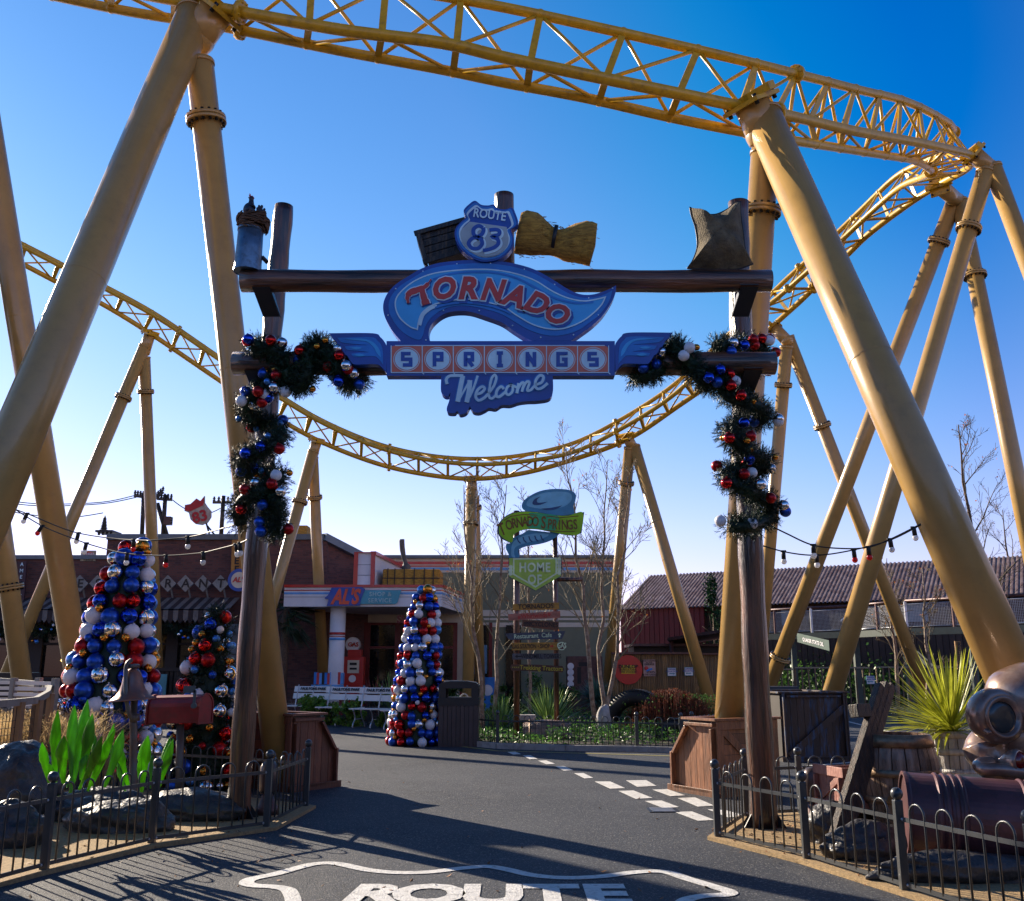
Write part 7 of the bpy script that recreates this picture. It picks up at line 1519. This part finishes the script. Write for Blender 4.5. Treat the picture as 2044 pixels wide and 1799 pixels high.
def leafy(label, base, H, rad_, n, seed, lf, z0=0., mat=None, name='shrub', cat='shrub', group=None, cone=False):
    t = thing(name, label, cat, base, group); rr = random.Random(seed); mb = MB(); cl = [(V((rr.gauss(0, .45), rr.gauss(0, .45), rr.uniform(0, 1))), rr.uniform(.25, .5)) for _ in range(14)]
    for _ in range(n):
        c_, r_ = rr.choice(cl); k = (1.1 - c_.z) if cone else 1; d = V((rr.gauss(0, 1), rr.gauss(0, 1), rr.gauss(0, 1))).normalized() * rr.random() ** .4 * r_
        q = base + V(((c_.x * k + d.x) * rad_, (c_.y * k + d.y) * rad_, z0 + max(.02, min(1, c_.z * .85 + d.z * .5)) * (H - z0))); a_ = V((rr.gauss(0, 1), rr.gauss(0, 1), rr.gauss(0, 1))).normalized() * lf; b_2 = V((rr.gauss(0, 1), rr.gauss(0, 1), rr.gauss(0, 1))).normalized() * lf * .6
        mb.add([q - a_, q + b_2, q + a_, q - b_2], [(0, 1, 2, 3)])
    mb.build('foliage', mat or m_shrub, t); mb = MB()
    mb.tube([base, base + UP * (z0 + (H - z0) * .7)], [.05, .02], 6)
    for k in range(6): mb.tube([base + UP * (z0 + .1 * H * k * .5), base + UP * (z0 + .3 * H) + cl[k][0] * rad_ * .8], .012, 4)
    mb.build('stems', m_bark, t); return t
leafy('slim dark cypress like conifer in front of the barn, left of the gate post', tb(1432, 43), PY(0, 1146, 43).z, 0.75, 1300, 51, .08, 1.6, M('conifer', (.02, .055, .02), .9, island=.6, spec=.1), 'conifer', 'tree', None, True)
# fan palm between the restaurant and the shop
pm = tb(562, 34); t = thing('fan_palm', 'dark drooping fan palm between the restaurant and the shop canopy', 'palm', pm); mb = MB(); hp_ = PY(0, 1215, 34).z; mb.tube([pm, pm + UP * hp_], [.16, .13], 10); mb.build('trunk', m_bark, t); mb = MB(); rr = random.Random(4)
for k in range(34):
    an = rr.uniform(0, 6.28); el = rr.uniform(-1.1, .9); d = V((math.cos(an) * math.cos(el), math.sin(an) * math.cos(el), math.sin(el))); c = pm + UP * (hp_ - rr.uniform(0, .5)) + d * .75; mb.tube([pm + UP * hp_, c], .015, 3, False)
    s1 = d.cross(UP).normalized()
    for q in range(14): a_ = (q - 6.5) / 6.5 * 1.4; e = (d * math.cos(a_) + s1 * math.sin(a_)) * .62 - UP * .18; w_ = e.cross(d); w_ = (w_.normalized() if w_.length > .01 else UP) * .022; mb.add([c - w_, c + w_, c + e], [(0, 1, 2)])
mb.build('fan_leaves', M('palm_leaf', (.02, .045, .018), .5, island=.5), t)
# ================================================================== planted bed
strap('striped green yucca tuft left of the wayfinding sign post', 'yucca_plant', G(998, 1462) + V((0, .3, .02)), 260, .95, .017, 61, m_yucca2, .15, .12)
strap('widest fan of thin yucca leaves below the plank boards', 'yucca_plant', G(1098, 1462) + V((0, .5, .02)), 330, 1.25, .017, 62, m_yucca2, .12, .12)
strap('round blue green yucca ball on a stem beside the grey standing stone', 'yucca_plant', G(1190, 1440) + V((0, 0, 0)), 380, .80, .018, 63, M('blue_green_leaf', (.10, .21, .15), .4, island=.4, trans=.25), -.5, .08, trunk=.62)
strap('red bronze spiky plant behind the third bench', 'cordyline_plant', G(748, 1438) + UP * .3, 150, 1.1, .019, 64, M('bronze_leaf', (.22, .05, .035), .4, island=.4, trans=.3), .25, .1)
strap('dark green spiky plant behind the distant bauble cone', 'cordyline_plant', G(782, 1440) + UP * .3, 150, 1.2, .019, 65, m_yucca2, .35, .12)
strap('low dark agave rosette beside the half barrel planter', 'agave_rosette', G(862, 1415) + UP * .9, 26, .75, .05, 66, m_darkwood, .3, .05)
for k, (u, v, r_, h) in enumerate(((610, 1446, .5, .75), (660, 1447, .45, .6), (700, 1450, .4, .7), (780, 1452, .4, .6), (965, 1450, .45, .8), (1075, 1430, .7, 1.25), (1135, 1432, .6, 1.0), (1010, 1428, .5, 1.0), (900, 1430, .5, 1.0))):
    leafy(('light green leafy shrub behind the benches, number %d from the left' % (k + 1)) if k < 4 else ('light green leafy shrub around the wayfinding sign posts, number %d from the left' % (k - 3)), G(u, v), h * 1.15, r_, 1500, 70 + k, .058, 0, M('bright_shrub', (.14, .26, .03), .5, island=.6, trans=.4) if k == 0 else (bpy.data.materials['bright_shrub'] if k < 5 else m_shrub), group='leafy shrubs in the planted bed')
rr = random.Random(9); mb = MB()     # low ground cover
for _ in range(15000):
    u = rr.uniform(905, 1440); v = rr.uniform(1430, 1492) ; p = G(u, min(v, 1491)); h = rr.uniform(.03, .36) * (1.0 if u > 1090 else .55); q = p + UP * h; a_ = V((rr.gauss(0, 1), rr.gauss(0, 1), rr.gauss(0, .6))).normalized() * .045; b_2 = V((rr.gauss(0, 1), rr.gauss(0, 1), rr.gauss(0, 1))).normalized() * .018
    mb.add([q - a_, q + b_2, q + a_, q - b_2], [(0, 1, 2, 3)])
o = mb.build('ground_cover', M('cover_leaf', (.06, .15, .025), .45, island=.8, trans=.35)); tag(o, 'dense low green ground cover filling the planted bed', 'ground cover', kind='stuff')
t = thing('russet_bush', 'large russet and green twiggy bush beside the big half buried tyre', 'bush', G(1340, 1470)); mb = MB(); rr = random.Random(12)
for _ in range(2600):
    b = G(1340, 1462) + V((rr.gauss(0, .62), rr.gauss(0, .35), 0)); x_ = (b.x - G(1340, 1462).x) / 1.15; h = 1.02 * math.sqrt(max(.05, 1 - x_ * x_)) * rr.uniform(.75, 1.08); d = V((rr.gauss(0, .06), rr.gauss(0, .06), 0)); mb.beam(b, b + UP * h + d, .007, .007)
    for q in range(5): c = b + (UP * h + d) * rr.uniform(.3, 1); a_ = V((rr.gauss(0, 1), rr.gauss(0, 1), rr.gauss(0, 1))).normalized() * .03; mb.add([c - a_, c + UP * .03, c + a_], [(0, 1, 2)])
mb.build('stems_and_leaves', m_shrubr, t); mb = MB()
for _ in range(2600):
    c = G(1345, 1462) + V((rr.gauss(.1, .55), rr.gauss(0, .35), rr.uniform(.1, .95))); a_ = V((rr.gauss(0, 1), rr.gauss(0, 1), rr.gauss(0, 1))).normalized() * .04; mb.add([c - a_, c + UP * .035, c + a_], [(0, 1, 2)])
mb.build('green_leaves', m_shrub, t)
def tyre(label, p, R_, r_, rz):
    t = thing('tyre', label, 'tyre', p, 'half buried tyres'); mb = MB(); rot = Matrix.Rotation(rad(rz), 4, 'Z') @ Matrix.Rotation(rad(90), 4, 'X'); pts = [p + (rot @ V((R_ * math.cos(q * math.pi / 16), R_ * math.sin(q * math.pi / 16), 0))) for q in range(-1, 18)]; mb.tube(pts, r_, 14)
    mb.build('rubber', m_tyre, t); mb = MB()
    for q in range(0, 33): a_ = q * math.pi / 32; c = rot @ V((math.cos(a_), math.sin(a_), 0)); z_ = rot @ V((0, 0, 1)); mb.beam(p + c * (R_ + r_ * .95) - z_ * r_ * .7, p + c * (R_ + r_ * .95) + z_ * r_ * .7, .05, .03, c)
    mb.build('tread', m_tyre, t)
tyre('big black tractor tyre half buried left of the russet bush', G(1272, 1462) + UP * .15, .72, .20, -25); tyre('smaller black tyre half buried in front of the russet bush', G(1352, 1484) + UP * .05, .34, .13, -20)
# half barrel on its side
p = G(1092, 1478); t = thing('half_barrel', 'dark half barrel lying in the planted bed behind the railing', 'half barrel', p); mb = MB(); n_ = 16
for k in range(n_):
    a0 = math.pi * (k + .04) / n_; a1 = math.pi * (k + .96) / n_; vs = []
    for i in range(9):
        x = -.55 + 1.1 * i / 8; r_ = .40 - .16 * (x / .55) ** 2 * .5
        for an, q in ((a0, .98), ((a0 + a1) / 2, 1), (a1, .98)): vs.append(p + V((x, math.cos(an) * r_ * q, .06 + math.sin(an) * r_ * q)))
    mb.add(vs, [(3 * i + j, 3 * i + j + 1, 3 * i + j + 4, 3 * i + j + 3) for i in range(8) for j in range(2)], True)
mb.build('staves', m_barrel, t); mb = MB()
for x in (-.4, .38): mb.tube([p + V((x, math.cos(q * math.pi / 12) * .385, .06 + math.sin(q * math.pi / 12) * .385)) for q in range(13)], .018, 6)
mb.build('hoop', m_hoop, t)
p = G(1206, 1468); o = MB().ball(p + UP * .33, .30, 30, 20, (.62, .5, 1.35), noise=.16, seed=5).build('standing_stone', M('pale_stone', (.34, .32, .30), .85, var=.3, ns=5, bump=.8)); tag(o, 'pale grey upright standing stone right of the blue green yucca', 'stone')
p = G(1048, 1472); t = thing('stone_stool', 'small pale stone block stool beside the half barrel', 'stool', p); mb = MB(); mb.box(p + UP * .46, (.5, .3, .12)); mb.box(p + V((-.2, 0, .2)), (.1, .28, .4)); mb.box(p + V((.2, 0, .2)), (.1, .28, .4)); mb.build('block', bpy.data.materials['pale_stone'], t, bevel=.01)
p = G(873, 1428); t = thing('barrel_planter', 'dark barrel planter between the distant bauble cone and the birches', 'planter', p); mb = MB(); mb.lathe([(.5, 0), (.58, .4), (.55, .85), (.5, .86), (.48, .7), (0, .7)], 24, Matrix.Translation(p)); mb.build('tub', m_barrel, t); mb = MB(); mb.lathe([(.575, .25), (.59, .27), (.595, .36), (.585, .38)], 24, Matrix.Translation(p), caps=False); mb.build('hoop', m_hoop, t)
p = G(932, 1472); t = thing('hand_pump', 'small pale hand water pump with a curved spout beside the litter bin', 'pump', p); mb = MB(); mb.tube([p, p + UP * .75], .05, 12); mb.tube(cr([p + UP * .7, p + V((-.10, 0, .78)), p + V((-.2, 0, .68)), p + V((-.24, 0, .55))], 4), .03, 8); mb.build('pump_body', m_cream, t); mb = MB(); mb.tube(cr([p + UP * .78, p + V((.02, 0, .92)), p + V((-.1, 0, 1.0)), p + V((-.3, 0, .78))], 4), .02, 6); mb.build('handle', m_cream, t)
# old pump machine by the shop wall
Yp = 35.5; t = thing('dial_cabinet', 'brown cabinet with a column of round dials beside the shop wall', 'cabinet', (PY(1145, 1400, Yp).x, Yp, 0)); mb = MB(); a, b = PY(1132, 1310, Yp), PY(1205, 1425, Yp); mb.box2((a.x, Yp, 0), (b.x, Yp + .8, a.z)); mb.build('cabinet', m_rust, t, bevel=.03)
for v in (1330, 1342, 1354, 1366): mb = MB(); mb.prism(disc(1139, v, .12, Yp - .03), (0, .03, 0)); mb.build('dial', m_white, t)
mb = MB(); rect(mb, 1152, 1332, 1160, 1365, Yp - .02, .03); rect(mb, 1155, 1322, 1172, 1330, Yp - .02, .03); mb.build('slot_panel', m_black, t)
# dark reddish motorbikes / clutter panel by the door, as low coloured display panels
Yp = 36.8
for k, (u1, v1, u2, v2, mt) in enumerate(((885, 1358, 915, 1420, m_cream), (918, 1362, 950, 1420, m_dred), (956, 1352, 990, 1420, m_blue1))):
    t = thing('display_panel', ('cream', 'dark red', 'blue')[k] + ' display panel standing low against the shop front behind the birches', 'display panel', PY(u1, v2, Yp)); mb = MB(); a, b = PY(u1, v1, Yp), PY(u2, v2, Yp); mb.box2((a.x, Yp, 0), (b.x, Yp + .1, a.z)); mb.build('board', mt, t); mb = MB(); mb.prism(disc((u1 + u2) / 2, (v1 + v2) / 2 - 8, .2, Yp - .02), (0, .015, 0)); mb.build('emblem', m_red if k == 0 else m_white, t)
# ================================================================== string lights
m_cable = M('cable_black', (.01, .01, .011), .5)
m_bulbw = M('bulb_white', (.85, .85, .88), .25, coat=.5, trans=.35); m_bulbr = M('bulb_red', (.75, .015, .01), .2, coat=.5, trans=.35)
def lights(label, pts, bulbs):
    p = cr([Pd(*q) for q in pts], 10); t = thing('string_light', label, 'string light', p[0], 'festoon string lights'); mb = MB(); mb.tube(p, .008, 6); mb.build('cable', m_cable, t)
    for (u, v, kd, tl) in bulbs:
        best = min(p, key=lambda q: abs(((q - V((0, 0, CAM_H))).x / ray(u, v).x if abs(ray(u, v).x) > 1e-6 else 0) * 0 + abs(q.x / max(.01, (q.y * cp + (q.z - CAM_H) * sp)) - ray(u, v).x) * 100))
        d = V((tl, 0, -1)).normalized(); mb = MB(); mb.tube([best + UP * .012, best + d * .02, best + d * .085], [.016, .024, .024], 12); mb.tube([best - V((.03, 0, -.004)), best + V((.03, 0, .004))], .012, 6); so = mb.build('socket', m_cable, t)
        mb = MB(); mb.ball(best + d * .108, .031, 14, 10, (1, 1, 1.1)); mb.build('bulb', m_bulbr if kd == 'r' else m_bulbw, so)
def q6(x, y): return (x / 2.555 * .499, (2000 + y / 2.555) * .499)
def q5(x, y): return ((600 + x / 2.555) * .499, (2100 + y / 2.555) * .499)
def qr(x, y): return ((2732 + x / 1.498) * .499, (1200 + y / 1.498) * .499)
lights('upper festoon string from the left support to the gate post garland', [(*q6(150, 95), 12.5), (*q6(300, 150), 12.4), (*q6(640, 290), 12.2), (*q6(850, 350), 12), (*q6(1200, 400), 11.6), (*q6(1500, 415), 11.2), (*q5(0, 160), 11.1), (*q5(390, 125), 10.8), (*q5(640, 65), 10.4), (*q5(900, -10), 9.8)],
       [(*q6(285, 150), 'w', -.35), (*q6(810, 345), 'w', -.15), (*q6(1365, 412), 'r', 0), (*q6(1918, 380), 'w', .03)])
lights('lower festoon string from the left support to the gate post', [(*q6(150, 95), 12.5), (*q6(430, 265), 12.3), (*q6(760, 400), 12), (*q6(1000, 480), 11.8), (*q6(1300, 550), 11.4), (*q6(1700, 570), 11.0), (*q6(2044, 545), 10.7), (*q5(550, 285), 10.6), (*q5(880, 200), 10.2), (*q5(1000, 150), 9.9)],
       [(*q6(440, 262), 'r', -.5), (*q6(885, 440), 'w', -.15), (*q6(1318, 550), 'w', 0), (*q6(1703, 570), 'r', 0), (*q5(550, 285), 'w', 0), (*q5(880, 200), 'w', .2), (*q5(925, 180), 'w', .1)])
lights('upper festoon string from the right gate post to the thick right support', [(*qr(480, 1330), 9.7), (*qr(620, 1400), 9.8), (*qr(780, 1470), 9.9), (*qr(960, 1490), 10), (*qr(1110, 1482), 10), (*qr(1240, 1435), 10), (*qr(1425, 1343), 10)], [(*qr(787, 1470), 'w', 0), (*qr(1104, 1482), 'r', .05), (*qr(1243, 1435), 'w', .1), (*qr(1384, 1370), 'w', .1)])
lights('lower festoon string from behind the right gate post to the thick right support', [(*qr(440, 1462), 10.4), (*qr(620, 1512), 10.4), (*qr(800, 1530), 10.4), (*qr(1000, 1503), 10.3), (*qr(1240, 1440), 10.2), (*qr(1425, 1348), 10.05)], [(*qr(605, 1510), 'w', 0), (*qr(803, 1530), 'w', 0), (*qr(1015, 1500), 'r', .05)])
# strap collar on the far left leg
# ================================================================== outside the frame: evergreens by the path, and hall boxes added to dim ambient
def evergreen(label, base, H, rad_, z0, n, seed):
    t = thing('evergreen_tree', label, 'tree', base, 'tall evergreens beside the path'); rr = random.Random(seed); mb = MB(); mb.tube([base, base + UP * H * .9], [.22, .05], 10); mb.build('trunk', m_bark, t); mb = MB()
    cl = [(V((rr.gauss(0, .42), rr.gauss(0, .42), rr.uniform(0, 1))), rr.uniform(.25, .5)) for _ in range(26)]
    for _ in range(n):
        c_, r_ = rr.choice(cl); d = V((rr.gauss(0, 1), rr.gauss(0, 1), rr.gauss(0, 1))).normalized() * rr.random() ** .4 * r_; q = base + V(((c_.x + d.x) * rad_, (c_.y + d.y) * rad_, z0 + (c_.z + d.z * .4) * (H - z0))); a_ = V((rr.gauss(0, 1), rr.gauss(0, 1), rr.gauss(0, 1))).normalized() * .13; b_2 = V((rr.gauss(0, 1), rr.gauss(0, 1), rr.gauss(0, 1))).normalized() * .08; mb.add([q - a_, q + b_2, q + a_, q - b_2], [(0, 1, 2, 3)])
    mb.build('crown', M('evergreen_leaf', (.02, .045, .015), .6, island=.5) if 'evergreen_leaf' not in bpy.data.materials else bpy.data.materials['evergreen_leaf'], t)
evergreen('tall evergreen left of the path, nearest the rock bed', V((-11.0, 13.0, 0)), 8.5, 1.9, 5.4, 4000, 1)
evergreen('tall evergreen left of the path, behind the nearest one', V((-14.0, 16.6, 0)), 12, 2.4, 7.2, 5000, 2)
evergreen('tall evergreen left of the path, farthest of the three', V((-17.0, 19.5, 0)), 13, 2.4, 8, 5000, 3)
m_blocker = M('blocker_dark', (.07, .055, .045), .8, var=.2)  # unseen dark masses put in behind the camera to block sky light
for (nm, lb, x1, y1, x2, y2, h) in (('rear_light_blocker', 'long dark box added unseen behind the viewpoint to cut ambient light', -34, -18, 34, -24, 6), ('side_light_blocker', 'dark box added unseen at right behind the viewpoint to cut ambient light', 15, -16, 24, 3, 7), ('side_light_blocker', 'dark box added unseen at left behind the viewpoint to cut ambient light', -26, -16, -17, 3, 7)):
    t = thing(nm, lb, 'light blocker', ((x1 + x2) / 2, (y1 + y2) / 2, 0)); mb = MB(); mb.box2((x1, min(y1, y2), 0), (x2, max(y1, y2), h)); mb.build('wall', m_blocker, t); mb = MB(); mb.box2((x1 - .4, min(y1, y2) - .4, h + .004), (x2 + .4, max(y1, y2) + .4, h + .5)); mb.build('roof', m_coping, t)
